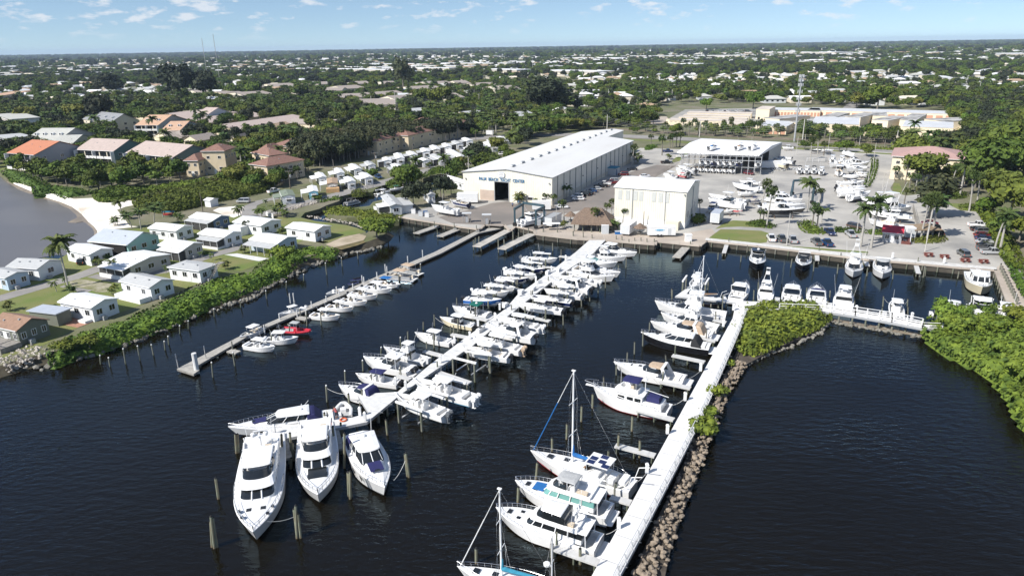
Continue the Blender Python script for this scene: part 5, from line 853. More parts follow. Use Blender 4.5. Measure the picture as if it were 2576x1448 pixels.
def qm3(root,x,y,z,nx,ny,w_,h_,fr=wht,gl=gls,name='window',mull=True):
 """window on the wall whose outward normal is (nx,ny); frame with a pane as sub-part"""
 rz=math.atan2(ny,nx)-math.pi/2;f=MB();k=.08
 def bx(m_,ox,oz,sx_,sz_,t):c_=Ve((x,y,z+oz))+Ve((math.cos(rz)*ox,math.sin(rz)*ox,0))+Ve((nx,ny,0))*t/2;m_.box(c_,(sx_,t,sz_),qk4,rz=rz)
 qk4=fr
 for s_ in(1,-1):bx(f,s_*(w_/2),0,k,h_+k,.07);bx(f,0,s_*(h_/2),w_-k,k,.07)
 if mull:bx(f,0,0,.05,h_-k,.07)
 o=f.bu(name,root);qk4=gl;p=MB();bx(p,0,0,w_-k,h_-k,.03);p.bu('pane',o);return o
def qm4(root,x,y,z0,nx,ny,w_=.95,h_=2.05,m=wht):
 rz=math.atan2(ny,nx)-math.pi/2;return MB().box((x+nx*.03,y+ny*.03,z0+h_/2),(w_,.06,h_),m,rz=rz).bu('door',root)
def zh(lx,ly,z,rise,m,ridge='y',ov=.35,kind='gable',th=.16):
 mb=MB();x0,x1,y0,y1=-ov,lx+ov,-ov,ly+ov
 if kind=='flat':
  mb.box((lx/2,ly/2,z+th/2),(lx+2*ov,ly+2*ov,th),m);return mb
 if ridge=='x':a,b,c,d=(x0,y0),(x1,y0),(x1,y1),(x0,y1);e=(x0,(y0+y1)/2);f=(x1,(y0+y1)/2)
 else:a,b,c,d=(x0,y1),(x0,y0),(x1,y0),(x1,y1);e=((x0+x1)/2,y1);f=((x0+x1)/2,y0)
 if kind=='hip':
  if ridge=='x':q=min((y1-y0)/2,(x1-x0)/2*.98);e=(x0+q,e[1]);f=(x1-q,f[1])
  else:q=min((x1-x0)/2,(y1-y0)/2*.98);e=(e[0],y1-q);f=(f[0],y0+q)
 V=[(*a,z),(*b,z),(*c,z),(*d,z),(*e,z+rise),(*f,z+rise)]
 lo=[(p[0],p[1],p[2]-th)for p in V]
 if kind=='hip':F_=[(0,1,5,4),(2,3,4,5),(1,2,5),(3,0,4),(3,2,1,0),]
 else:F_=[(0,1,5,4),(2,3,4,5)]
 if kind=='hip':
  mb.add(V,F_[:4],m);mb.add(V[:4]+lo[:4],[(0,4,5,1),(1,5,6,2),(2,6,7,3),(3,7,4,0),(4,7,6,5)],m)
 else:
  mb.add(V+lo,F_+[(10,11,7,6),(11,10,9,8)][0:0]+[(6,10,11,7),(8,11,10,9),(0,6,7,1),(2,8,9,3),(1,7,11,5),(5,11,8,2),(3,9,10,4),(4,10,6,0)],m)
 return mb
def qe6(lx,ly,z0,z1,rise,m,ridge='y',m2=None,kind='gable'):
 mb=MB();
 if kind!='gable':mb.prism([(0,0),(lx,0),(lx,ly),(0,ly)],z0,z1-.02,m);return mb
 r=rise*.93-.05;m2=m2 or m;zt=z1-.1
 if ridge=='y':
  mb.add([(0,0,z0),(lx,0,z0),(lx,0,zt),(lx/2,0,zt+r),(0,0,zt)],[(0,1,2,3,4)],m2);mb.add([(0,ly,z0),(lx,ly,z0),(lx,ly,zt),(lx/2,ly,zt+r),(0,ly,zt)],[(4,3,2,1,0)],m2)
  mb.add([(0,0,z0),(0,ly,z0),(0,ly,zt),(0,0,zt)],[(3,2,1,0)],m);mb.add([(lx,0,z0),(lx,ly,z0),(lx,ly,zt),(lx,0,zt)],[(0,1,2,3)],m)
 else:
  mb.add([(0,0,z0),(0,ly,z0),(0,ly,zt),(0,ly/2,zt+r),(0,0,zt)],[(4,3,2,1,0)],m);mb.add([(lx,0,z0),(lx,ly,z0),(lx,ly,zt),(lx,ly/2,zt+r),(lx,0,zt)],[(0,1,2,3,4)],m)
  mb.add([(0,0,z0),(lx,0,z0),(lx,0,zt),(0,0,zt)],[(0,1,2,3)],m2);mb.add([(0,ly,z0),(lx,ly,z0),(lx,ly,zt),(0,ly,zt)],[(3,2,1,0)],m2)
 return mb
def qk1(Nn,Lc,Rc,eh,rise,wm,rm,lq,ridge='y',kind='gable',name='mobile_home',cat='house',gq=None,wins=True,nx_=2,ny_=3,fr=wht,gl=gls,ov=.3,vents=2,two=False,wh=1.1,doorx=True,minL=None,gm=None,th=.16,dormers=0):
 z=LD+eh;o,t,lx,ly=qi8(Nn,Lc,Rc,z)
 if minL:lx,ly=max(lx,minL[0]),max(ly,minL[1])
 r=qf(name,(o.x,o.y,LD),t,lq,cat,gq)
 lx-=2*ov;ly-=2*ov;r.location+=Ve((math.cos(t)*ov-math.sin(t)*ov,math.sin(t)*ov+math.cos(t)*ov,0))
 qe6(lx,ly,0,eh,rise,wm,ridge,gm,kind).bu('wall',r);rf=zh(lx,ly,eh,rise,rm,ridge,ov,kind,th).bu('roof',r)
 rnd=random.Random(lq)
 if wins:MB().box((lx*.3,-.7,.4),(.8,.7,.8),gry).bu('air_conditioner',r);MB().box((-ov-.04,ly/2,eh-.12),(.12,ly+ov,.14),wht).bu('gutter',rf)
 if vents:
  v=MB()
  for i in range(vents):
   px,py=(lx*rnd.uniform(.2,.4),ly*(i+.6)/(vents+.3))if ridge=='y' else(lx*(i+.6)/(vents+.3),ly*rnd.uniform(.2,.4))
   qf7=px/(lx/2)if ridge=='y' else py/(ly/2)
   v.box((px,py,eh+rise*min(1,qf7)+.12),(.3,.3,.25),gry if rm is not qe else rm)
  v.bu('roof_vent',rf)
 if wins:
  lv=[eh*.27,eh*.73]if two else[eh*.56]
  for zc in lv:
   hh=min(wh,(eh/(2 if two else 1))*.5)
   for i in range(nx_):qm3(r,lx*(i+.5)/nx_+(.3 if i else-.3)*0,0,zc,0,-1,min(1.5,lx/nx_*.45),hh,fr,gl)
   for i in range(ny_):qm3(r,0,ly*(i+.5)/ny_,zc,-1,0,min(1.2,ly/ny_*.45),hh,fr,gl)
  if doorx:qm4(r,0,ly*(.5 if ny_%2==0 else .36),.15,-1,0)
 if dormers:
  for i in range(dormers):
   if ridge=='y':px,py=lx*.22,ly*(i+.5)/dormers
   d=MB();d.box((px,py,eh+rise*.44+.4),(1.6,1.3,1.1),wht);dm=d.bu('dormer',rf);MB().box((px-.83,py,eh+rise*.44+.45),(.05,.7,.8),gls).bu('pane',dm)
 return r,lx,ly
def xh(r,x0,y0,x1,y1,zt,drop,m,rail=None,dark_=True,posts=3,side='x',sld=.0):
 """lean-to roof on posts in the house's own axes"""
 n=MB();n.add([(x0,y0,zt-drop),(x1,y0,zt),(x1,y1,zt),(x0,y1,zt-drop),(x0,y0,zt-drop-.1),(x1,y0,zt-.1),(x1,y1,zt-.1),(x0,y1,zt-drop-.1)],[(0,1,2,3),(7,6,5,4),(0,4,5,1),(1,5,6,2),(2,6,7,3),(3,7,4,0)],m)
 p=n.bu('porch_roof',r);q=MB()
 for i in range(posts+1):y=y0+.1+(y1-y0-.2)*i/posts;q.tu((x0+.12,y,0),(x0+.12,y,zt-drop-.05),.07,wht,n=5)
 q.bu('porch_post',p)
 if dark_:MB().box(((x0+x1)/2+.1,(y0+y1)/2,(zt-drop)/2+sld/2),(abs(x1-x0)-.45,abs(y1-y0)-.25,zt-drop-.15-sld),qj7).bu('porch_screen',p)
 if sld:MB().box(((x0+x1)/2,(y0+y1)/2,sld/2),(abs(x1-x0)-.2,abs(y1-y0)-.1,sld),wht).bu('porch_parapet',p)
def H_(k,n,l,r,*a,**kw):return qk1(Z(k,*n),Z(k,*l),Z(k,*r),*a,**kw)
o,t,lx,ly=qi8((1389,446),(1157,434),(1604.5,354),LD+8.7)
hb=qf('yacht_hall',(o.x,o.y,LD),t,'huge cream metal boat storage hall with PALM BEACH YACHT CENTER over its door','storage hall')
e=8.7;rise=1.7
mb=MB();q=rise*.97;zt=e-.06;qf1,qd9,dh=.477*ly,.632*ly,6.1
def qf3(y):return zt+q*(1-abs(y-ly/2)/(ly/2))
mb.add([(0,0,0),(0,qf1,0),(0,qf1,qf3(qf1)),(0,0,zt)],[(3,2,1,0)],xe);mb.add([(0,qd9,0),(0,ly,0),(0,ly,zt),(0,qd9,qf3(qd9))],[(3,2,1,0)],xe);mb.add([(0,qf1,dh),(0,qd9,dh),(0,qd9,qf3(qd9)),(0,ly/2,qf3(ly/2)),(0,qf1,qf3(qf1))],[(4,3,2,1,0)],xe)
mb.add([(0,0,0),(lx,0,0),(lx,0,zt),(0,0,zt)],[(0,1,2,3)],xn);mb.add([(lx,0,0),(lx,ly,0),(lx,ly,zt),(lx,ly/2,qf3(ly/2)),(lx,0,zt)],[(0,1,2,3,4)],xe)
x2=lx+24;yb=ly*.36
mb.add([(lx+.01,yb,0),(x2,yb,0),(x2,yb,qf3(yb)),(lx+.01,yb,qf3(yb))],[(0,1,2,3)],xn);mb.add([(x2,yb,0),(x2,ly,0),(x2,ly,zt),(x2,ly/2,qf3(ly/2)),(x2,yb,qf3(yb))],[(0,1,2,3,4)],xe);mb.add([(0,ly,0),(x2,ly,0),(x2,ly,zt),(0,ly,zt)],[(3,2,1,0)],xn)
mb.bu('wall',hb)
qs2=MB();za,qh5=e+.02,e+rise;ov=.35
ye=yb-.3;ze=qh5-rise*(ly/2-ye)/(ly/2+ov)
qs2 .add([(-ov,-ov,za),(lx+.3,-ov,za),(lx+.3,ye,ze),(x2+ov,ye,ze),(x2+ov,ly/2,qh5),(-ov,ly/2,qh5),(x2+ov,ly+ov,za),(-ov,ly+ov,za)],[(0,1,2,5),(2,3,4,5),(5,4,6,7)],qm8)
rf=qs2 .bu('roof',hb)
g_=MB();g_.box((lx/2,-ov-.08,za-.1),(lx+.7,.16,.2),gry);g_.tu((-ov-.05,-ov,za-.08),(-ov-.05,ly/2,qh5-.08),.09,gry,n=5);g_.tu((-ov-.05,ly/2,qh5-.08),(-ov-.05,ly+ov,za-.08),.09,gry,n=5);g_.bu('gutter',rf)
for i in range(15):MB().box((5+i*(x2-10)/14,ly/2,qh5+.3),(2.6,.9,.45),gry,tap=.85).bu('ridge_vent',rf)
dp=MB()
for i in range(16):dp.box((4.5+i*(lx-5)/15.6,-.1,e/2-.1),(.16,.14,e-.3),qc('downspout_slate',(.16,.18,.21),.6,var=.1))
dp.bu('downspout',hb)
it=MB();it.prism([(1.,1.5),(lx-2,1.5),(lx-2,ly-1.5),(1.,ly-1.5)],.02,.05,qc('hall_floor',(.08,.08,.08),.8,var=.3));
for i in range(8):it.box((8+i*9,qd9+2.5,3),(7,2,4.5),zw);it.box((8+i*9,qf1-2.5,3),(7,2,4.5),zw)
it.bu('interior',hb)
qn3=MB();qn3 .box((-.04,qf1-.12,dh/2),(.16,.22,dh),gry);qn3 .box((-.04,qd9+.12,dh/2),(.16,.22,dh),gry);qn3 .box((-.04,(qf1+qd9)/2,dh+.12),(.16,qd9-qf1+.4,.22),gry);qn3 .bu('door_frame',hb)
qp9=qc('tan_lower_panel',(.50,.40,.33),.8,var=.12,scale=.5);MB().box((-.05,qd9+2.8,1.65),(.1,5.,3.3),qp9).bu('tan_panel',hb)
MB().box((-.04,3.6,.75),(.08,7.,1.5),cst).box((-.04,9.3,.75),(.08,3.2,1.5),cst).bu('lower_wall_panel',hb)
MB().box((lx/2,-.04,.75),(lx-1,.08,1.5),cst).bu('side_plinth',hb)
for y in(2.6,7.2):qm3(hb,-.08,y,1.6,-1,0,1.6,.9,wht,gls,mull=False)
qm4(hb,-.0,11.3,0,-1,0,1.1,2.2,qd8)
MB().box((-.25,.9,6.8),(.5,.35,.3),gry).box((-.25,ly-1.,6.6),(.5,.35,.3),gry).bu('flood_light',hb)
for i in range(5):MB().box((12+i*16,-.25,4.6),(.3,.3,.25),zw).bu('wall_lamp',hb)
fc=bpy.data.curves.new('sign_letters','FONT');fc.body='PALM  BEACH  YACHT  CENTER';fc.size=1.18;fc.extrude=.06;fc.align_x='CENTER';fc.space_character=1.12;fc.offset=.012
_t=bpy.data.objects.new('t',fc);ql6 .objects.link(_t);bpy.context.view_layer.update();qn4=bpy.data.meshes.new_from_object(_t.evaluated_get(bpy.context.evaluated_depsgraph_get()));bpy.data.objects.remove(_t);qn4 .materials.clear();qn4 .materials.append(qc('sign_blue',(.06,.20,.38),.5,var=.1));qr5=[v.co.x for v in qn4 .vertices];fo=lnk_('sign_letters',qn4,hb);fo.location=(-.12,ly*.555,6.35);fo.rotation_euler=(R(90),0,R(-90))
fo.scale=(.515*ly/(max(qr5)-min(qr5)),1.22,1)
eb=MB();oc=[(-1.25,-.45),(-.85,-.9),(.85,-.9),(1.25,-.45),(1.25,.45),(.85,.9),(-.85,.9),(-1.25,.45)]
yc=ly*.555;zc=8.45
eb.add([(-.3,yc+a,zc+b)for a,b in oc]+[(-.05,yc+a,zc+b)for a,b in oc],[tuple(range(8))[::-1]]+[(i,(i+1)%8,8+(i+1)%8,8+i)for i in range(8)],wht);em=eb.bu('emblem_sign',hb)
qq1=MB()
for i in range(8):
 a,b=oc[i],oc[(i+1)%8];qq1 .tu((-.31,yc+a[0]*.93,zc+a[1]*.91),(-.31,yc+b[0]*.93,zc+b[1]*.91),.04,zu['sign_blue'],n=4)
for qa2,wd_ in((.5,1.3),(.0,1.8),(-.48,1.3)):
 for j in range(7):qq1 .box((-.31,yc+wd_/2-wd_*(j+.5)/7,zc+qa2),(.04,wd_/7*.6,.26),gry)
qq1 .bu('emblem_text',em)
o,t,lx,ly=qi8((1727.8,482.5),(1546.7,470),(1761,454),LD+10)
h2=qf('storage_hall',(o.x,o.y,LD),t,'tall cream metal hall with a white roof beside the thatched hut','storage hall')
qe6(lx,ly,1.6,10,1.3,xe,'y',xn).bu('wall',h2);MB().prism([(-.05,-.05),(lx+.05,-.05),(lx+.05,ly+.05),(-.05,ly+.05)],0,1.7,qc('white_plinth',(.72,.72,.70),.7,var=.08)).bu('plinth',h2)
zh(lx,ly,10.05,1.4,jr,'y',.3).bu('roof',h2)
for f_ in(.92,.62,.81,.70,.44,.35,.26):MB().box((-.04,ly*f_,8.),(.08,1.1,2.6),qc('translucent_panel',(.55,.56,.53),.4,var=.1)).bu('light_panel',h2)
for y in(3.2,7.6):qm3(h2,y,-.02,3.4,0,-1,1.3,1.7)
qm3(h2,11.5,-.02,4.4,0,-1,1.2,1.6)
MB().box((-1.2,2.9,1.1),(2.4,3.4,2.2),cst).bu('annex',h2);MB().box((lx*.5,-.12,5),(.14,.14,9.8),gry).box((-.12,ly*.28,5),(.14,.14,9.8),gry).box((-.12,ly*.74,5),(.14,.14,9.8),gry).bu('downspout',h2)
MB().box((-.25,.5,9.2),(.4,.3,.3),gry).bu('flood_light',h2)
zr=7.2
RC=[G(*Z('C',x,y),LD+zr)for x,y in((100,330),(1150,370),(1440,203),(410,157))]
c=sum(RC,Ve())/4;c.z=LD;rk=qf('rack_storage_building',c,0,'open-fronted steel boat rack building under a wide white roof','boat rack building')
mb=MB();P_=[p-c for p in RC];
A,B_,C_,D_=P_;mid=lambda a,b,f:a+(b-a)*f
up=Ve((0,0,1.));M1,M2=mid(A,D_,.5)+up,mid(B_,C_,.5)+up
qi3=Ve((0,0,.35))
mb.add([A,B_,M2,M1,C_,D_]+[A-qi3,B_-qi3,C_-qi3,D_-qi3],[(0,1,2,3),(3,2,4,5),(6,7,1,0),(8,9,5,4),(7,8,4,2,1),(9,6,0,3,5)],jr);mb.bu('roof',rk)
mb=MB();k=.42;W0=mid(B_,C_,k);mb.add([Ve((W0 .x,W0 .y,0)),Ve((C_.x,C_.y,0)),C_-qi3,W0-qi3],[(0,1,2,3)],qc('grey_side_steel',(.42,.43,.42),.6,var=.08));mb.add([Ve((C_.x,C_.y,0)),Ve((D_.x,D_.y,0)),D_-qi3,C_-qi3],[(0,1,2,3)],zu['grey_side_steel']);mb.bu('wall',rk)
fx=(B_-A);fl=fx.length;fx=fx.normalized();fn=Ve((fx.y,-fx.x,0));fn=fn if fn.y<0 else-fn;qn5=math.atan2(fx.y,fx.x)
nb=13
for i in range(nb+1):
 p0=A+fx*(2.+i*(fl-1.)/nb)+fn*1.4;xa=MB()
 for dd in(0,5.5):q=p0-fn*dd;xa.box((q.x,q.y,(zr-.5)/2),(.2,.2,zr-.5),gry,rz=qn5)
 for qa2 in(2.7,5.2,zr-.55):q=p0-fn*2.75;xa.box((q.x,q.y,qa2),(.14,5.6,.16),gry,rz=qn5)
 xa.bu('rack_frame',rk)
qs6=MB()
for qa2 in(2.75,5.25,zr-.5):q=A+fx*(2.+(fl-1)/2)+fn*1.4;qs6 .box((q.x,q.y,qa2),(fl-.8,.16,.2),gry,rz=qn5)
qs6 .bu('cross_beam',rk)
for j in range(18):q=A+fx*(2.5+j*(fl-3)/17)+fn*.6;MB().box((q.x,q.y,zr-.15),(.12,2.6,.12),gry,rz=qn5+.35).bu('outrigger_beam',rk)
qm6=['lower','middle','upper'];qv0=0
for ql5,qa2 in enumerate((.55,3.1)):
 for i in range(nb):
  if(i,ql5)in((0,0),(0,1),(1,0),(2,1),(9,0),(10,1),(11,0),(12,0),(1,1),(11,1),(10,0)):continue
  p=c+A+fx*(2.+(i+.5)*(fl-1.)/nb)-fn*1.6;Tt=qb([qa,qa,jd,qa][(i+ql5)%4],None,qd,2,qa,8.,open_=True)if ql5 else bbr(qa,None if i%2 else jf,qd,6.6)
  az=math.atan2(-fn.y,-fn.x)+.0
  qc6(Tt,'racked_boat','boat stored stern-out on the '+qm6[ql5]+' rack level, '+qk0[i]+' bay from the left','boat',(p.x,p.y,LD+qa2+.35),az,.9 if ql5 else .95,'boats stored in the steel racks')
for i,(x,tm)in enumerate(((555,zl),(900,qd3),(1075,qa))):
 p=G(*Z('C',x,300),LD+zr+.4);qc6(qb(qa,qa,qd,2,qa,7.6,seatm=tm),'racked_boat',['boat with blue seats stored on top of the rack, leftmost','boat with brown cover stored on top of the rack, middle','white boat stored on top of the rack, rightmost'][i],'boat',(p.x,p.y,LD+zr+.7),math.atan2(-fn.y,-fn.x)-.35,.9,'boats stored on the rack roof edge')
GP='white mobile homes on the mangrove point'
r,lx,ly=H_('0',(1045,925),(655,850),(1365,810),2.9,.75,xy,qe,'bright white mobile home nearest the mangrove hedge, red brick patio',gq=GP,nx_=2,ny_=3);MB().box((-1.6,ly*.35,.03),(3.,5.5,.06),qc('brick_patio',(.42,.22,.15),.9,var=.3,scale=3)).bu('patio',r);MB().box((-.7,1.6,.25),(1.4,2.,.5),wht).bu('step',r)
r,lx,ly=H_('0',(185,1190),(-150,1118),(575,1055),2.9,1.3,qi2,qi4,'olive house with brown shingle roof at the left edge by the rocks',name='house',gq=GP,nx_=3,ny_=4);MB().box((-1.8,2.5,.45),(3.4,6,.9),qo).bu('deck_terrace',r);f=MB();
for i in range(7):f.box((-3.4,i*.95-.2,1.3),(.1,.1,.9),qo)
f.box((-3.4,2.6,1.75),(.12,6,.1),qo);f.box((-1.8,-.4,1.75),(3.4,.1,.1),qo);f.bu('deck_railing',r)
H_('0',(640,1005),(370,965),(655,992),2.4,.3,qi2,jn,'grey lean-to shed beside the olive house',kind='flat',name='shed',cat='shed',wins=False,minL=(3.5,7),vents=0)
r,lx,ly=H_('0',(430,475),(130,428),(655,372),2.9,1.,xy,qk,'white house with dark shutters and light grey roof beside the lagoon',name='house',gq=GP,nx_=1,ny_=2,vents=3);MB().box((-1.6,ly*.8,.35),(3.2,5,.7),qg8).bu('deck_terrace',r)
H_('0',(60,583),(-170,525),(125,560),2.9,.6,qc('pale_blue_siding',(.45,.55,.66),.6,var=.05),qk,'pale blue home cut by the left picture edge',gq=GP,minL=(5,8))
r,lx,ly=H_('0',(1020,315),(760,245),(1290,240),2.9,.75,xy,qe,'white mobile home behind the tall coconut palm',gq=GP,ny_=2);
r,lx,ly=H_('1',(1215,1375),(885,1322),(1495,1268),3.4,1.9,qp0,jn,'teal house under a broad blue-grey metal roof with carport',name='house',gq=GP,nx_=3,ny_=1,ov=.6);MB().box((-.2,ly*.5,1.6),(.3,ly*.9,2.8),zw).bu('carport',r)  # near-black slab on the wall paints the shade of the open carport
r,lx,ly=H_('5',(1240,135),(965,92),(1640,15),2.9,.8,jl,qe,'white-roofed home with a dark screened porch along its front',gq=GP,ny_=2,nx_=3);xh(r,-1.9,.2,.1,ly-.2,2.7,.35,qe,sld=.9)
r,lx,ly=H_('5',(1430,335),(1125,268),(1670,258),2.9,.85,xy,qk,'white home with light grey roof and a raised white deck at its corner',gq=GP,ny_=2);MB().box((-1.3,ly*.45,.5),(2.4,ly*.85,1.),wht).bu('deck_terrace',r)
r,lx,ly=H_('9',(610,1200),(185,1148),(860,1108),2.9,.45,xy,qk,'white home with flat grey roof and outside stairs to the roof',gq=GP,ny_=3,kind='hip');s_=MB()
for i in range(10):s_.box((1.2+i*.32,-1.,.3+i*.28),(.32,1.1,.08),qo)
s_.tu((.9,-1.55,.9),(4.3,-1.55,4.),.05,qo,n=4);s_.tu((.9,-.45,.9),(4.3,-.45,4.),.05,qo,n=4);s_.box((4.9,-1.,3.2),(1.6,1.3,.1),qo);s_.bu('outside_stairs',r)
r,lx,ly=H_('9',(425,915),(52,873),(682,843),2.9,.75,jl,qe,'beige mobile home with a white awning, between two screened homes',gq=GP,ny_=2);xh(r,-1.9,.2,.1,ly-1,2.6,.4,qe)
r,lx,ly=H_('9',(310,692),(-60,652),(545,625),2.9,.8,xy,qe,'white mobile home with tree shadow on its roof near the beach palms',gq=GP)
r,lx,ly=H_('9',(930,770),(582,722),(1160,698),2.9,.75,xy,qe,'white home with a big dark screened porch and cream shutters',gq=GP,ny_=1);xh(r,-2.4,.3,.1,ly*.85,2.6,.45,qk,sld=.6)
r,lx,ly=H_('9',(785,555),(465,512),(1008,498),2.9,.8,ql3,qe,'dark slate blue home with white window awnings',gq=GP,ny_=2);xh(r,-2.2,.0,.1,ly,2.7,.4,qk)
r,lx,ly=H_('9',(1395,625),(1000,578),(1685,552),2.9,.8,xy,qe,'long white home behind the round palm, five dark window panes',gq=GP,ny_=2);MB().box((-1.3,ly*.7,1.2),(2.5,ly*.45,2.4),xy).bu('side_annex',r)
r,lx,ly=H_('9',(1610,850),(1225,798),(1875,765),2.9,.8,qc('soft_blue_siding',(.50,.58,.66),.6,var=.05),qe,'home with a grey porch roof on white posts next to the mangroves',gq=GP,ny_=2);xh(r,-2.6,.0,.1,ly,2.7,.5,qk,dark_=False,posts=4)
H_('2',(595,1245),(310,1205),(755,1190),2.9,.7,xy,qe,'white home at the tip of the point by the canal',gq=GP,ny_=2)
H_('9',(745,305),(673,292),(845,275),2.2,.5,xy,qe,'little white garden shed by the gravel lot',name='shed',cat='shed',wins=False,vents=0);
r,lx,ly=H_('Q',(590,1310),(430,1140),(810,1295),3.,.6,qp,qk,'light grey home with long grey roof on the canal corner by the quay',name='mobile_home',gq='homes between canal and hall',nx_=1,ny_=3);xh(r,-3.4,1.,.1,6.5,2.9,.3,qe,sld=.9);MB().box((lx+1.8,ly*.45,1.2),(3.6,ly*.7,2.4),qp).bu('side_wing',r);MB().box((lx+1.8,ly*.45,2.55),(4.,ly*.75,.2),qk).bu('side_wing_roof',r)
H_('Q',(1215,1125),(1140,1035),(1345,1110),2.8,.5,xy,qk,'white home with grey roof behind the dark tree by the hall',gq='homes between canal and hall')
H_('Q',(1800,930),(1570,815),(1850,900),2.8,.5,xy,qe,'white building tucked against the left corner of the big hall',gq='homes between canal and hall',ny_=3)
TP='small white park homes in rows below the tree belt'
S_=[((480,945),(705,925),(440,852),xy,qf8,'white park home with a green roof by the road bend'),((920,870),(1080,865),(860,780),qo9,qe,'aqua blue park home with white roof'),((1215,735),(1390,735),(1160,655),jl,zj,'grey-beige park home with tan roof and lumber deck'),((1080,635),(1220,625),(1010,562),xy,qe,'white park home behind the tan-roofed one'),((1375,565),(1515,560),(1290,492),xy,qe,'white park home by the first utility pole'),((1555,705),(1700,695),(1480,632),xy,qe,'white park home in the front row right of the tan roof'),((1665,500),(1800,490),(1560,422),xy,qe,'white park home with small porch, back row under the trees'),((1840,640),(1980,625),(1750,562),xy,qe,'white park home, front row before the blue truck'),((1900,435),(2025,425),(1830,375),xy,qk,'white park home with grey roof by the transformer pole')]
for n_,r1,l1,qu5,qo0,lb in S_:
 r,lx,ly=H_('S',n_,l1,r1,2.7,.4,qu5,qo0,lb,name='park_home',gq=TP,nx_=1,ny_=2,vents=1,ov=.2);xh(r,-2.6,.6,.1,ly*.75,2.5,.3,qo0 if qo0 is not zj else qe,dark_=False,posts=2)
 MB().box((lx/2,-.35,1.75),(lx*.62,.7,.08),wht,ry=0).bu('window_awning',r)
 if qo0 is zj:MB().box((lx/2,-1.6,.7),(lx+1,3.,1.4),qg8).bu('deck_terrace',r)
Q_=[((490,570),(615,570),(420,520)),((700,530),(835,525),(640,450)),((705,700),(845,690),(600,625)),((920,475),(1020,470),(850,420)),((1130,420),(1240,415),(1080,365)),((1300,385),(1415,380),(1235,320)),((1395,535),(1505,525),(1250,465)),((1700,500),(1820,490),(1525,390)),((1490,340),(1600,335),(1440,285)),((1685,290),(1800,280),(1620,245)),((1850,240),(1945,230),(1800,195)),((1850,400),(2010,395),(1780,350)),((2250,330),(2345,325),(2110,265)),((2055,372),(2130,350),(1955,310)),((2330,270),(2450,250),(2250,220)),((1130,570),(1250,555),(1085,532)),((2440,215),(2540,200),(2390,175))]
QL=['right of the transformer pole','with a small palm at its porch','standing alone by the road in the front row','behind the porch home with the palm','behind the round bushes, second row','with a barrel-vaulted beige roof','in the front row before the dark pickup','long and bright, by the low round hedge','with a yellowish domed roof under the trees','with a dark roof edge at the back','with an upper deck at the back of the park','with a small awning window by the yellow palm','largest white roof at the far right of the park','with a peaked tan gable beside the largest roof','farthest back near the trailer','low and half hidden by bushes','at the far corner behind the big hall']
for(n_,r1,l1),lb in zip(Q_,QL):
 r,lx,ly=H_('Q',n_,l1,r1,2.7,.45,xy if 'beige' not in lb else jl,qe if 'grey' not in lb and 'dark' not in lb else qk,'white park home '+lb,name='park_home',gq=TP,nx_=1,ny_=2,vents=1,ov=.2,minL=(3.6,6));xh(r,-2.4,.6,.1,ly*.7,2.5,.3,qk,dark_=True,posts=2)
 MB().box((lx/2,-.35,1.75),(lx*.62,.7,.08),wht).bu('window_awning',r)
CG='condominium blocks behind the mangroves'
def cdo(k,n,l,r1,eh,rise,wm,rm,lq,ny=6,gq=CG,dorm=0,balc=True,gm=None,name='condo_building',ridge='y',kind='gable',nx=3,minL=None,cat='building'):
 r,lx,ly=H_(k,n,l,r1,eh,rise,wm,rm,lq,ridge,kind,name,cat,gq,True,nx,0 if balc else ny,wht,gls,.4,2,True,1.3,False,minL=minL,gm=gm,dormers=dorm)
 if balc:
  for j in range(ny):
   y0=ly*(j+.5)/ny
   for zc in(0,eh*.5):
    MB().box((-.03,y0,zc+eh*.24),(.06,ly/ny*.86,eh*.42),gls).bu('window',r)
    b=MB();b.box((-1.,y0,zc+.1),(1.6,ly/ny*.9,.16),wht);b.box((-1.75,y0,zc+.65),(.08,ly/ny*.9,.9),wht);b.bu('balcony',r)
  [MB().box((-.9,y_,eh*.49),(1.9,.2,eh*.98),wht).bu('fin_wall',r)for y_ in(.1,ly-.1,ly*.5)]
 return r
cdo('1',(325,515),(50,497),(672,468),6.6,4.2,qc('pale_grey_siding',(.36,.36,.38),.7,var=.06),xz,'condominium with a bright orange roof and white balconies by the lagoon',5,minL=(24,16))
cdo('1',(1085,480),(815,450),(1330,425),6.6,3.8,cst,qm,'condominium with dusty pink roof, left of the two by the mangroves',5,gm=qg7,minL=(18,20))
cdo('1',(1650,540),(1170,497),(2010,490),6.6,3.8,cst,qm,'long condominium with dusty pink roof and teal gable end',8,gm=qg7,minL=(20,26))
cdo('T',(830,1000),(530,975),(1160,905),5.5,4.6,cst,qq,'pale grey-roofed condominium with dormers, behind the orange roof',5,dorm=4,balc=False,gm=gst)
cdo('T',(1000,1080),(970,1075),(1340,960),4.5,3.5,cst,qq,'low pale grey-roofed wing with small dormers',2,balc=False,minL=(12,10))
cdo('T',(1590,740),(1340,680),(1900,700),6.,4.4,cst,qc('slate_grey_roof',(.25,.26,.27),.8,var=.15),'slate grey-roofed condominium with white dormer boxes by the pond',5,dorm=4,balc=False)
cdo('T',(2270,780),(2060,765),(2530,700),6.2,4.4,yst,xb,'peach-roofed condominium with arched dormers by the pond',4,dorm=2,gm=gst)
cdo('U',(230,855),(0,850),(430,770),5.,3.6,yst,xb,'lower peach-roofed condominium with blue-grey gable and dormers',3,dorm=2,balc=False,gm=qc('blue_grey_siding',(.16,.24,.28),.7,var=.06))
cdo('U',(640,620),(505,610),(900,585),7.,3.4,cst,qm,'pink-roofed two storey condominium standing above the low roofs',3,gm=qp)
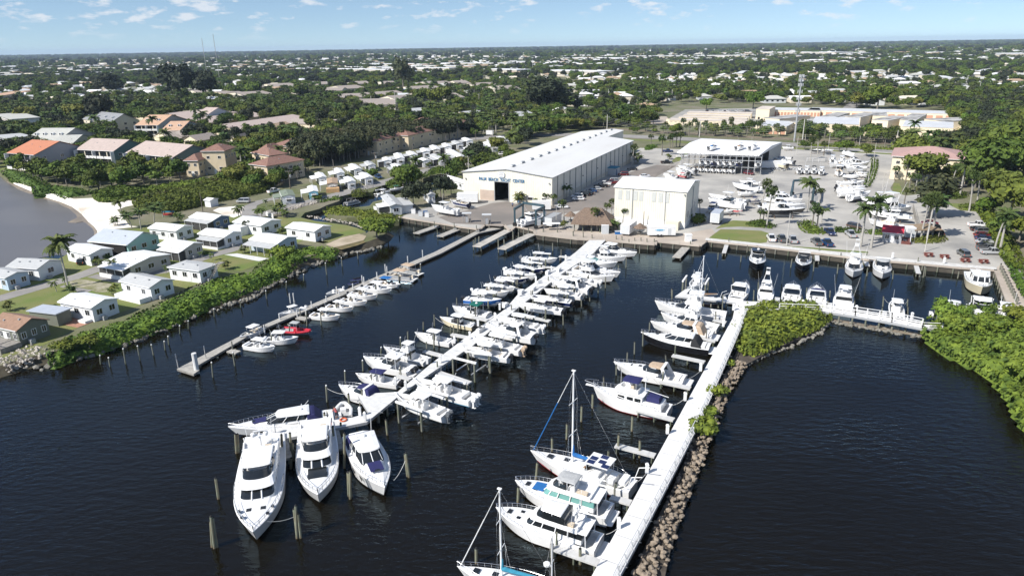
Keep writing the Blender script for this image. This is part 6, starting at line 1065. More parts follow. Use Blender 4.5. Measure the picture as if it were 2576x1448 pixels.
def qe1(k,n,l,r1,rm,lq,eh=3.,rise=2.6,ridge='x',wm=yst,kind='gable',grp='low villas with pale roofs',minL=None):return H_(k,n,l,r1,eh,rise,wm,rm,lq,ridge,kind,'villa','house',grp,True,4,1,wht,gls,.4,2,minL=minL)
qe1('U',(190,710),(0,640),(500,600),qm,'long pink-roofed low villa row, left behind the peach roofs')
qe1('U',(560,760),(370,720),(1260,640),qm,'long pink-roofed villa row under the young palms')
qe1('U',(1120,860),(920,780),(1720,690),qm,'long pink-roofed villa row with yellow gable and orange door')
qe1('U',(1790,760),(1740,745),(2520,790),xt,'long low taupe-roofed building before the palm belt',ridge='x')
qe1('U',(1480,870),(1360,845),(1700,790),zj,'tan-roofed villa with skylights amid palms')
qe1('U',(60,985),(0,920),(160,960),xt,'taupe-roofed cottage with white gable left of its twin')
qe1('U',(480,1010),(350,985),(700,960),xt,'taupe-roofed cottage with bright white gable')
qe1('U',(1060,1010),(905,1010),(1350,930),xt,'taupe-roofed house with pale yellow gable by the hedge')
qe1('U',(250,950),(200,900),(500,890),xt,'taupe-roofed hip house behind the cottages',kind='hip')
VG='brown tiled stucco villas behind the tree belt'
def vla(k,n,l,r1,eh,lq,rise=2.2,ridge='x',minL=None,two=True):return H_(k,n,l,r1,eh,rise,qi6,qi5,lq,ridge,'hip','tiled_villa','house',VG,True,4,2,wht,gls,.5,1,two,minL=minL)
vla('U',(490,1290),(305,1280),(700,1215),6.4,'beige villa with arched windows and balcony beside the condo')
vla('U',(870,1150),(660,1165),(1010,1130),9.4,'tallest beige villa tower between royal palms',minL=(12,10))
vla('U',(1470,1370),(1255,1330),(1985,1270),6.4,'long brown-tiled villa nearest the tree belt with two arched windows')
vla('U',(1510,1220),(1290,1165),(1740,1180),7.2,'brown-tiled villa with arched windows, second behind the nearest')
vla('U',(1480,1140),(1290,1150),(1790,1110),6.4,'brown-tiled villa, third back, low hip roof')
vla('U',(1790,1085),(1690,1045),(2110,1010),6.8,'brown-tiled villa with a square tower at its side')
vla('V',(360,1000),(100,1050),(600,960),6.8,'brown-tiled villa with finial tower at the left of the belt')
vla('V',(700,1120),(420,1110),(1050,1030),6.8,'light brown villa roof rising over the belt, middle')
vla('V',(1150,1040),(1000,1010),(1500,930),6.8,'dark brown villa roof with a pale ridge line')
vla('V',(1640,930),(1500,910),(1990,850),6.8,'dark brown villa roof with spire at the right of the belt')
vla('V',(960,900),(790,900),(1110,880),6.8,'brown-tiled villa behind the palms with a pink wall')
vla('V',(1280,850),(1230,830),(1510,830),6.,'small brown villa roof farthest along the belt')
TG='town houses with taupe roofs and white gables'
for i,(n,l,r1,lb)in enumerate((((140,500),(100,460),(545,490),'leftmost town house with an orange-trimmed gable'),((480,600),(460,520),(900,590),'town house with white gables nearest the tall pole'),((650,600),(580,560),(950,600),'town house in front with palms at its wall'),((960,520),(940,490),(1300,480),'town house right of the tall pole'),((640,470),(630,440),(900,430),'town house with a yellow gable behind the trees'),((1330,480),(1300,450),(1620,440),'town house with broad white gable in the middle'),((1080,550),(1010,540),(1410,530),'town house with orange tile trim over its door'),((1690,500),(1610,450),(1850,480),'right-hand town house with grey end wall'),((800,300),(740,280),(960,290),'town house in the second row with a white gable'),((400,300),(320,280),(600,290),'second row town house at the left'),((1460,310),(1420,280),(1690,290),'second row town house with steep white gable'),((1290,390),(1240,340),(1400,360),'narrow town house beside the dark tree'),((2110,330),(2080,300),(2350,310),'town house pair by the light green tree'),((2480,380),(2440,340),(2600,360),'town house at the right of the row'),((240,370),(210,340),(350,350),'low town house behind the street lamp'),((1850,290),(1810,270),(1980,280),'town house far behind the pole row'))):
 H_('V',n,l,r1,5.6,2.4,cst,xt,lb,'x','gable','town_house','house',TG,True,4,1,wht,gls,.4,1,True,minL=(14,10))
for i,(n,l,r1,lb)in enumerate((((490,330),(430,290),(580,320),'town house at the far left, white gable'),((900,340),(790,310),(1000,320),'yellow town house between two round trees'),((1170,360),(1060,320),(1450,330),'town house with oval gable windows'),((1890,330),(1790,330),(2150,310),'town house with round gable windows and a white porch'),((2300,290),(2150,270),(2400,300),'town house behind the dark palm'),((1230,250),(1060,240),(1400,250),'grey roofed town house with small white dormers'),((1600,230),(1500,200),(1850,210),'long grey roof in the second row of town houses'),((1850,220),(1830,215),(2100,230),'yellow gable town house facing right'),((2120,200),(2090,180),(2350,190),'town house half hidden by two palms'))):
 H_('U',n,l,r1,5.4,2.3,yst if 'ellow' in lb else cst,xt,lb,'x','gable','town_house','house',TG,True,4,1,wht,gls,.4,1,True,minL=(14,10))
r,lx,ly=H_('4',(2045,565),(1640,545),(2040,490),8.2,2.6,yst,qr4,'big yellow building with a pink tiled roof among the right-hand trees','y','hip','office_building','building',None,True,2,6,wht,gls,.6,0,True,minL=(22,24))
H_('4',(1905,650),(1730,640),(1950,600),4.6,2.,yst,qr4,'low pink-roofed porch wing before the yellow building','x','hip','entrance_wing','building',None,False,vents=0,minL=(9,12))
r,lx,ly=H_('4',(1400,1270),(1268,1255),(1395,1225),2.6,1.3,qc('grey_clapboard',(.30,.31,.33),.7,var=.06),qc('crimson_roof',(.50,.035,.06),.5,var=.1),'small gatehouse with a crimson roof and white porch','y','gable','gatehouse','gatehouse',None,True,1,2,minL=(4.2,4.8),ov=.3,vents=0)
MB().box((lx/2,-1.,.35),(lx,2.,.7),qc('dark_red_deck',(.15,.05,.04),.8,var=.2)).bu('porch_deck',r);f=MB()
for x in(.1,lx*.33,lx*.66,lx-.1):f.tu((x,-1.9,.3),(x,-1.9,2.5),.07,wht,n=5)
f.box((lx/2,-1.9,1.2),(lx,.06,.08),wht);f.bu('porch_railing',r)
def qj6(k,x,y,wd,dp,hh,rm,lq,name='gazebo',rz=0,rise=1.,nc=4):
 p=G(*Z(k,x,y),LD);r=qf(name,p,rz,lq,name.replace('_',' '));rf=zh(wd,dp,hh,rise,rm,'x',.4,'hip').bu('roof',r);
 for q in((.1,.1),(wd-.1,.1),(wd-.1,dp-.1),(.1,dp-.1),(wd/2,.1),(wd/2,dp-.1)):MB().tu((*q,0),(*q,hh),.12,qo,n=6).bu('post',r)
 return r
qj6('4',1500,1325,6,4.5,2.5,qc('brown_gazebo_roof',(.24,.18,.12),.85,var=.2),'brown-roofed open gazebo in the planted island')
qr2=qc('palm_thatch',(.23,.165,.12),.95,col2=(.14,.10,.075),scale=4,stretch=(1,.3,1),bump=.1)
a0,a1,a2=G(*Z('3',648,1165),LD+2.4),G(*Z('3',950,1175),LD+2.4),G(*Z('3',740,1040),LD+5.3)
d_=a1-a0;tk=qf('thatched_hut',(a0 .x,a0 .y,LD),math.atan2(d_.y,d_.x),'broad brown palm-thatch hut on posts by the quay','thatched hut');L_=d_.length+1.5
MB().loft([[(-.6,-.6,2.1),(L_+.6,-.6,2.1),(L_+.6,9.5,2.1),(-.6,9.5,2.1)],[(-.4,-.4,2.5),(L_+.4,-.4,2.5),(L_+.4,9.3,2.5),(-.4,9.3,2.5)],[(2.6,4.3,5.6),(L_-2.6,4.3,5.6),(L_-2.6,4.6,5.6),(2.6,4.6,5.6)]],qr2).bu('thatch_roof',tk)
for i in range(5):
 for y in(.3,8.6):MB().tu((.4+i*(L_-.8)/4,y,0),(.4+i*(L_-.8)/4,y,2.4),.14,ju,n=6).bu('post',tk)
for i in range(4):MB().box((2+i*3,4,.45),(1.6,.9,.9),qo).bu('bar_table',tk)
def ql8(k,x,y,lq,s=1.):
 p=G(*Z(k,x,y),LD);r=qf('thatched_umbrella',p,0,lq,'thatched umbrella','thatched umbrellas by the quay',s);MB().tu((0,0,0),(0,0,2.9),.1,ju,n=6).bu('post',r)
 n=14;MB().loft([[(1.75*math.cos(a)*(1+.06*(i%2)),1.75*math.sin(a)*(1+.06*(i%2)),1.95)for i,a in enumerate([2*math.pi*j/n for j in range(n)])],[(.15*math.cos(a),.15*math.sin(a),3.15)for a in[2*math.pi*j/n for j in range(n)]]],qr2).bu('thatch_cap',r);MB().tu((0,0,.7),(0,0,.78),.7,qo,n=12).bu('table_top',r)
ql8('3',627,1160,'thatched umbrella left of the big thatched hut');ql8('3',1288,1280,'thatched umbrella between the two white trailers')
SG='self-storage units with flat pale roofs'
qh4=qc('storage_roof_beige',(.64,.57,.49),.8,col2=(.52,.46,.40),scale=.2);jb=qa7('storage_roof_white_steel',(.64,.65,.66),.7,axis='Y');zg=qc('storage_roof_stained',(.45,.44,.42),.85,col2=(.17,.17,.17),scale=.16,detail=8,lo=.45,hi=.6)
def unt(k,fl,qf7,br,eh,wm,rm,lq,ndoor=0,dm=jx,dw=2.6,dhh=2.5,small=0):
 """flat-roofed block: front-left, front-right, back-right roof corners as seen"""
 z=LD+eh;a,b,c=G(*Z(k,*fl),z),G(*Z(k,*qf7),z),G(*Z(k,*br),z);d=b-a;rz=math.atan2(d.y,d.x);lx=math.hypot(d.x,d.y);n_=Ve((-d.y,d.x,0)).normalized();dp=max(4,(c-b).dot(n_))
 r=qf('storage_unit',(a.x,a.y,LD),rz,lq,'storage building',SG);MB().prism([(0,0),(lx,0),(lx,dp),(0,dp)],0,eh-.1,wm).bu('wall',r);MB().box((lx/2,dp/2,eh),(lx+.3,dp+.3,.2),rm).bu('roof',r)
 for i in range(ndoor):MB().box((lx*(i+.5)/ndoor,-.03,dhh/2+.05),(min(dw,lx/ndoor*.7),.08,dhh),dm).bu('roll_door',r)  # near-black panels are open bays, their shade painted on the closed wall
 for i in range(small):MB().box((lx*(i+.5)/small,-.05,eh-.85),(lx/small*.5,.08,.3),gst).bu('vent_slot',r)
 return r,lx,dp
for i,(fl,qf7,br)in enumerate((((370,352),(1520,372),(1540,345)),((510,308),(1500,335),(1530,318)),((575,280),(1540,300),(1555,280)),((630,245),(1570,262),(1600,240)),((1100,405),(1440,420),(1480,375)))):
 unt('W',fl,qf7,br,3.,yst,qh4,['front long beige storage row','second long beige storage row','third long beige storage row','rearmost long beige storage row','short beige storage unit at the row front'][i],0,small=[18,12,9,8,4][i])
unt('W',(1630,430),(2080,448),(2130,370),4.2,yst,jb,'white-roofed storage unit with five small roll doors behind the wall',5,jx,5,.01+1.6)
unt('W',(1745,318),(1980,338),(2030,258),4.5,yst,zg,'stained-roof storage block with one dark open bay, left',1,zw,3.5,3)
unt('W',(2130,375),(2370,395),(2430,250),4.6,yst,zg,'stained-roof storage block with a large open bay beside the tower',1,zw,4.,3.4)
unt('W',(1640,190),(1835,195),(1850,150),6.4,yst,qh4,'two storey storage office with an outside stair',2,zw,1.2,1.4)
unt('W',(1900,205),(2576,215),(2600,180),4.,yst,jb,'long storage row with arched salmon doors, left half',14,jx,2.2,2.6)
unt('X',(0,205),(2140,265),(2150,225),4.,yst,jb,'long storage row with salmon doors along the back, right half',16,jx,4,2.8)
unt('X',(55,398),(745,418),(770,320),6.,yst,jb,'large white-roofed warehouse with two red doors',0);
unt('X',(1375,442),(2115,470),(2050,380),6.,yst,jb,'large white-roofed warehouse with one red door and roof units',0)
unt('X',(180,300),(390,310),(410,240),5.2,yst,zg,'stained flat roof block behind the left warehouse');unt('X',(545,300),(770,312),(780,240),5.2,yst,zg,'stained flat roof block right of the first stained roof');unt('X',(932,345),(1172,360),(1170,285),5.,yst,zg,'storage block with a tall dark bay in the car yard',1,zw,3.2,3.2);unt('X',(945,285),(1165,290),(1160,240),5.,yst,zg,'stained flat roof block behind the tall dark bay');unt('X',(1340,345),(1575,355),(1560,260),5.4,yst,zg,'stained roof block behind the right warehouse');unt('X',(1700,335),(1990,370),(1940,270),5.4,yst,zg,'long stained roof block at the right end')
for qs0,(x,y,w_,h_)in(('red roll door',(225,448,4.6,3.8)),('red roll door',(562,455,4.6,3.)),('red roll door',(1930,525,5.6,5.2))):
 p=G(*Z('X',x,y+25),LD);xq(MB().box((0,-.35,h_/2),(w_,.12,h_),jw).bu('roll_door',None,p),'bright red roll-up door of a white-roofed warehouse, '+{225:'leftmost',562:'middle',1930:'rightmost and largest'}[x],'roll door','red roll-up doors')
pw=[Z('W',330,400),Z('W',700,425),Z('W',1050,470),Z('W',2080,510),Z('X',0,510),Z('X',650,565),Z('X',1500,640),Z('X',2160,665),Z('X',2250,640),Z('X',2130,300)]
r=qf('perimeter_wall',(0,0,0),0,'long yellow wall around the self-storage yard','wall');mb=MB();P_=[G(u,v,LD)for u,v in pw]
for a,b in zip(P_[:-1],P_[1:]):d=b-a;c_=(a+b)/2;mb.box((c_.x,c_.y,LD+1.35),(math.hypot(d.x,d.y)+.2,.3,2.7),yst,rz=math.atan2(d.y,d.x))
mb.bu('wall_face',r)
def fbk(fl,qf7,dp,eh,wm,rm,lq,nw=8,floors=2,grp='large flat-roofed buildings in the distance',k='d'):
 a,b=G(*Z(k,*fl),LD),G(*Z(k,*qf7),LD);d=b-a;rz=math.atan2(d.y,d.x);lx=math.hypot(d.x,d.y);r=qf('flat_roofed_building',(a.x,a.y,LD),rz,lq,'building',grp)
 MB().prism([(0,0),(lx,0),(lx,dp),(0,dp)],0,eh,wm).bu('wall',r);MB().box((lx/2,dp/2,eh+.3),(lx+1.5,dp+1.5,.6),rm).bu('roof',r);
 for f in range(floors):MB().box((lx/2,-.1,eh*(f+.55)/floors),(lx*.94,.2,eh/floors*.38),gst).bu('window_band',r)
FB=[((757,184),(1000,190),26,9,'long white condominium block, nearest left of the cluster'),((865,180),(1130,184),22,9,'white condominium block with dark end facade'),((1000,176),(1180,178),20,9,'white block third in the condominium cluster'),((900,170),(1060,172),24,9,'pale block in the back of the condominium cluster'),((1110,170),(1275,172),26,10,'large cream block at the right of the cluster'),((1218,188),(1300,191),30,9,'bright white building among dark trees'),((1360,191),(1500,195),40,8,'long white flat roof right of the bright building'),((1180,163),(1360,166),30,7,'long pinkish roofed strip of shops'),((1360,164),(1440,166),30,7,'arcade building with a red roof'),((870,142),(1010,142),40,14,'far pale apartment block on the left'),((1010,148),(1240,149),50,12,'far grey apartment block, centre'),((640,149),(740,150),40,9,'far white store on the left'),((1410,156),(1560,156),60,10,'far white row of halls'),((1560,150),(1860,149),60,10,'far long white warehouse row'),((1870,141),(2100,142),90,12,'brightest long white warehouse on the right'),((2110,143),(2170,143),60,10,'small white hall right of the long warehouse'),((2490,146),(2550,148),50,11,'lone white hall far right'),((1160,133),(1290,133),60,14,'row of far white condominiums near the skyline'),((200,173),(245,172),30,10,'pale round-roofed hall far left'),((0,188),(60,186),40,8,'pale flat roof at the far left')]
for fl,qf7,dp,eh,lb in FB:fbk(fl,qf7,dp,eh,cst,jr,lb)
fbk((0,320),(40,335),14,8,wht,qq,'white modern house at the left edge among palms',floors=2,grp='houses at the left edge')
fbk((0,262),(82,246),16,7,cst,xb,'long tan-roofed apartment house at the left edge',floors=2,grp='houses at the left edge')
fbk((0,372),(28,380),10,6,qp,qk,'grey flat house at the left edge above the lawn',floors=1,grp='houses at the left edge')
for x0,x1,y,lb in((1000,1090,283,'pale gabled office behind the flowering trees'),(1150,1215,290,'grey gabled roof left of the dark pine clump'),(1268,1345,292,'white gabled shed left of the dark pine clump'),(1290,1335,300,'white flat shed by the dark pine clump')):
 H_('d',((x0+x1)/2,y),(x0,y-6),(x1,y-4),4.5,1.8,cst,qk,lb,'x','gable','shed','building','sheds by the street',True,3,1,minL=(14,12))
def ja(name,xa,col2,rnd=.5):
 m=qc(name,xa,.75,col2=col2,scale=.45,rnd=rnd,detail=3,spec=.25);return m
qi=ja('foliage_broad',(.105,.145,.020),(.044,.070,.013),.6);qb7=ja('foliage_dark',(.040,.050,.024),(.018,.026,.013),.3);qj=ja('foliage_mangrove',(.155,.200,.024),(.048,.080,.014),.3)
qg6=ja('foliage_casuarina',(.075,.082,.034),(.030,.040,.018),.35);jt=ja('foliage_palm',(.085,.115,.028),(.040,.068,.018),.5);qa8=ja('foliage_yellow_green',(.15,.155,.028),(.08,.10,.02),.4);qn=ja('foliage_bright_hedge',(.115,.155,.018),(.06,.10,.013),.3)
qj3=qc('bark_grey',(.22,.20,.17),.9,var=.4,scale=3);qh9=qc('bark_pale',(.42,.40,.36),.9,var=.3,scale=3)
def xw(name,cen,nor,size,mats_,mi=None,asp=1.6,extra=None,rg=None):
 """leaf clumps: one bent quad for each centre, facing roughly along its normal"""
 rg=rg or qn8;n=len(cen);a=rg.normal(size=(n,3));t=np.cross(nor,a);t/=np.linalg.norm(t,axis=1)[:,None]+1e-9;b=np.cross(nor,t)
 s=(size*(.6+.8*rg.random(n)))[:,None]if np.ndim(size)else size*(.6+.8*rg.random(n))[:,None]
 t=t*s*asp*.5;b=b*s*.5;up=nor*s*.18
 V=np.stack([cen-t*1.,cen-b+up*.5,cen+t,cen+b+up*.5],1).reshape(-1,3);Fq=np.arange(n*4).reshape(-1,4)
 if extra:EV,EF,EM=extra;EF=[tuple(i+len(V)for i in f)for f in EF]
 else:EV,EF,EM=[],[],[]
 me=bpy.data.meshes.new(name);me.from_pydata(V.tolist()+list(EV),[],Fq.tolist()+EF)
 for m in mats_:me.materials.append(m)
 qo4=(list(mi)if mi is not None else[0]*n)+list(EM);me.polygons.foreach_set('material_index',qo4);me.update();return me
def xu(name,qc0,dens,size,m,seed=0,core=.72,flat=.0):
 rg=np.random.default_rng(seed);C_,N_=[],[];ev,ef=[],[]
 for(x,y,z,rx,ry,rz)in qc0:
  k=int(dens*(rx*ry+rx*rz+ry*rz)/3*4);u=rg.normal(size=(k,3));u/=np.linalg.norm(u,axis=1)[:,None];u=u[u[:,2]>-.75]
  rr=(.80+.28*rg.random(len(u)))[:,None]*(1+.16*np.sin(u[:,:1]*7+x)*np.cos(u[:,1:2]*6+y));p=u*np.array([rx,ry,rz])*rr+np.array([x,y,z])
  nn=u*.8+rg.normal(size=u.shape)*.5+np.array([0,0,.35]);nn/=np.linalg.norm(nn,axis=1)[:,None];C_.append(p);N_.append(nn)
  if core:
   o=len(ev);qo7,qg5=5,8
   for i in range(qo7+1):
    for j in range(qg5):th,ph=math.pi*i/qo7,2*math.pi*j/qg5;ev.append((x+core*rx*math.sin(th)*math.cos(ph),y+core*ry*math.sin(th)*math.sin(ph),z+core*rz*math.cos(th)))
   for i in range(qo7):
    for j in range(qg5):ef.append((o+i*qg5+j,o+(i+1)*qg5+j,o+(i+1)*qg5+(j+1)%qg5,o+i*qg5+(j+1)%qg5))
 return xw(name,np.concatenate(C_),np.concatenate(N_),size,[m],extra=(ev,ef,[0]*len(ef)),rg=rg)
def qb1(h,r,limbs,m,seed=0,lean=.0):
 rd=random.Random(seed);mb=MB();a=Ve((0,0,-.3));b=Ve((lean,0,h*.55));mb.tu(a,b,r,m,r*.7,n=7)
 for i in range(limbs):an=2*math.pi*i/limbs+rd.random();e=Ve((math.cos(an)*h*.33,math.sin(an)*h*.33,h*(.8+.15*rd.random())));mb.tu(b,e,r*.55,m,r*.2,n=5)
 return mb.mesh()
qb2={}
def qg(qv,leaf,nl,h,qi0,zr,seed,dens=9,size=.62,bm=qj3,core=.72,tw=.22):
 rd=random.Random(seed);qc0=[(0,0,h*.62,qi0*.62,qi0*.62,h*.28)]
 for i in range(nl):an=2*math.pi*i/nl+rd.random()*.8;d=qi0*(.42+.25*rd.random());q=qi0*(.34+.2*rd.random());qc0 .append((d*math.cos(an),d*math.sin(an),h*(.5+.3*rd.random()),q,q,q*zr))
 qb2[qv]=(qb1(h*.8,tw,4,bm,seed),xu('crown_'+qv,qc0,dens,size,leaf,seed,core),h)
qg('b1',qi,7,8,4.2,.75,1);qg('b2',qi,6,7,3.6,.8,2);qg('b3',qi,8,9,4.8,.6,3);qg('b4',qa8,7,8,4.4,.55,4);qg('d1',qb7,6,9,4.,.9,5);qg('h1',qn,6,6.5,3.6,.75,6)
qg('s1',qi,5,5.,2.6,.6,7,8,.45,qh9,.6,.1);qg('s2',qj,6,3.2,2.4,.7,8,10,.38);qg('s3',qj,7,4.6,3.4,.7,11,10,.45);qg('c1',qg6,6,9.5,3.,1.5,9,9,.5);qg('pn',qb7,7,15,4.5,1.8,10,8,.6)
def qc8(qv,h,nf,fl,droop,leaf=jt,seed=0,tr=.16,kind='pinnate',lean=.4,bm=qh9,shaft=0):
 rd=random.Random(seed);mb=MB();qu=[Ve((lean*(t/6)**2,0,h*t/6))for t in range(7)]
 for i,(a,b)in enumerate(zip(qu[:-1],qu[1:])):mb.tu(a,b,tr*(1.25-.07*i),bm,tr*(1.18-.07*i),n=7,cap=False)
 if shaft:mb.tu(qu[-1]-Ve((0,0,1.3)),qu[-1],tr*.95,qn,tr*.7,n=7)
 tm=mb.mesh();top=qu[-1];qj1=MB()
 if kind=='pinnate':
  for i in range(nf):
   az=2*math.pi*i/nf+rd.random()*.5;el=rd.uniform(-.25,1.25);L_=fl*rd.uniform(.85,1.1);p=top.copy();d0=Ve((math.cos(az),math.sin(az),0));side=Ve((-math.sin(az),math.cos(az),0));e=el;qn6=6;jc=None
   for s_ in range(qn6+1):
    t=s_/qn6;wv=L_*.17*math.sin(math.pi*min(1,.18+t*.82))+.03;ql0=-wv*.75
    c0=p.copy();l_=c0+side*wv+Ve((0,0,ql0));r_=c0-side*wv+Ve((0,0,ql0))
    if jc:
     a0,b0,qu0=jc;n0=len(qj1 .v);
     for(x0_,x1_)in((b0,l_),(qu0,r_)):qj1 .add([a0,x0_*.5+a0*.5+Ve((0,0,0)),x0_*.82+x1_*.18,a0*.35+c0*.65],[(0,1,2,3)],leaf);qj1 .add([a0*.5+c0*.5,x0_*.4+x1_*.6,x1_,c0],[(0,1,2,3)],leaf)
    jc=(c0,l_,r_);p=p+(d0*math.cos(e)+Ve((0,0,math.sin(e))))*(L_/qn6);e-=droop/qn6*(1+t)
 else:
  for i in range(nf):
   u=Ve((rd.gauss(0,1),rd.gauss(0,1),rd.gauss(.25,.8))).normalized();c0=top+u*fl*.55;a_=u.orthogonal().normalized();
   b_=u.cross(a_);R_=fl*.42
   qu1=top+u*fl
   for j in range(7):an=-1.4+2.8*j/6;q=c0+(u*math.cos(an)+a_*math.sin(an))*R_*rd.uniform(.8,1.15)+Ve((0,0,-R_*.12*abs(an)));w2=b_*R_*.10+a_*R_*.08;qj1 .add([c0,(c0+q)*.5+w2,q,(c0+q)*.5-w2],[(0,1,2,3)],leaf)
   qj1 .add([top,top+a_*.05,c0+a_*.05,c0],[(0,1,2,3)],leaf)
  qj1 .add(*ql1(top,fl*.38),leaf)
 qb2[qv]=(tm,qj1 .mesh('crown_'+qv),h)
def ql1(c,r):
 v=[];f=[]
 for i in range(5):
  for j in range(7):th,ph=math.pi*i/4,2*math.pi*j/7;v.append((c.x+r*math.sin(th)*math.cos(ph),c.y+r*math.sin(th)*math.sin(ph),c.z+r*math.cos(th)))
 for i in range(4):
  for j in range(7):f.append((i*7+j,(i+1)*7+j,(i+1)*7+(j+1)%7,i*7+(j+1)%7))
 return v,f
qc8('coco',9,24,4.3,1.5,seed=1);qc8('coco2',7,22,3.7,1.6,seed=2,lean=.9);qc8('royal',10,20,3.8,1.3,seed=3,tr=.24,lean=.1,shaft=1);qc8('small',3.,14,2.,1.5,seed=4,tr=.09,lean=.3)
qc8('sabal',6,50,2.,0,seed=5,tr=.19,kind='fan',lean=.15,bm=qj3);qc8('sabal2',7.5,46,1.85,0,seed=6,tr=.17,kind='fan',lean=.7)
def qk9():
 rd=random.Random(5);tb=MB();qq3=MB()
 for s_ in range(7):
  an=s_*.9;x,y=.5*math.cos(an),.5*math.sin(an);h=rd.uniform(1.4,3.4);top=Ve((x*2.2,y*2.2,h));tb.tu((x,y,0),top,.07,qj3,.05,n=5)
  for i in range(9):
   az=2*math.pi*i/9+rd.random();d0=Ve((math.cos(az),math.sin(az),0));qj9=Ve((-math.sin(az),math.cos(az),0));e=rd.uniform(.3,1.3);p=top.copy();jc=None
   for k in range(5):
    w_=.28*math.sin(math.pi*(.2+.8*k/4))+.02;l_,r_=p+qj9*w_-Ve((0,0,w_*.6)),p-qj9*w_-Ve((0,0,w_*.6))
    if jc:qq3 .add([jc[0],jc[1],l_,p],[(0,1,2,3)],qa8 if i%3==0 else jt);qq3 .add([jc[0],p,r_,jc[2]],[(0,1,2,3)],jt)
    jc=(p.copy(),l_,r_);p=p+(d0*math.cos(e)+Ve((0,0,math.sin(e))))*.5;e-=.45
 qb2['areca']=(tb.mesh(),qq3 .mesh(),4.2)
qk9()
qb2['bush']=(None,xu('crown_bush',[(0,0,.7,1.3,1.2,.9),(.8,.3,.6,.9,.9,.7),(-.7,-.4,.6,.9,.8,.7)],14,.32,qi,31,.75),1.6)
NT={'coco':'coconut_palm','coco2':'coconut_palm','royal':'royal_palm','small':'young_palm','sabal':'cabbage_palm','sabal2':'cabbage_palm','areca':'clumping_palm','bush':'shrub','s1':'mangrove_tree','s2':'mangrove_shrub','s3':'mangrove_tree','c1':'casuarina_tree','pn':'australian_pine','d1':'dark_tree','h1':'hedge_tree'}
def qe5(qv,p,s,lq,gq=None,rz=None,sz=None):
 tm,cm,h=qb2[qv];nm=NT.get(qv,'broadleaf_tree');cat='palm' if 'palm' in nm else('shrub' if 'shrub' in nm else 'tree')
 r=qf(nm,p,random.uniform(0,6.28)if rz is None else rz,lq,cat,gq,(s,s,s*(sz or 1)))
 if tm:lnk_('trunk',tm,r)
 lnk_('crown',cm,r);return r
def qk8(k,bx,by,ty,qv,lq,gq=None,tx=None):
 b=Z(k,bx,by);p=G(*b,LD);hh=ht(b[0],b[1],Z(k,bx,ty)[1],LD);h=qb2[qv][2];s=hh/h
 q=1. if qv in('areca','small','bush')else min(1.35,max(.62,s**.45))
 tm,cm,h=qb2[qv]
 return qe5(qv,p,q if qv not in('areca','small','bush')else max(.5,s),lq,gq,None if tx is None else 0,(s/q if qv not in('areca','small','bush')else 1))
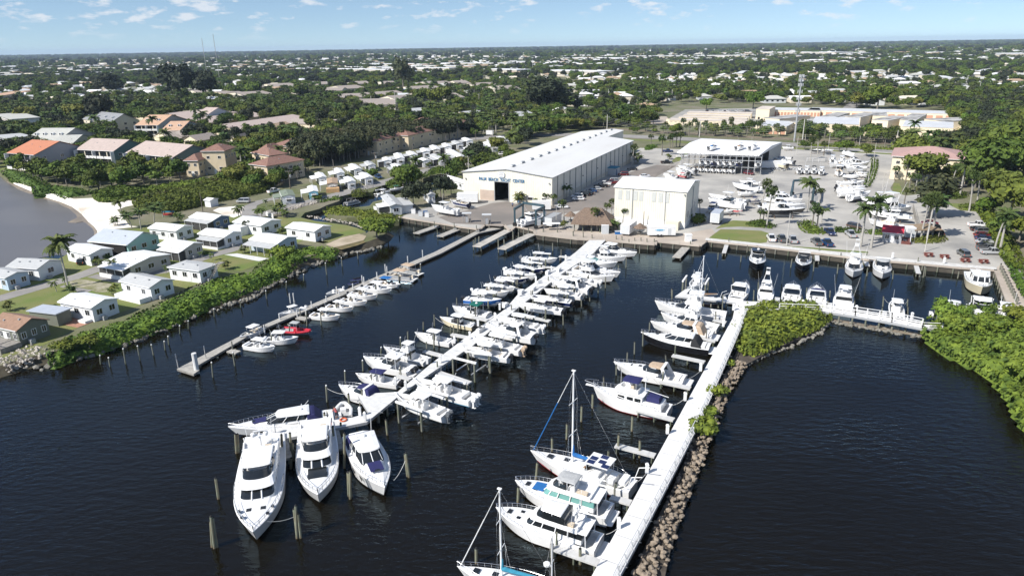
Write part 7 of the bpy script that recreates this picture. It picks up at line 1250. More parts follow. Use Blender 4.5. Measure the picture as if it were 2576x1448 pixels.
TL=[('0',785,690,190,'coco','tall leaning coconut palm by the lagoon road'),('0',105,960,850,'areca','bushy palm on the lawn above the olive house'),('0',650,740,630,'small','thin young palm on the lawn left of the coconut palm'),('0',745,665,600,'small','young palm at the foot of the coconut palm, left'),('0',825,765,690,'areca','low palm behind the bright white home'),('0',640,985,930,'small','small palm at the left corner of the bright white home'),('0',1310,775,650,'areca','dense palm clump between the two nearest white homes'),('0',1210,520,390,'small','first of three palms before the screened porch'),('0',1300,545,400,'small','second of three palms before the screened porch'),('0',1420,545,460,'small','third of three palms before the screened porch'),('0',1110,240,150,'areca','palm clump at the corner of the teal house'),('0',1110,440,350,'areca','palm clump beside the home behind the coconut palm'),('0',1250,400,310,'areca','low palms beyond the same clump'),('0',600,330,240,'areca','palms at the lagoon edge left of the coconut palm'),('9',190,1240,1150,'small','palm at the left corner of the grey-roofed home with stairs'),('9',355,1290,1190,'coco2','wind-bent palm before the grey-roofed home with stairs'),('9',650,1040,985,'small','left of two spiky palms behind the home with stairs'),('9',770,1065,1005,'small','right of two spiky palms behind the home with stairs'),('9',1120,545,410,'small','left palm of the pair by the gravel lot'),('9',1145,530,385,'small','right palm of the pair by the gravel lot'),('9',1360,532,430,'small','left palm of the pair by the road fork'),('9',1410,532,415,'small','right palm of the pair by the road fork'),('9',1225,720,590,'sabal','round-headed palm before the home with five window panes'),('9',190,790,690,'sabal','round palm beside the home with the tree-shaded roof'),('9',1180,975,890,'areca','palm clump by the white boat trailer pad'),('9',1630,500,330,'areca','dense palm clump at the canal head, left'),('9',1700,520,400,'areca','dense palm clump at the canal head, right'),('9',1660,740,670,'areca','yellowish palms before the home at the tip'),('9',960,1180,1090,'areca','palm by the lawn right of the stairs home'),('9',470,1010,950,'bush','dark bush beside the beige home'),('9',700,990,950,'bush','long dark bush against the beige home'),('1',1170,1105,970,'coco2','beach palm nearest the water'),('1',1260,1215,1100,'coco2','beach palm above the teal house, left'),('1',1350,1230,1060,'coco','beach palm above the teal house, tallest'),('1',1480,1190,1040,'coco2','beach palm above the shaded roof, middle'),('1',1110,1190,1100,'areca','palm clump at the edge of the sand'),('1',1560,1110,990,'coco2','beach palm by the kayak rack'),('1',1720,1160,1060,'areca','palm clump left of the slate blue home'),('1',1420,1050,970,'areca','palm clump behind the beach palms'),('1',1210,1130,1040,'areca','second palm clump at the sand edge'),('1',2130,662,480,'royal','royal palm beside the beige villa, left'),('1',2320,692,480,'royal','royal palm beside the beige villa, middle'),('1',2362,682,470,'royal','royal palm beside the beige villa, right'),('3',395,992,900,'sabal','cabbage palm against the hall facade, left'),('3',460,1012,915,'sabal','cabbage palm at the hall corner'),('3',565,1155,975,'sabal2','tall thin palm left of the thatched hut'),('3',880,1242,1050,'sabal2','leaning palm before the thatched hut'),('3',1015,1100,955,'sabal2','left palm of the leaning group by the second hall'),('3',1095,1105,945,'sabal2','tallest palm of the leaning group by the second hall'),('3',1080,1160,1030,'sabal2','middle palm of the leaning group by the second hall'),('3',1125,1170,1045,'sabal2','right palm of the leaning group by the second hall'),('3',970,1100,1000,'sabal','short palm of the leaning group by the second hall'),('3',1862,1085,955,'sabal2','dark palm at the right corner of the second hall'),('3',590,935,825,'coco2','shaded palm against the hall side wall'),('3',140,985,870,'areca','big golden palm clump beside the hall door'),('3',300,990,960,'areca','low palm before the hall window'),('3',560,1215,1150,'areca','low palm clump left of the thatched hut'),('3',1040,1250,1130,'areca','palm clump by the white storage trailer'),('3',1000,1230,1120,'areca','second palm clump by the white storage trailer'),('3',1850,1160,1070,'bush','dark bush at the second hall corner'),('3',1215,620,440,'sabal2','palm by the far corner of the big hall'),('3',1255,600,480,'areca','palm clump by the far corner of the big hall'),('3',1395,425,340,'sabal','palm on the entrance island'),('3',1500,520,360,'sabal','cluster palm behind the dark pickups, left'),('3',1575,450,355,'sabal','row palm by the entrance, first'),('3',1600,450,335,'sabal','row palm by the entrance, second'),('3',1635,445,330,'sabal','row palm by the entrance, third'),('3',1670,440,320,'sabal','row palm by the entrance, fourth'),('3',1565,560,500,'areca','low palm by the black pickup'),('4',985,1392,1040,'royal','royal palm on the strip before the right basin, left of two'),('4',1085,1402,975,'royal','royal palm on the strip before the right basin, right of two'),('4',590,1012,860,'sabal2','palm at the right of the blue hoist'),('4',475,1062,790,'coco','tall coconut palm behind the blue hoist'),('4',35,1062,790,'sabal2','palm left of the blue hoist, taller'),('4',88,1202,865,'sabal2','palm left of the blue hoist, in the planted bed'),('4',505,562,385,'sabal2','palm beyond the racks, left of three'),('4',572,522,350,'sabal2','palm beyond the racks, middle of three'),('4',632,522,410,'sabal','palm beyond the racks, right of three'),('4',520,1215,1020,'sabal','left palm in the planted bed before the yard'),('4',570,1205,1060,'sabal','middle palm in the planted bed before the yard'),('4',610,1160,1050,'coco2','right palm in the planted bed before the yard'),('4',20,1160,1060,'sabal','short palm in the left planted bed'),('4',55,1150,1070,'sabal','second short palm in the left planted bed'),('4',1560,1322,960,'sabal2','slim palm beside the gazebo, first'),('4',1615,1342,950,'sabal2','slim palm beside the gazebo, second'),('4',1662,1312,960,'royal','thick royal palm right of the gazebo'),('4',1480,500,300,'royal','tallest royal palm by the lane, front'),('4',1470,415,215,'royal','tall royal palm by the lane, behind'),('4',1600,470,310,'coco','wind-blown palm right of the royal palms'),('4',2022,1052,720,'sabal2','tall thin palm in the right garden, first'),('4',2088,1012,730,'sabal2','tall thin palm in the right garden, second'),('4',1845,845,630,'sabal2','palm before the yellow building, left'),('4',1932,912,610,'royal','palm before the yellow building, right'),('4',2260,1445,1120,'sabal2','palm by the parked cars at right, first'),('4',2312,1445,1090,'royal','palm by the parked cars at right, second'),('4',1650,700,560,'sabal','cabbage palm against the yellow building, left of its porch'),('4',1730,720,590,'sabal','cabbage palm before the pink porch roof'),('4',1905,720,580,'sabal','cabbage palm right of the pink porch roof'),('4',1400,985,860,'sabal','palm with a brown skirt by the lane end'),('4',1505,872,730,'sabal2','palm by the dark parking lot, left'),('4',1450,835,720,'sabal','palm by the dark parking lot, second'),('4',1215,440,340,'sabal','palm in the hedge beyond the lane'),('4',1310,760,650,'sabal','shaggy palm at the lane edge'),('Q',2180,560,370,'coco2','palm behind the big hall roof'),('Q',2010,150,100,'coco2','palm near the trailer at the back of the park'),('Q',1300,1180,1060,'bush','dark bush by the white home'),('Q',1240,690,580,'areca','round palm bush in the park front row'),('Q',970,760,640,'areca','golden palm clump in the park front row'),('Q',1000,640,520,'areca','palm clump above the golden one'),('Q',310,800,690,'bush','dark bush by the blue truck'),('S',1050,990,900,'bush','bush at the aqua home'),('S',320,980,900,'small','little palm by the green-roofed home'),('S',230,1110,1010,'small','feathery palm on the road island'),('S',100,1300,1160,'small','left palm of a pair above the long white home'),('S',160,1300,1150,'small','right palm of a pair above the long white home')]
for k,bx,by,ty,qv,lb in TL:qk8(k,bx,by,ty,qv,lb)
def qh6(k,x,y,rpx,qv,lq,gq=None,fl=1.):
 p=G(*Z(k,x,y),LD);qq8=(p-Ve((0,0,H))).length;qi0=rpx/ZV[k][2]*qq8/F;xm={'b1':4.2,'b2':3.6,'b3':4.8,'b4':4.4,'d1':4.,'h1':3.6,'s1':2.6,'s2':2.4,'s3':3.4,'c1':3.,'pn':4.5,'bush':1.6}[qv]
 s=qi0/xm;return qe5(qv,p,s,lq,gq,sz=fl)
for x,y,r_,qv,lb in[(1440,640,150,'b1','dense round tree beside the lane, upper'),(1560,800,150,'b3','dark round tree over the dark parking lot'),(1400,740,80,'b2','tree under the triple-arm utility pole'),(1390,520,80,'h1','bright tree at the head of the lane'),(1500,500,60,'b2','tree at the foot of the royal palms'),(1830,790,90,'b2','clipped round tree before the yellow building, lower'),(1830,700,70,'b2','clipped round tree before the yellow building, upper'),(2200,850,230,'b3','very large tree right of the yellow building'),(2450,740,180,'b1','large tree at the right edge, upper'),(2080,830,110,'b2','tree behind the garden palms'),(2260,960,150,'b4','yellow-green tree by the hedge'),(2400,1150,200,'b1','large tree over the hedge at the right edge'),(2500,1340,120,'h1','bright tree at the right edge above the seawall walk'),(2060,560,100,'b2','tree at the right corner of the pink roof'),(2390,560,150,'b2','pale feathery tree near the right edge'),(1640,1120,170,'c1','grey-green casuarina over the parked cars'),(1700,1100,110,'c1','grey-green casuarina twin over the parked cars'),(1040,530,60,'b1','tree at the far end of the lane hedge'),(850,490,60,'h1','low tree beyond the stern-on boats, left'),(780,485,50,'h1','low tree beyond the stern-on boats, far left'),(450,470,45,'b2','round tree behind the racks'),(2150,500,90,'b2','tree by the tile roof corner'),(2300,500,110,'b1','tree by the right utility pole'),(2500,520,110,'b2','tree at the right edge by the road'),(2330,1300,100,'b2','tree above the parked cars at right'),(2200,1100,90,'h1','hedge tree right of the parking lane'),(1690,735,55,'h1','rounded tree at the left front of the yellow building'),(1610,640,60,'b2','tree at the left wall of the yellow building'),(1960,735,60,'b2','tree at the right front of the yellow building'),(1760,1000,1,'b1','-'),(1990,660,70,'b1','tree at the right wall of the yellow building'),(1580,560,60,'sabal','-')]:
 if r_>1 and qv!='sabal':qh6('4',x,y,r_,qv,lb,fl=.7 if qv=='c1' else 1)
for k,x,y,r_,qv,lb in[('2',1190,1310,130,'s3','big mangrove tree at the tip of the point'),('2',1110,1230,90,'s3','mangrove bush left of the tip tree'),('2',1290,1250,100,'s3','mangrove bush right of the tip tree'),('9',1690,1080,150,'s3','rounded mangrove tree rising from the hedge'),('9',1830,1130,110,'s3','smaller mangrove tree rising from the hedge'),('9',1560,1010,90,'s3','mangrove tree by the driveway end'),('2',1510,860,130,'b2','tall loose tree between canal and hall'),('2',1540,1020,110,'d1','dark seagrape tree by the quay home'),('2',1640,960,80,'d1','dark seagrape behind the quay home'),('2',1830,930,100,'d1','dark tree group beside the hall corner'),('2',1900,900,70,'b2','tree by the hall corner'),('5',620,960,90,'s3','mangrove shrub by the rocks, left'),('5',700,930,70,'s3','mangrove shrub by the rocks, second'),('5',860,910,90,'s3','mangrove shrub by the rocks, third'),('3',410,115,200,'pn','great dark pine clump behind the hall, left part'),('3',330,110,130,'pn','great dark pine clump behind the hall, outermost part'),('3',500,110,110,'pn','great dark pine clump behind the hall, right part'),('U',620,460,180,'d1','dark spreading tree above the pink roofs'),('U',250,470,220,'d1','dark spreading fig at the left of the pink roofs'),('U',1000,390,100,'b1','round tree before the town houses, left'),('U',1300,380,110,'b1','round tree before the town houses, middle'),('U',1960,430,120,'b1','round tree before the town houses, right'),('U',720,340,75,'b1','clipped tree among the yellow town houses'),('U',2220,380,80,'b1','tall tree right of the town houses'),('V',1210,640,100,'b3','spreading tree along the street, first'),('V',1360,640,150,'b3','spreading tree along the street, second'),('V',1600,660,170,'b3','spreading tree along the street, third'),('V',1840,660,90,'b3','spreading tree along the street, fourth'),('V',1080,430,150,'c1','grey-green clump behind the town houses'),('T',1450,810,180,'d1','dark mass of trees left of the pond'),('T',1150,800,160,'b4','rust-tinged spreading tree before the slate roof'),('T',400,790,130,'b4','olive round tree among palms at left'),('T',1560,350,160,'pn','dark pines in the middle distance, left'),('T',1680,350,110,'pn','dark pines in the middle distance, right'),('T',110,1350,80,'b2','tree before the orange-roofed condominium'),('T',760,1230,110,'b2','tree hiding the gable of the orange-roofed condominium'),('T',1900,1300,100,'b2','tree before the dusty pink condominium'),('T',2110,1260,90,'s1','flat-topped tree before the long condominium'),('W',910,200,90,'h1','bright round tree behind the storage rows'),('W',1590,190,130,'h1','brightest broad tree beyond the storage office'),('X',1010,190,170,'h1','big round tree behind the storage centre'),('X',700,180,100,'b4','pale tree behind the storage centre'),('X',1280,190,70,'h1','small bright tree behind the storage right half')]:
 if r_>1:qh6(k,x,y,r_,qv,lb,fl=.5 if qv=='pn' else 1)
def zp(qu,poly):
 x,y=qu[:,0],qu[:,1];c=np.zeros(len(qu),bool);P=np.array(poly,float);j=len(P)-1
 for i in range(len(P)):
  xi,yi,xj,yj=*P[i],*P[j];c^=((yi>y)!=(yj>y))&(x<(xj-xi)*(y-yi)/(yj-yi+1e-12)+xi);j=i
 return c
def zk(P,z=LD):
 q=np.column_stack([P[:,0],P[:,1],np.full(len(P),z)-H if np.isscalar(z)else z-H]);f=q@np.array(_f);return np.column_stack([1288+F*(q@np.array(_r))/f,724-F*(q@np.array(_u))/f]),f
def jq(dpoly,sp,seed=0,jit=.45,z=LD):
 W=np.array([[G(u,v,z).x,G(u,v,z).y]for u,v in dpoly]);rg=np.random.default_rng(seed);x0,y0=W.min(0);x1,y1=W.max(0)
 gx,gy=np.meshgrid(np.arange(x0,x1,sp),np.arange(y0,y1,sp));P=np.column_stack([gx.ravel(),gy.ravel()])+rg.uniform(-jit,jit,(gx.size,2))*sp;return P[zp(P,W)]
def thk(name,lq,cat,dpoly,hh,leaf,dens=7,size=.42,z=.4,kind='stuff',seed=0,bump=.8,wpoly=None,edge=1.6,bw=2.6,zt=None):
 W=np.array([[G(u,v,z if zt is None else zt[i]).x,G(u,v,z if zt is None else zt[i]).y]for i,(u,v)in enumerate(dpoly)]);rg=np.random.default_rng(seed)
 x0,y0=W.min(0);x1,y1=W.max(0);st=.8;nx,ny=int((x1-x0)/st)+3,int((y1-y0)/st)+3;X,Y=np.meshgrid(x0-st+np.arange(nx)*st,y0-st+np.arange(ny)*st)
 P=np.column_stack([X.ravel(),Y.ravel()]);qk6=zp(P,W)
 def qh1(Q):
  d=np.full(len(Q),1e9)
  for i in range(len(W)):
   a,b=W[i],W[(i+1)%len(W)];ab=b-a;t=np.clip(((Q-a)@ab)/(ab@ab+1e-9),0,1);d=np.minimum(d,np.linalg.norm(Q-(a+t[:,None]*ab),axis=1))
  return d
 ph=rg.uniform(0,6,8)
 def hf(Q,d):
  b=np.sin(Q[:,0]*bw*.45+ph[0])*np.sin(Q[:,1]*bw*.42+ph[1])+.6*np.sin(Q[:,0]*bw*.9+Q[:,1]*bw*.5+ph[2])*np.cos(Q[:,1]*bw*.8-Q[:,0]*.7+ph[3])+.5*np.sin(Q[:,0]*.35+ph[4])*np.cos(Q[:,1]*.3+ph[5])
  return z+hh*np.sqrt(np.clip(d/edge,0,1))*(1+.0*b)+bump*.33*b*np.clip(d/edge,0,1)
 d=qh1(P);Zs=np.where(qk6,hf(P,d)-.35,z-.5);ev=np.column_stack([P,Zs]).tolist();ef=[]
 I=qk6 .reshape(ny,nx)
 for j in range(ny-1):
  for i in range(nx-1):
   if I[j,i]or I[j+1,i]or I[j,i+1]or I[j+1,i+1]:ef.append((j*nx+i,j*nx+i+1,(j+1)*nx+i+1,(j+1)*nx+i))
 qo2=qk6 .sum()*st*st;n=int(qo2*dens);Q=np.column_stack([rg.uniform(x0,x1,int(n*3)),rg.uniform(y0,y1,int(n*3))]);Q=Q[zp(Q,W)][:n];dq=qh1(Q);zt=hf(Q,dq);ep=.3;qu2=(hf(Q+[ep,0],dq)-zt)/ep;qu6=(hf(Q+[0,ep],dq)-zt)/ep
 C_=np.column_stack([Q,zt+rg.uniform(-.25,.18,len(Q))]);N_=np.column_stack([-qu2*.8,-qu6*.8,np.ones(len(Q))])+rg.normal(size=(len(Q),3))*.45
 pe=[];ne=[]
 for i in range(len(W)):
  a,b=W[i],W[(i+1)%len(W)];L_=np.linalg.norm(b-a);k=int(L_*hh*dens*.9);t=rg.random(k);q=a+(b-a)*t[:,None];qa2=z-.1+rg.random(k)*hh*.75;nn=np.array([b[1]-a[1],-(b[0]-a[0])])/(L_+1e-9)
  s_=1 if not zp(np.array([(a+b)/2+nn*.3]),W)[0]else-1;w_=.25+.35*np.sin((qa2-z)/hh*3.);pe.append(np.column_stack([q+nn*s_*w_[:,None]*rg.uniform(.3,1.6,(k,1)),qa2]));ne.append(np.tile([nn[0]*s_,nn[1]*s_,.5],(k,1))+rg.normal(size=(k,3))*.45)
 C_=np.concatenate([C_]+pe);N_=np.concatenate([N_]+ne);N_/=np.linalg.norm(N_,axis=1)[:,None]
 me=xw(name,C_,N_,size,[leaf],extra=(ev,ef,[0]*len(ef)),rg=rg);o=lnk_(name,me);return xq(o,lq,cat,None,kind)
HP=ZP('5',[(520,1010),(480,900),(640,800),(880,720),(1180,640),(1380,540),(1680,400),(1800,330),(2050,240),(2413,170)])+ZP('6',[(200,0),(430,-40)])+ZP('2',[(560,1385),(700,1378),(790,1400),(780,1448)])+ZP('6',[(560,60),(420,130),(300,230),(100,320),(0,360)])+ZP('5',[(2300,420),(2000,520),(1700,660),(1400,780),(1150,870),(900,960),(700,1000)])
thk('mangrove_hedge','long bright green mangrove hedge along the rocky edge of the point','hedge',HP,1.5,qj,9,.40,.5,seed=1,bump=.7,bw=1.9,zt=[1.9]*(10+2+4)+[.5]*(len(HP)-16))
MI=[(1866,785),(1905,776),(1960,774),(2020,776),(2060,784),(2083,800),(2070,818),(2030,838),(1990,852),(1950,872),(1915,890),(1880,897),(1862,880),(1850,850),(1855,815)]
thk('mangrove_island','rounded bright mangrove mass at the corner of the right pier','mangroves',MI,1.9,qj,9,.42,.4,seed=2,bump=1.1,bw=1.9)
MR=[(2325,835),(2330,848),(2366,880),(2427,910),(2458,926),(2498,950),(2538,1000),(2553,1031),(2575,1075),(2680,1130),(2900,1000),(2700,800),(2600,815),(2540,812),(2470,806),(2430,800),(2390,808),(2350,815)]
thk('mangrove_thicket','wide bright mangrove thicket filling the lower right shore','mangroves',MR,2.2,qj,7,.44,.5,seed=3,bump=1.3,bw=1.6)
thk('mangrove_hedge','low mangroves on the spit between canal and basin','mangroves',ZP('2',[(700,1060),(760,1030),(940,1040),(1020,1070),(1180,1075),(1400,1110),(1400,1150),(1200,1160),(1040,1145),(1000,1108),(880,1108),(720,1090)]),1.3,qj,9,.36,.9,seed=4)
thk('canal_shrubs','bright shrubs on the canal bank below the pontoon boat','shrubs',ZP('2',[(635,985),(700,965),(830,950),(835,930),(760,940),(650,965)]),1.4,qj,9,.36,1.,seed=5)
thk('canal_shrubs','mangroves along the far bank of the canal by the big hall','mangroves',ZP('2',[(1290,790),(1400,740),(1640,720),(1720,660),(1850,640),(1990,645),(1980,672),(1880,682),(1720,710),(1630,742),(1500,755),(1380,790),(1330,815)]),1.3,qj,8,.4,1.,seed=6)
thk('canal_shrubs','small mangrove patch by the canal boat lift','mangroves',ZP('2',[(960,880),(1020,860),(1080,870),(1085,890),(1000,905)]),1.3,qj,9,.36,.8,seed=7)
thk('seagrape_thicket','big-leaved seagrape thicket above the white beach','shrubs',ZP('1',[(910,930),(960,880),(1200,850),(1420,880),(1440,900),(1380,930),(1200,945),(1050,970),(960,965)]),2.,qn,7,.55,1.3,seed=8)
thk('seagrape_thicket','long seagrape bank between the wooden footbridge and the gravel lot','shrubs',ZP('1',[(1290,990),(1440,930),(1620,900),(1800,870),(2000,790),(2350,700),(2500,690),(2640,720),(2640,800),(2500,880),(2250,940),(2100,960),(1960,1000),(1700,1060),(1560,1080),(1330,1040)]),2.6,qi,7,.5,1.2,seed=9,bump=1.4,bw=1.4)
thk('marsh_mangroves','low bright green mangroves in the clearing behind the footbridge','mangroves',ZP('1',[(1290,830),(1500,830),(1700,800),(1960,760),(2070,760),(2080,780),(1800,850),(1600,890),(1480,890)]),1.2,qj,5,.5,1.,seed=10)
thk('shore_mangroves','dark rounded mangroves along the lagoon shore','mangroves',ZP('1',[(30,700),(110,690),(320,750),(480,840),(600,860),(900,900),(760,930),(640,945),(500,890),(470,905),(350,915),(330,830),(230,800),(120,770)]),2.2,qi,6,.5,.6,seed=11,bump=1.3,bw=1.5)
thk('hedge','tall clipped hedge along the right edge of the parking lot','hedge',ZP('4',[(2110,1010),(2150,1000),(2280,1160),(2420,1400),(2500,1600),(2420,1600),(2320,1440),(2200,1190),(2120,1070)]),2.4,qn,7,.45,1.3,kind='thing',seed=12,bump=.4)
thk('hedge','low hedge between the boatyard fence and the lane','hedge',ZP('4',[(1100,560),(1130,560),(1130,640),(1100,740),(1060,800),(1045,830),(1035,800),(1075,730),(1105,640)]),1.3,qn,7,.4,1.3,kind='thing',seed=13,bump=.2)
thk('hedge','long low hedge along the street behind the boatyard','hedge',ZP('4',[(400,418),(800,432),(1330,462),(1330,472),(800,445),(400,428)]),1.,qi,5,.5,1.3,kind='thing',seed=14,bump=.2)
thk('seawall_hedge','bright hedge beside the walk at the right edge','hedge',ZP('8',[(2090,140),(2130,130),(2240,330),(2240,420),(2180,340),(2110,220)]),1.8,qn,7,.42,1.3,kind='thing',seed=15,bump=.4)
for i,(k,qu,lb)in enumerate((('4',[(410,1170),(490,1150),(560,1215),(640,1250),(600,1275),(480,1262),(420,1215)],'dark-leaved planting in the kerbed island before the yard'),('4',[(-60,1160),(60,1150),(150,1190),(140,1215),(0,1205),(-80,1190)],'planting around the left palms before the yard'),('4',[(1490,1330),(1560,1310),(1760,1290),(1790,1320),(1740,1350),(1600,1360),(1500,1355)],'yellow and green planting around the gazebo'),('4',[(1040,1250),(1180,1240),(1270,1262),(1260,1282),(1060,1272)],'low brownish hedge left of the gatehouse'),('4',[(730,1220),(940,1235),(980,1250),(970,1262),(730,1250)],'low hedge behind the two parked trucks'),('4',[(1540,880),(1600,850),(1960,870),(1990,920),(1880,940),(1700,910)],'green planting below the dark parking lot'),('4',[(1945,1010),(2000,990),(2120,1020),(2110,1050),(1960,1040)],'planting at the corner of the right lane'),('3',[(1345,470),(1370,430),(1430,425),(1440,440),(1380,470)],'oval shrub bed on the entrance island'),('Q',[(1700,590),(1760,560),(1930,540),(1960,570),(1850,590),(1740,600)],'low round hedge by the bright park home'),('S',[(1640,905),(1700,860),(1830,870),(1850,900),(1760,930),(1660,925)],'shrubs by the canal dock'),('Q',[(560,960),(650,900),(850,880),(900,900),(760,990),(600,985)],'mangroves behind the green T-top boat'))):
 thk('shrub_bed',lb,'shrubs',ZP(k,qu),.8,qi if i not in(2,)else qa8,10,.4,1.3,seed=30+i,bump=.3,kind='stuff')
def zy(dpoly,sp,keys,slo,shi,lq,gq,seed,cap=400):
 P=jq(dpoly,sp,seed);rd=random.Random(seed);P=P[np.argsort(P[:,1])][:cap]
 for x,y in P:qe5(rd.choice(keys),(x,y,LD-.1),rd.uniform(slo,shi),lq,gq)
 return len(P)
zy(ZP('1',[(120,620),(300,640),(420,560),(700,560),(820,540),(1010,600),(1170,620),(1560,640),(1760,560),(1800,700),(1720,790),(1480,820),(1280,800),(1260,850),(900,880),(760,860),(560,800),(400,790),(300,740),(150,690)]),5.2,['s1','s1','s1','b2'],.9,1.35,'scrubby pale-trunked tree in the wood before the condominiums','scrubby trees before the condominiums',1,90)
zy(ZP('2',[(430,560),(700,480),(1000,400),(1500,300),(1900,240),(2180,215),(2250,250),(2200,330),(1900,370),(1600,430),(1300,480),(1000,560),(800,610),(600,640),(450,620)]),4.3,['c1','c1','c1','d1'],1.,1.3,'grey-green tree in the dark belt behind the park homes','dark tree belt behind the park homes',2,180)
zy(ZP('2',[(-80,680),(60,670),(400,620),(560,640),(560,700),(420,760),(330,760),(280,800),(120,870),(-60,860)]),4.5,['b1','b2','sabal'],.6,.9,'leafy tree below the brown-tiled villas','leafy trees below the brown-tiled villas',3,40)
zy(ZP('8',[(1500,560),(1680,540),(1900,520),(2150,580),(2184,640),(2184,700),(1800,760),(1560,680)]),4.6,['s3'],.7,1.,'mangrove tree standing out of the lower right thicket','mangrove trees of the lower right thicket',4,14)
zy(ZP('8',[(1750,780),(2184,760),(2500,900),(2400,1300),(2184,1200),(1950,940)]),5.5,['s3'],.7,1.05,'mangrove tree standing out of the right edge thicket','mangrove trees of the right edge thicket',5,16)
zy(ZP('W',[(-350,420),(100,430),(900,470),(2000,540),(2000,620),(1000,600),(100,570),(-300,560)])+[],5.5,['b2','sabal','sabal','s1'],.7,1.05,'tree or palm in the strip behind the boat racks','trees in the strip behind the boat racks',6,60)
zy(ZP('X',[(-100,540),(300,570),(900,600),(1400,640),(1400,700),(900,690),(-100,640)]),5.5,['b2','sabal','s1','b1'],.7,1.1,'tree in the strip before the yellow wall','trees in the strip before the yellow wall',7,50)
zy([(1390,330),(1480,300),(1600,258),(1700,262),(1650,300),(1640,335),(1560,322),(1480,325)],7.5,['b1','b2','coco','sabal','b3','h1'],.7,1.1,'garden tree in the block behind the yacht hall','garden trees behind the yacht hall',8,90)
zy([(1010,305),(1330,302),(1380,330),(1330,342),(1150,350),(1100,342)],8,['coco','b1','b2','royal'],.7,1.05,'tree along the street behind the park homes','street trees behind the park homes',9,60)
for(x,y,s_)in((1834,924,.4),(1803,1004,.7),(1783,1056,.6),(1768,1100,.85),(1775,1088,.6)):qe5('s2',G(x,y,.5),s_,'lone bright shrub growing on the rock breakwater','shrubs on the rock breakwater')
qq7=[[(0,430),(250,520),(960,560),(1180,560),(1340,345),(1700,300),(2280,340),(2290,500),(2460,560),(2620,800),(2640,1448),(-50,1448),(-50,430)],ZP('2',[(-80,880),(560,560),(1700,330),(2500,250),(2500,420),(1900,700),(0,1100)]),[(1560,345),(2270,385),(2270,360),(1900,344),(1560,330)],[(1660,270),(1740,258),(1900,262),(2390,278),(2440,350),(2350,372),(1905,330),(1660,322),(1580,305)],ZP('T',[(1660,930),(1840,860),(2170,880),(2210,1010),(1680,1010)]),ZP('1',[(-50,600),(2100,560),(2100,860),(1000,980),(-50,760)]),ZP('W',[(0,300),(330,300),(400,380),(100,420),(-100,360)]),ZP('U',[(760,860),(1360,840),(1390,890),(900,930)]),[(2105,300),(2120,300),(2170,250),(2158,248)],[(2283,218),(2297,218),(2274,188),(2262,188)],[(980,308),(1200,265),(1215,270),(1010,318)]]
qa4=[]
for o in list(sc.objects):
 if o.parent is None and o.get('category')in('house','building','storage building','storage hall')and o.children:
  us,vs,ds=[],[],[]
  M_=Matrix.Translation(o.location)@Matrix.Rotation(o.rotation_euler[2],4,'Z')
  xs=[]
  for ch in o.children:
   if ch.type!='MESH' or not(ch.name.startswith('wall')or ch.name.startswith('roof')):continue
   for cn in ch.bound_box:p=M_@Ve(cn);uv=PX(p);us.append(uv[0]);vs.append(uv[1]);xs.append((p.x,p.y))
  if xs:xs=np.array(xs);ca,sa=math.cos(-o.rotation_euler[2]),math.sin(-o.rotation_euler[2]);qs1=(xs[:,0]-o.location.x)*ca-(xs[:,1]-o.location.y)*sa;qr3=(xs[:,0]-o.location.x)*sa+(xs[:,1]-o.location.y)*ca;qa4 .append((min(us),max(us),min(vs),max(vs),qs1 .min(),qs1 .max(),qr3 .min(),qr3 .max(),xs[:,1].mean(),o.location.x,o.location.y,ca,sa))
qa4=np.array(qa4)
def clear(P,hgt,keep=.22,rg=qn8):
 uv,_=zk(P);top,_=zk(P,LD+hgt);ok=np.ones(len(P),bool)
 for e_ in qq7:ok&=~zp(uv,e_)
 qp2=rg.random(len(P))<keep
 for f in qa4:
  qx,qy=(P[:,0]-f[9])*f[11]-(P[:,1]-f[10])*f[12],(P[:,0]-f[9])*f[12]+(P[:,1]-f[10])*f[11];qk6=(qx>f[4]-3)&(qx<f[5]+3)&(qy>f[6]-3)&(qy<f[7]+3);ok&=~qk6
  w_=(uv[:,1]-top[:,1])*.35;qt3=(P[:,1]<f[8])&(uv[:,0]>f[0]-w_)&(uv[:,0]<f[1]+w_)&(top[:,1]<f[2]+.75*(f[3]-f[2]))&(uv[:,1]>f[3]-2);ok&=~(qt3&~qp2)
 return ok
def qb9(r0,r1,n,rg):
 a=rg.uniform(R(90-41),R(90+41),n);r_=np.sqrt(rg.uniform(r0*r0,r1*r1,n));return np.column_stack([r_*np.cos(a),r_*np.sin(a)])
def qr(rm,wm,hip,qv):
 lx,ly=15,10;a=[('wall',qe6(lx,ly,0,3.,2.,wm,'x',None,'hip' if hip else 'gable').mesh(),[]),('roof',zh(lx,ly,3.,2.,rm,'x',.6,'hip' if hip else 'gable').mesh(),[])]
 q=MB()
 for i in range(4):q.box((2+i*3.6,-.02,1.7),(1.5,.08,1.2),gls);q.box((2+i*3.6,ly+.02,1.7),(1.5,.08,1.2),gls)
 a.append(('window',q.mesh(),[]));return a
qu3=[(qr(qe,cst,False,0),'white-roofed suburban house among trees'),(qr(qk,xy,False,1),'grey gable-roofed suburban house among trees'),(qr(qe,xy,True,2),'white hip-roofed suburban house among trees'),(qr(zj,cst,True,3),'tan hip-roofed suburban house among trees'),(qr(qq,qp,True,4),'pale grey hip-roofed suburban house among trees')]
rg=np.random.default_rng(99);hp=[]
qt6,qt9=np.meshgrid(np.arange(-900,1100,27),np.arange(340,1500,40));Pg=np.column_stack([qt6 .ravel(),qt9 .ravel()]).astype(float);Pg+=rg.uniform(-4,4,Pg.shape);qa9,_=zk(Pg);qp6=(qa9[:,0]>-20)&(qa9[:,0]<2600)&(qa9[:,1]<(np.where(qa9[:,0]<1350,262,305)))&(qa9[:,1]>150)
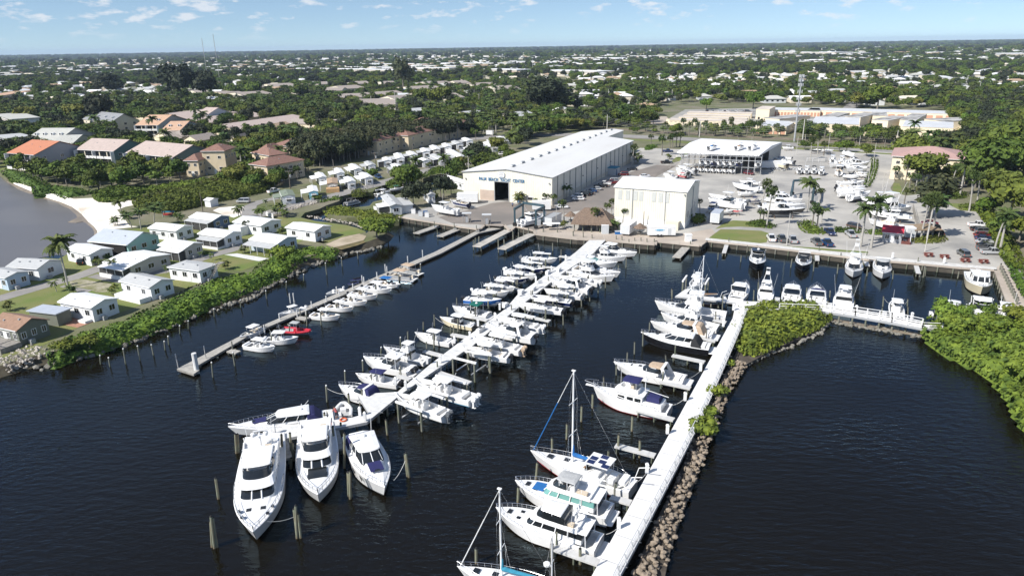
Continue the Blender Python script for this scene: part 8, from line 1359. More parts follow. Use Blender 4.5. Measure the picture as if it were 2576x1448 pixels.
for e_ in qq7:qp6&=~zp(qa9,e_)
qp6&=~((qa9[:,0]>2350)&(qa9[:,1]>235))&~((qa9[:,0]<1400)&(qa9[:,1]>205)&(qa9[:,0]>600))&~((qa9[:,0]<1300)&(qa9[:,0]>700)&(qa9[:,1]>140)&(qa9[:,1]<200))
Pg=Pg[qp6];Pg=Pg[rg.random(len(Pg))<.8];Pg=Pg[np.argsort(Pg[:,1])][:290]
qs8=list(qa4)
for x,y in Pg:
 if any(f[4]-10<(x-f[9])*f[11]-(y-f[10])*f[12]<f[5]+10 and f[6]-10<(x-f[9])*f[12]+(y-f[10])*f[11]<f[7]+10 for f in qa4):continue
 T,lb=qu3[int(rg.integers(5))if x<0 or rg.random()<.5 else int(rg.choice([0,1,2]))];az=R(float(rg.choice([-4,-3,86,85])))+rg.normal()*.02
 r=qc6(T,'suburban_house',lb,'house',(x-5,y,LD),az,float(rg.uniform(.85,1.15)),'suburban houses among the far trees')
 c0=Ve((x-5,y,0));ex=17;us=[PX(Ve((x-7,y-2,LD))),PX(Ve((x+12,y-2,LD+5))),PX(Ve((x-7,y+10,LD+5)))]
 qs8 .append((min(u[0]for u in us),max(u[0]for u in us),min(u[1]for u in us),us[0][1],-3,15,-3,13,y+4,x-5,y,1,0))
qa4=np.array(qs8)
def zv(name,lq,P,scl,qo4,crowns,zoff=.0,cat='woods',rotz=None):
 me=bpy.data.meshes.new(name);me.from_pydata([(float(a),float(b),LD+zoff)for a,b in P],[],[]);
 me.attributes.new('scl','FLOAT','POINT').data.foreach_set('value',np.asarray(scl,dtype=np.float32));me.attributes.new('idx','INT','POINT').data.foreach_set('value',np.asarray(qo4,dtype=np.int32));me.attributes.new('rot','FLOAT','POINT').data.foreach_set('value',np.asarray(qn8 .uniform(0,6.28,len(P)),dtype=np.float32))
 o=lnk_(name,me);xq(o,lq,cat,None,'stuff');t=bpy.data.node_groups.new(name,'GeometryNodeTree');t.interface.new_socket('Geometry',in_out='INPUT',socket_type='NodeSocketGeometry');t.interface.new_socket('Geometry',in_out='OUTPUT',socket_type='NodeSocketGeometry')
 gi,go=t.nodes.new('NodeGroupInput'),t.nodes.new('NodeGroupOutput');qr7=t.nodes.new('GeometryNodeGeometryToInstance');
 for cobj in reversed(crowns):
  oi=t.nodes.new('GeometryNodeObjectInfo');oi.inputs['Object'].default_value=cobj;oi.inputs['As Instance'].default_value=False;oi.transform_space='ORIGINAL';t.links.new(oi.outputs['Geometry'],qr7 .inputs[0])
 ip=t.nodes.new('GeometryNodeInstanceOnPoints');ip.inputs['Pick Instance'].default_value=True
 def qo3(qs0,ty):n=t.nodes.new('GeometryNodeInputNamedAttribute');n.data_type=ty;n.inputs['Name'].default_value=qs0;return n
 a1,a2,a3=qo3('scl','FLOAT'),qo3('idx','INT'),qo3('rot','FLOAT');cx=t.nodes.new('ShaderNodeCombineXYZ');t.links.new(a3 .outputs[0],cx.inputs[2])
 t.links.new(gi.outputs[0],ip.inputs['Points']);t.links.new(qr7 .outputs[0],ip.inputs['Instance']);t.links.new(a2 .outputs[0],ip.inputs['Instance Index']);t.links.new(cx.outputs[0],ip.inputs['Rotation']);t.links.new(a1 .outputs[0],ip.inputs['Scale']);t.links.new(ip.outputs[0],go.inputs[0])
 md=o.modifiers.new('scatter','NODES');md.node_group=t;return o
CR={}
for o in sc.objects:
 if o.data and o.name.startswith('crown')and o.data.name[6:]in('b1','b2','b3','b4','d1','c1','sabal','coco','h1','pn','royal'):CR.setdefault(o.data.name[6:],o)
cl=[CR[k]for k in('b1','b2','b3','d1','sabal','coco','b4','c1')if k in CR]
rg=np.random.default_rng(5)
P=qb9(205,900,17000,rg);ok=clear(P,6.,.42,rg);P=P[ok];P=P[(zk(P)[0][:,1]<470)]
o_=np.argsort(P[:,1]);qq9,P=P[o_[:170]],P[o_[170:]];Q=jq([(1560,256),(1740,250),(1900,256),(2390,270),(2420,235),(1560,212)],9,91);P=np.vstack([P,Q[clear(Q,1.,.9,rg)]])
rd=random.Random(3)
for x,y in qq9:qe5(rd.choice(['b1','b2','b3','coco2','sabal','royal','b4','d1']),(x,y,LD),rd.uniform(.65,1.05),'tree in the green gardens among condominiums and right-hand houses','garden trees of the middle distance')
zv('suburban_woods','tree cover between the suburban houses and town houses',P,rg.uniform(.6,1.15,len(P)),rg.choice(len(cl),len(P),p=np.array([3,3,2,1.5,1.2,1.6,.8,.6][:len(cl)])/sum([3,3,2,1.5,1.2,1.6,.8,.6][:len(cl)])),cl)
P=qb9(900,2600,30000,rg);nz=np.sin(P[:,0]*.021+1)*np.sin(P[:,1]*.017)+.7*np.sin(P[:,0]*.047+P[:,1]*.031)+rg.normal(size=len(P))*.35;P=P[nz>-.75];P=P[clear(P,7,.3,rg)];zv('distant_woods','dark tree cover stretching away behind the suburbs',P,rg.uniform(.8,1.5,len(P)),rg.integers(0,4,len(P)),cl[:4])
P=qb9(2600,12500,26000,rg);zv('horizon_woods','far woods fading to blue at the skyline',P,np.clip(rg.uniform(1.6,3.4,len(P)),1,4)*(1+.3*(P[:,1]>6000)),rg.integers(0,4,len(P)),cl[:4],-4)
def qd1():
 P=qb9(620,5200,7800,rg);P=P[P[:,1]>420];uv,_=zk(P);ok=np.ones(len(P),bool)
 for e_ in qq7:ok&=~zp(uv,e_)
 nz=np.sin(P[:,0]*.006+2)*np.sin(P[:,1]*.005+1)+.6*np.sin(P[:,0]*.017+P[:,1]*.011);ok&=(nz+rg.normal(size=len(P))*.6>-.6);mb=MB();ms=[qe,cst,qk,zj,jr,qp,qq]
 for x,y in P[ok]:
  qo6=y>1400;lx=rg.uniform(12,22)*(2.2 if qo6 and rg.random()<.35 else 1.15 if qo6 else 1);ly=rg.uniform(9,14);qf0=rg.uniform(3.6,5.)*(1.9 if qo6 else 1.15);rz=R(-3)if rg.random()<.6 else R(87);m=ms[int(rg.integers(len(ms)))];c_,s_=math.cos(rz),math.sin(rz)
  def T_(a,b,z_):return(x+a*c_-b*s_,y+a*s_+b*c_,LD+z_)
  a,b=lx/2,ly/2;mb.add([T_(-a,-b,0),T_(a,-b,0),T_(a,b,0),T_(-a,b,0),T_(-a,-b,qf0),T_(a,-b,qf0),T_(a,b,qf0),T_(-a,b,qf0)],[(0,1,5,4),(1,2,6,5),(2,3,7,6),(3,0,4,7)],cst)
  mb.add([T_(-a-.5,-b-.5,qf0),T_(a+.5,-b-.5,qf0),T_(a+.5,b+.5,qf0),T_(-a-.5,b+.5,qf0),T_(-a*.6,0,qf0+1.8),T_(a*.6,0,qf0+1.8)],[(0,1,5,4),(2,3,4,5),(1,2,5),(3,0,4)],m)
 xq(mb.bu('distant_rooftops'),'countless small pale roofs of the town reaching to the skyline','rooftops',None,'stuff')
qd1()
P=jq([(2395,262),(2576,250),(2640,260),(2640,340),(2576,350),(2440,345),(2380,290)],6.5,77);Q=qn8 .uniform((112,82),(360,300),(1500,2));uv,_=zk(Q);P=np.vstack([P,Q[uv[:,0]>2610]]);n_=len(P);zv('pine_woods','dense rough woods right of the self-storage yard',P,rg.uniform(.9,1.3,n_),rg.integers(0,4,n_),cl[:4])
CC={n:qc('car_paint_'+n,c,.25,coat=.6,var=.04)for n,c in{'white':(.75,.75,.75),'silver':(.42,.43,.44),'black':(.012,.012,.013),'grey':(.12,.125,.13),'navy':(.018,.03,.09),'blue':(.015,.05,.14),'red':(.13,.012,.014),'brown':(.08,.055,.04),'green':(.02,.07,.06)}.items()}
def qk5(kind,xa):
 qv=(kind,xa)
 if qv in CH:return CH[qv]
 m=CC[xa];L_,W_={'pickup':(5.7,1.95),'suv':(4.8,1.9),'sedan':(4.7,1.82),'van':(5.1,1.95)}[kind];a,b=L_/2,W_/2
 def jz(x0,x1,w,z,r=.25):return[(x0+r,-w,z),(x1-r,-w,z),(x1,-w+r,z),(x1,w-r,z),(x1-r,w,z),(x0+r,w,z),(x0,w-r,z),(x0,-w+r,z)]
 hz={'pickup':1.02,'suv':1.,'sedan':.88,'van':1.}[kind];bd=MB();bd.loft([jz(-a+.05,a-.08,b-.08,.32),jz(-a,a,b,.5),jz(-a,a-.03,b,hz-.18),jz(-a+.04,a-.25,b-.05,hz)],m)
 qa3={'pickup':(-.75,1.35,-.55,.75),'suv':(-a+.12,1.45,-a+.4,.75),'sedan':(-1.75,1.25,-1.15,.5),'van':(-a+.1,1.9,-a+.3,1.1)}[kind];top={'pickup':1.85,'suv':1.75,'sedan':1.42,'van':1.85}[kind]
 g_=MB();g_.loft([jz(qa3[0],qa3[1],b-.10,hz-.02,.15),jz(qa3[2],qa3[3],b-.25,top-.07,.15)],gls);rf=MB();rf.loft([jz(qa3[2]-.03,qa3[3]+.03,b-.24,top-.08,.15),jz(qa3[2]+.1,qa3[3]-.1,b-.32,top,.15)],m)
 pl=MB()
 for s_ in(1,-1):
  for xx,x2 in((qa3[0],qa3[2]),(qa3[1],qa3[3]),((qa3[0]+qa3[1])/2-.1,(qa3[2]+qa3[3])/2-.1)):pl.tu((xx,s_*(b-.1),hz-.02),(x2,s_*(b-.25),top-.06),.05,m,n=4)
 T=[('body',bd.mesh(),[]),('side_window',g_.mesh(),[('pillar',pl.mesh())]),('roof',rf.mesh(),[])]
 if kind=='pickup':
  q=MB();q.box((-1.75,0,hz+.012),(1.9,W_-.35,.02),zw)
  for s_ in(1,-1):q.box((-1.75,s_*(b-.09),hz+.09),(2.1,.1,.2),m)
  q.box((-a+.07,0,hz+.09),(.1,W_-.2,.2),m);T.append(('cargo_bed',q.mesh(),[]))
 wm=MB().tu((0,-.12,0),(0,.12,0),.37,qd5,n=14).tu((0,-.13,0),(0,.13,0),.22,stl,n=8).mesh()
 T.append(('headlight',MB().box((a-.03,b-.35,hz-.3),(.08,.4,.16),wht).mesh(),[]));T.append(('headlight',MB().box((a-.03,-b+.35,hz-.3),(.08,.4,.16),wht).mesh(),[]));T.append(('tail_light',MB().box((-a+.01,b-.2,hz-.25),(.05,.2,.3),jw).box((-a+.01,-b+.2,hz-.25),(.05,.2,.3),jw).mesh(),[]))
 T.append(('WH',wm,[(a-.95,b-.13),(a-.95,-b+.13),(-a+.95,b-.13),(-a+.95,-b+.13)]));CH[qv]=T;return T
def jp(k,x,y,az,kind,xa,lq,grp=None,z=LD+.06):
 T=qk5(kind,xa);p=G(*Z(k,x,y),z);r=qf({'pickup':'pickup_truck','suv':'parked_suv','sedan':'parked_car','van':'minivan'}[kind],p,R(az),lq,{'pickup':'pickup truck','suv':'car','sedan':'car','van':'minivan'}[kind],grp,.86)
 for n_,me,kids in T:
  if n_=='WH':
   for wx,wy in kids:lnk_('wheel',me,r,(wx,wy,.37))
  else:
   c_=lnk_(n_,me,r)
   for kn,km in kids:lnk_(kn,km,c_)
 return r
AZ=63.5
HG='cars parked nose-in along the hall wall'
for i,(x,y,kind,xa,lb)in enumerate(((700,948,'sedan','white','white sedan nearest in the row by the hall wall'),(690,925,'suv','white','white car second in the row by the hall wall'),(750,905,'suv','black','black van-like car third by the hall wall'),(790,893,'sedan','black','low black car fourth by the hall wall'),(825,872,'sedan','blue','black and blue car fifth by the hall wall'),(870,850,'sedan','silver','silver car sixth by the hall wall'),(915,822,'pickup','black','black pickup seventh by the hall wall'),(950,805,'pickup','white','white pickup with red tail eighth by the hall wall'),(985,790,'suv','black','dark suv ninth by the hall wall'),(1020,792,'pickup','red','red pickup before the blue-doored shed'),(1030,775,'suv','silver','silver car before the blue-doored shed'),(1130,712,'suv','red','dark red car beyond the blue-doored shed'),(1215,660,'sedan','black','black car alone in the hall shade'))):
 jp('3',x,y,180-6 if i<2 else 170,kind,xa,lb,HG)
jp('3',1545,598,0,'pickup','black','black pickup across the lane beyond the hall');jp('3',1555,490,-5,'pickup','navy','dark blue pickup by the palm cluster');jp('3',1690,540,0,'pickup','white','white pickup beside the boat racks');jp('3',545,1025,-5,'sedan','white','white sedan at the hall corner by the entrance');jp('3',1335,728,10,'sedan','white','white car behind the second hall roof');jp('3',2330,703,-50,'suv','red','dark red suv before the boat racks')
qt4='trucks parked along the boardwalk lawn'
for x,y,kind,xa,az,lb in((130,1330,'pickup','white',80,'white pickup, leftmost of the front parking row'),(230,1335,'pickup','grey',82,'grey pickup, second in the front parking row'),(335,1345,'pickup','silver',80,'silver-black pickup, third in the front parking row'),(562,1365,'pickup','grey',85,'grey pickup, fourth in the front parking row'),(663,1375,'pickup','blue',85,'blue pickup, fifth in the front parking row'),(690,1270,'pickup','navy',-95,'dark blue pickup facing the basin'),(888,1290,'pickup','silver',82,'silver pickup beside the low hedge'),(930,1215,'suv','brown',-55,'brown suv behind the low hedge'),(1965,1475,'suv','grey',80,'grey suv near the picnic tables')):
 jp('4',x,y,az,kind,xa,lb,qt4)
for i,(x,y,kind,xa,lb)in enumerate(((2105,1200,'pickup','white','white pickup, farthest in the right parking row'),(2115,1240,'sedan','black','black sedan second in the right parking row'),(2160,1262,'suv','grey','dark jeep third in the right parking row'),(2150,1295,'sedan','red','dark red car fourth in the right parking row'),(2160,1325,'sedan','navy','navy car fifth in the right parking row'),(2170,1360,'sedan','silver','white-silver car sixth in the right parking row'),(2185,1392,'sedan','black','black car seventh in the right parking row'),(2200,1425,'pickup','grey','dark pickup eighth in the right parking row'),(2240,1462,'pickup','silver','silver pickup nearest in the right parking row'))):jp('4',x,y,-8,kind,xa,lb,'cars parked along the right hedge')
for i,(x,y,kind,xa,lb)in enumerate(((1640,1180,'sedan','red','maroon car farthest under the casuarina'),(1645,1205,'sedan','white','white car second under the casuarina'),(1660,1232,'suv','black','black suv third under the casuarina'),(1670,1260,'sedan','black','black sedan fourth under the casuarina'),(1690,1285,'suv','black','black car nearest under the casuarina'))):jp('4',x,y,170,kind,xa,lb,'cars parked under the casuarina')
jp('9',1175,330,178,'van','silver','silver minivan by the gravel lot');jp('9',1560,200,60,'pickup','white','white pickup behind the green-roofed home');jp('Q',410,850,-60,'pickup','blue','blue pickup by the first park homes');jp('Q',1560,600,-15,'pickup','black','black pickup by the long bright park home');jp('Q',2450,470,0,'suv','white','white suv at the hall back corner');jp('0',960,410,100,'suv','black','black car in the shade behind the coconut palm');jp('0',1180,260,-10,'sedan','red','red car under the teal house roof')
for i,(x,y,kind,xa)in enumerate(((895,405,'suv','brown'),(980,425,'suv','silver'),(1000,455,'van','white'),(1060,470,'suv','silver'),(940,485,'suv','white'),(1100,495,'van','silver'),(860,495,'sedan','black'),(1310,450,'suv','white'),(2120,330,'sedan','white'),(2150,365,'suv','black'),(2190,410,'pickup','black'),(2260,490,'suv','grey'),(2130,555,'sedan','grey'),(1200,400,'suv','black'),(95,295,'sedan','silver'))):jp('X',x,y,[0,80,90][i%3],kind,xa,'%s %s parked inside the self-storage yard, %s from its left'%(xa,{'suv':'suv','van':'van','sedan':'sedan','pickup':'pickup'}[kind],qk0[i]),'vehicles in the self-storage yard')
for i,x in enumerate((920,1000,1120,1175,1230,1300,1360,1440,1510,1570)):jp('W',x,232,[85,95,0][i%3],['suv','sedan'][i%2],['black','silver','white','grey','white','silver','white','silver','grey','white'][i],qk0[i]+' car in the row behind the storage roofs','cars behind the storage roofs')
def trl(k,x,y,az,L_,W_,Ht,lq,m=wht,roofm=None,name='box_trailer',wheels=2,nose=False,stripe=False):
 p=G(*Z(k,x,y),LD+.05);r=qf(name,p,R(az),lq,'trailer');b=MB();b.box((0,0,.55+Ht/2),(L_,W_,Ht),m);b.bu('body',r);MB().box((0,0,.57+Ht),(L_+.06,W_+.06,.1),roofm or m).bu('roof',r)
 for i in range(wheels):
  for s_ in(1,-1):lnk_('wheel',MB().tu((0,-.12,0),(0,.12,0),.36,qd5,n=12).mesh(),r,((i-.5*(wheels-1))*.85-.5,s_*(W_/2-.05),.37))
 MB().tu((L_/2,-.5,.5),(L_/2+1.2,0,.5),.05,zw).tu((L_/2,.5,.5),(L_/2+1.2,0,.5),.05,zw).bu('hitch',r);MB().box((-L_/2-.02,0,.6+Ht*.48),(.04,W_*.85,Ht*.9),qp).bu('door',r)
 if stripe:
  s=MB();
  for i,(a,h_)in enumerate(((-.5,.62),(-.1,.7),(.3,.66),(.7,.55))):s.box((a-.6,-W_/2-.03,.55+Ht*.62),(.34,.04,h_*.6),js,ry=.25)
  s.box((-.5,-W_/2-.02,.55+Ht*.62),(2.4,.04,.12),js);s.bu('side_logo',r);MB().box((1.9,-W_/2-.02,1.4),(.8,.04,1.7),qp).bu('side_door',r)
 return r
trl('3',1490,1290,-3,7.,2.3,2.1,'white enclosed trailer with a blue side logo before the second hall',stripe=True)
trl('3',1180,1265,62,6.,2.4,2.3,'white box trailer by the palm clump',wheels=0);trl('3',455,1185,62,6.6,2.4,2.2,'white trailer with dark flat roof beside the travelling hoist',roofm=gry,wheels=0)
trl('3',350,1045,0,5.5,2.4,2.3,'white container on the quay before the hall windows');trl('C',605,1225,63,6.,2.4,2.6,'white box truck body with blue-grey roof beside the second hall',roofm=jn)
trl('2',2060,975,-3,6.5,3.,2.6,'white container against the hall facade',wheels=0);trl('C',1300,540,-2,8.5,2.5,2.4,'white wrapped container right of the boat racks',wheels=0);trl('2',2270,330,-10,4.,2.2,2.1,'white travel trailer at the back of the park');trl('W',70,300,0,7,2.5,2.8,'white motorhome on the gravel lot')
trl('4',1440,1310,80,2.5,2.2,2.3,'white booth beside the gatehouse',wheels=0)
def sld(k,x,y,fn,name,lq,cat,az=0,z=LD+.05,grp=None):
 p=G(*Z(k,x,y),z);r=qf(name,p,R(az),lq,cat,grp);fn(r);return r
sld('3',955,1265,lambda r:(MB().box((0,0,1.1),(1.8,1.2,2.2),qp).bu('cabinet',r),MB().box((0,0,2.25),(1.9,1.3,.12),wht).bu('lid',r)),'utility_cabinet','grey cabinet on the quay before the thatched hut','cabinet')
sld('3',1750,1340,lambda r:(MB().box((0,0,.9),(1.5,1.2,1.8),wht).bu('cabin',r),MB().box((0,0,1.85),(1.7,1.4,.12),wht,tap=.9).bu('roof',r)),'storage_cabin','small white cabin at the head of the grey floating dock','cabin')
sld('3',445,1235,lambda r:(MB().box((0,0,1.9),(4.6,1.6,.1),wht).bu('canopy',r),[MB().tu((x,y,0),(x,y,1.9),.06,stl).bu('post',r)for x in(-2,2)for y in(-.6,.6)]),'cleaning_table','white canopy on thin posts at the quay edge','canopy')
sld('3',1085,1270,lambda r:(MB().box((0,0,.35),(1.8,1.,.7),zl).bu('body',r),MB().box((0,0,.75),(1.9,1.1,.1),jn).bu('lid',r)),'waste_bin','blue bin beside the white box trailer','bin')
sld('3',1035,700,lambda r:(MB().box((0,0,1.3),(4.5,3.4,2.6),qp).bu('wall',r),MB().box((0,0,2.7),(5.,3.9,.2),qc2).bu('roof',r),MB().box((-1.2,-1.72,1.1),(1.2,.06,2.2),qd8).bu('door',r)),'shed','small shed with a blue roof against the hall side','shed',62)
for i,(x,y)in enumerate(((2050,1160),(2240,1175))):sld('2',x,y,lambda r:(MB().box((0,0,2.7),(2.6,1.6,.15),qp).bu('canopy',r),[MB().tu((a,b,0),(a,b,2.7),.06,stl).bu('post',r)for a in(-1,1)for b in(-.6,.6)],MB().box((0,0,.8),(.8,.5,1.6),gry).box((.9,.2,.5),(.5,.5,1.),zw).bu('fuel_pump',r)),'fuel_station','fuel pump under a small pale canopy, '+('left' if i==0 else 'right')+' one on the quay','fuel pump',0,grp='fuel pumps on the quay')
for i,(x,y,m)in enumerate(((1540,1075,wht),(1608,1100,qp),(1668,1108,wht),(1655,1090,zl))):sld('2',x,y,lambda r:(MB().box((0,0,.7),(1.2,.9,1.4),m).bu('body',r),MB().box((0,0,1.45),(1.25,.95,.1),gry).bu('lid',r)),'equipment_box',['slim white post box on the quay edge','grey tank box on the quay edge','white tank on the quay edge','blue-topped box behind the white tank'][i],'equipment box')
for i,(x,y)in enumerate(((1400,30),(1530,45),(1700,75),(1850,85))):sld('8',x,y,lambda r:(MB().box((0,0,.75),(1.8,.8,.08),qc('redwood',(.20,.06,.045),.8,var=.2)).bu('table_top',r),MB().box((0,.75,.45),(1.8,.3,.06),zu['redwood']).bu('bench',r),MB().box((0,-.75,.45),(1.8,.3,.06),zu['redwood']).bu('bench',r),MB().box((-.6,0,.37),(.1,1.5,.74),zu['redwood']).box((.6,0,.37),(.1,1.5,.74),zu['redwood']).bu('leg',r)),'picnic_table','dark red picnic table by the boardwalk, '+qk0[i]+' from the left','picnic table',-8,grp='picnic tables by the boardwalk')
jo=qc('hoist_blue_steel',(.045,.085,.105),.5,var=.2)
def qi1(qu,hh,lq):
 """pts: four foot points (front-left, front-right, back-right, back-left)"""
 P_=[G(*p,LD)for p in qu];c=sum(P_,Ve())/4;c.z=LD;r=qf('travelling_boat_hoist',c,0,lq,'boat hoist')
 Q=[p-c for p in P_]
 for q in Q:MB().box((q.x,q.y,hh/2+.5),(.5,.5,hh-.8),jo).bu('leg',r);MB().tu((q.x,q.y-.35,.6),(q.x,q.y+.35,.6),.6,qd5,n=14).bu('wheel',r)
 for a,b in((0,3),(1,2)):
  for z_,w_ in((hh,.6),(1.3,.45)):d=Q[b]-Q[a];m_=(Q[a]+Q[b])/2;MB().box((m_.x,m_.y,z_),(d.length+.6,w_*.8,w_),jo,rz=math.atan2(d.y,d.x)).bu('side_beam',r)
 d=Q[2]-Q[3];m_=(Q[2]+Q[3])/2;MB().box((m_.x,m_.y,hh+.35),(d.length,.5,.6),jo,rz=math.atan2(d.y,d.x)).bu('cross_beam',r)
 MB().box((Q[1].x+.8,Q[1].y,1.8),(1.,1.6,1.4),gry).bu('engine_housing',r);return r,c
r,c=qi1((Z('P',990,1020),Z('P',1335,1060),Z('P',1470,985),Z('P',1125,930)),ht(*Z('P',990,1020),Z('P',990,735)[1],LD),'blue-grey travelling boat hoist carrying a white cruiser at its slip')
r_,l_,z_,c_=bt0(bco(qa,10.5,None,gls,None,3.9,roofdark=True),10.5,Z('P',1370,880),Z('P',1100,965),'white cruiser with sunroof hanging in the travelling hoist',2.2,1.4,'sport_yacht','yacht',None,LD+.4,Lf=9.5)
lnk_('outboard_motor',qs(-5.9,.9,qh,1.,1.2),r_);lnk_('outboard_motor',qs(-5.9,-.9,qh,1.,1.2),r_)
qi1((Z('4',310,1000),Z('4',520,985),Z('4',535,890),Z('4',330,900)),ht(*Z('4',520,985),Z('4',520,850)[1],LD),'blue-green boat hoist in the yard behind the coconut palm')
cpo=qc('concrete_pole',(.52,.50,.46),.8,var=.15);wpo=qc('wood_pole',(.20,.17,.14),.9,var=.3)
def qg4(k,bx,by,ty,lq,grp,m=cpo,r0=.2,arm=None,tx=None,lamp=0,trans=False):
 b=Z(k,bx,by);p=G(*b,LD);hh=ht(b[0],b[1],Z(k,bx,ty)[1],LD);r=qf('utility_pole' if not lamp else 'street_lamp',p,0,lq,'utility pole' if not lamp else 'street lamp',grp);MB().tu((0,0,0),(0,0,hh),r0,m,r0*.6,n=7).bu('pole',r)
 if arm:
  for z_ in arm:a=MB();a.box((0,0,hh-z_),(2.6,.14,.16),m,rz=.25);[a.tu((x,0,hh-z_),(x,0,hh-z_+.4),.06,gry,n=5)for x in(-1.2,-.5,.5,1.2)];a.bu('cross_arm',r)
 if lamp:MB().tu((0,0,hh-.1),(1.5 if lamp==1 else-1.5,.2,hh+.15),.05,m,n=5).box((1.7 if lamp==1 else-1.7,.2,hh+.15),(.7,.25,.12),gry).bu('lamp_arm',r)
 if trans:MB().tu((.4,0,hh-2.4),(.4,0,hh-1.4),.28,gry,n=8).bu('transformer',r)
 return r,p,hh
UG='utility poles of the park';SL='slim lamp poles of the boatyard';CP='tall pale concrete poles of the street line'
for a in[('S',625,810,520,'wooden pole behind the green-roofed home',UG,wpo,.17,(.3,),None,0,True),('S',1348,660,340,'wooden pole in the first row of park homes',UG,wpo,.17,None,None,0,False),('Q',368,690,425,'transformer pole in the park homes',UG,wpo,.17,(.4,),None,0,True),('Q',980,510,275,'thin pole among the middle park homes',UG,wpo,.13),('Q',1525,395,140,'thin pole by the domed park home',UG,wpo,.13),('Q',1905,500,290,'thin pole by the yellow palm',UG,wpo,.13),('Q',2008,290,50,'thin pole at the back of the park',UG,wpo,.13),('Q',1780,690,500,'slim white pole by the canal end',UG,cpo,.12),('Q',1430,1180,820,'left pole with cross arm behind the quay homes',UG,wpo,.17,(.1,)),('Q',1515,1080,780,'right pole with cross arm behind the quay homes',UG,wpo,.17,(.1,)),('9',655,450,200,'thin dark pole on the lawn by the shed',UG,wpo,.14),('9',1770,150,0,'wooden pole by the sandy track',UG,wpo,.16),('3',975,290,130,'pale pole just behind the big hall roof',CP,cpo,.28,(1.5,)),('3',1858,345,185,'pale pole left of the rack building roof',CP,cpo,.28),('4',425,415,175,'tall pale pole above the yard hedge',CP,cpo,.3),('4',1325,415,280,'pale pole before the storage wall, left',CP,cpo,.25),('4',1405,400,320,'pale pole before the storage wall, right',CP,cpo,.25,(.3,)),('4',2435,400,330,'pole with wires at the right woods',CP,cpo,.22),('4',1410,800,570,'pole with three cross arms in the trees',CP,wpo,.2,(.2,1.9,3.2)),('4',370,515,340,'lamp pole behind the racks',SL,cpo,.12,None,None,0),('4',675,470,310,'lamp pole by the stern-on boats',SL,cpo,.12),('4',455,380,315,'short pale pole on the verge',SL,cpo,.12),('4',970,440,330,'lamp pole by the street hedge',SL,cpo,.13),('4',1105,600,400,'slim pole in the yard fence, far',SL,cpo,.12),('4',1055,780,560,'slim pole in the yard fence, near',SL,cpo,.12),('4',145,830,665,'slim lamp pole in mid-yard',SL,cpo,.12),('4',278,1380,1075,'slim lamp pole between the parked pickups',SL,cpo,.13),('4',948,1260,1060,'slim lamp pole behind the left royal palm',SL,cpo,.12),('4',1600,1440,1200,'slim lamp pole below the gazebo',SL,cpo,.13),('4',1772,925,715,'slim lamp pole in the right garden, left',SL,cpo,.14),('4',2020,1050,800,'slim lamp pole in the right garden, right',SL,cpo,.14),('4',1545,900,845,'short post by the lane end',SL,cpo,.12),('P',1668,1030,685,'slim lamp pole at the quay by the hoist',SL,cpo,.1),('3',1212,1150,940,'wooden pole before the second hall, left',SL,wpo,.13),('3',1322,1200,1055,'wooden pole before the second hall, right',SL,wpo,.13)]:qg4(*a)
qg4('4',1195,835,690,'double street lamp on the lane',None,cpo,.12,None,None,1)
ST='poles along the far street line'
wp=[]
for i,(x,b_,t_,w_)in enumerate(((200,700,605,.16),(625,690,470,.25),(968,700,415,.3),(683,700,625,.15),(1020,740,640,.15),(1190,540,450,.14),(1410,530,470,.12),(1563,540,420,.14),(1785,555,395,.2),(1907,500,375,.2),(2097,570,380,.2),(2165,610,440,.25),(2385,460,305,.2),(2325,300,0,.1),(1843,770,690,.12))):
 if t_==0:continue
 wp.append(qg4('V',x,b_,t_,'far pole %s along the street of town houses, counting from the left'%qk0[i],ST,cpo,w_,(.5,)if i in(0,2,11)else None))
for i,(k,x,b_,t_)in enumerate((('U',770,125,30),('U',398,95,55),('U',1475,130,55),('U',910,465,410),('T',545,370,280),('T',975,430,345),('T',1770,420,370),('T',130,380,330),('T',1410,120,75),('T',95,170,115),('T',195,170,110),('T',1168,125,75),('d',1340,187,150),('d',1853,160,105),('d',2030,95+125,200),('d',1855,240,216),('d',2270,236,210),('d',2462,236,207),('d',2195,240,225),('d',1465,200,175),('d',1530,255,225),('d',1640,260,225),('d',1690,250,225))):qg4(k,x,b_,t_,'thin pale pole rising out of the distant trees','thin poles in the distant trees',cpo,.3 if k=='d' else .22)
def ql4(lq,ends,n=3,sp=.8,sag=2.,r_=.035,zt=None):
 mb=MB()
 for(p,q)in ends:
  for j in range(n):
   a=p+Ve((0,0,-j*sp));b=q+Ve((0,0,-j*sp));pr=a
   for s_ in range(1,13):t=s_/12;c_=a+(b-a)*t;c_.z-=sag*4*t*(1-t);mb.tu(pr,c_,r_,stl,n=3,cap=False);pr=c_
 xq(mb.bu('power_line'),lq,'power line')
top=lambda k,x,by,ty:G(*Z(k,x,by),LD)+Ve((0,0,ht(*Z(k,x,by),Z(k,x,ty)[1],LD)-.4))
ql4('four sagging power lines along the street behind the yacht hall',[(top('V',968,700,430),top('3',975,290,150)),(top('3',975,290,150),top('3',1858,345,195)),(top('3',1858,345,195),top('4',425,415,185)),(top('4',425,415,185),top('4',1325,415,285)),(top('4',1325,415,285),top('4',2435,400,335))],4,.9,2.5,.045)
p=G(1998,356,LD);ct=qf('cell_tower',p,0,'tall grey cell tower bristling with white antennas above the storage yard','cell tower');hh=ht(1998,356,190,LD);MB().tu((0,0,0),(0,0,hh),.5,gry,.3,n=10).bu('mast',ct)
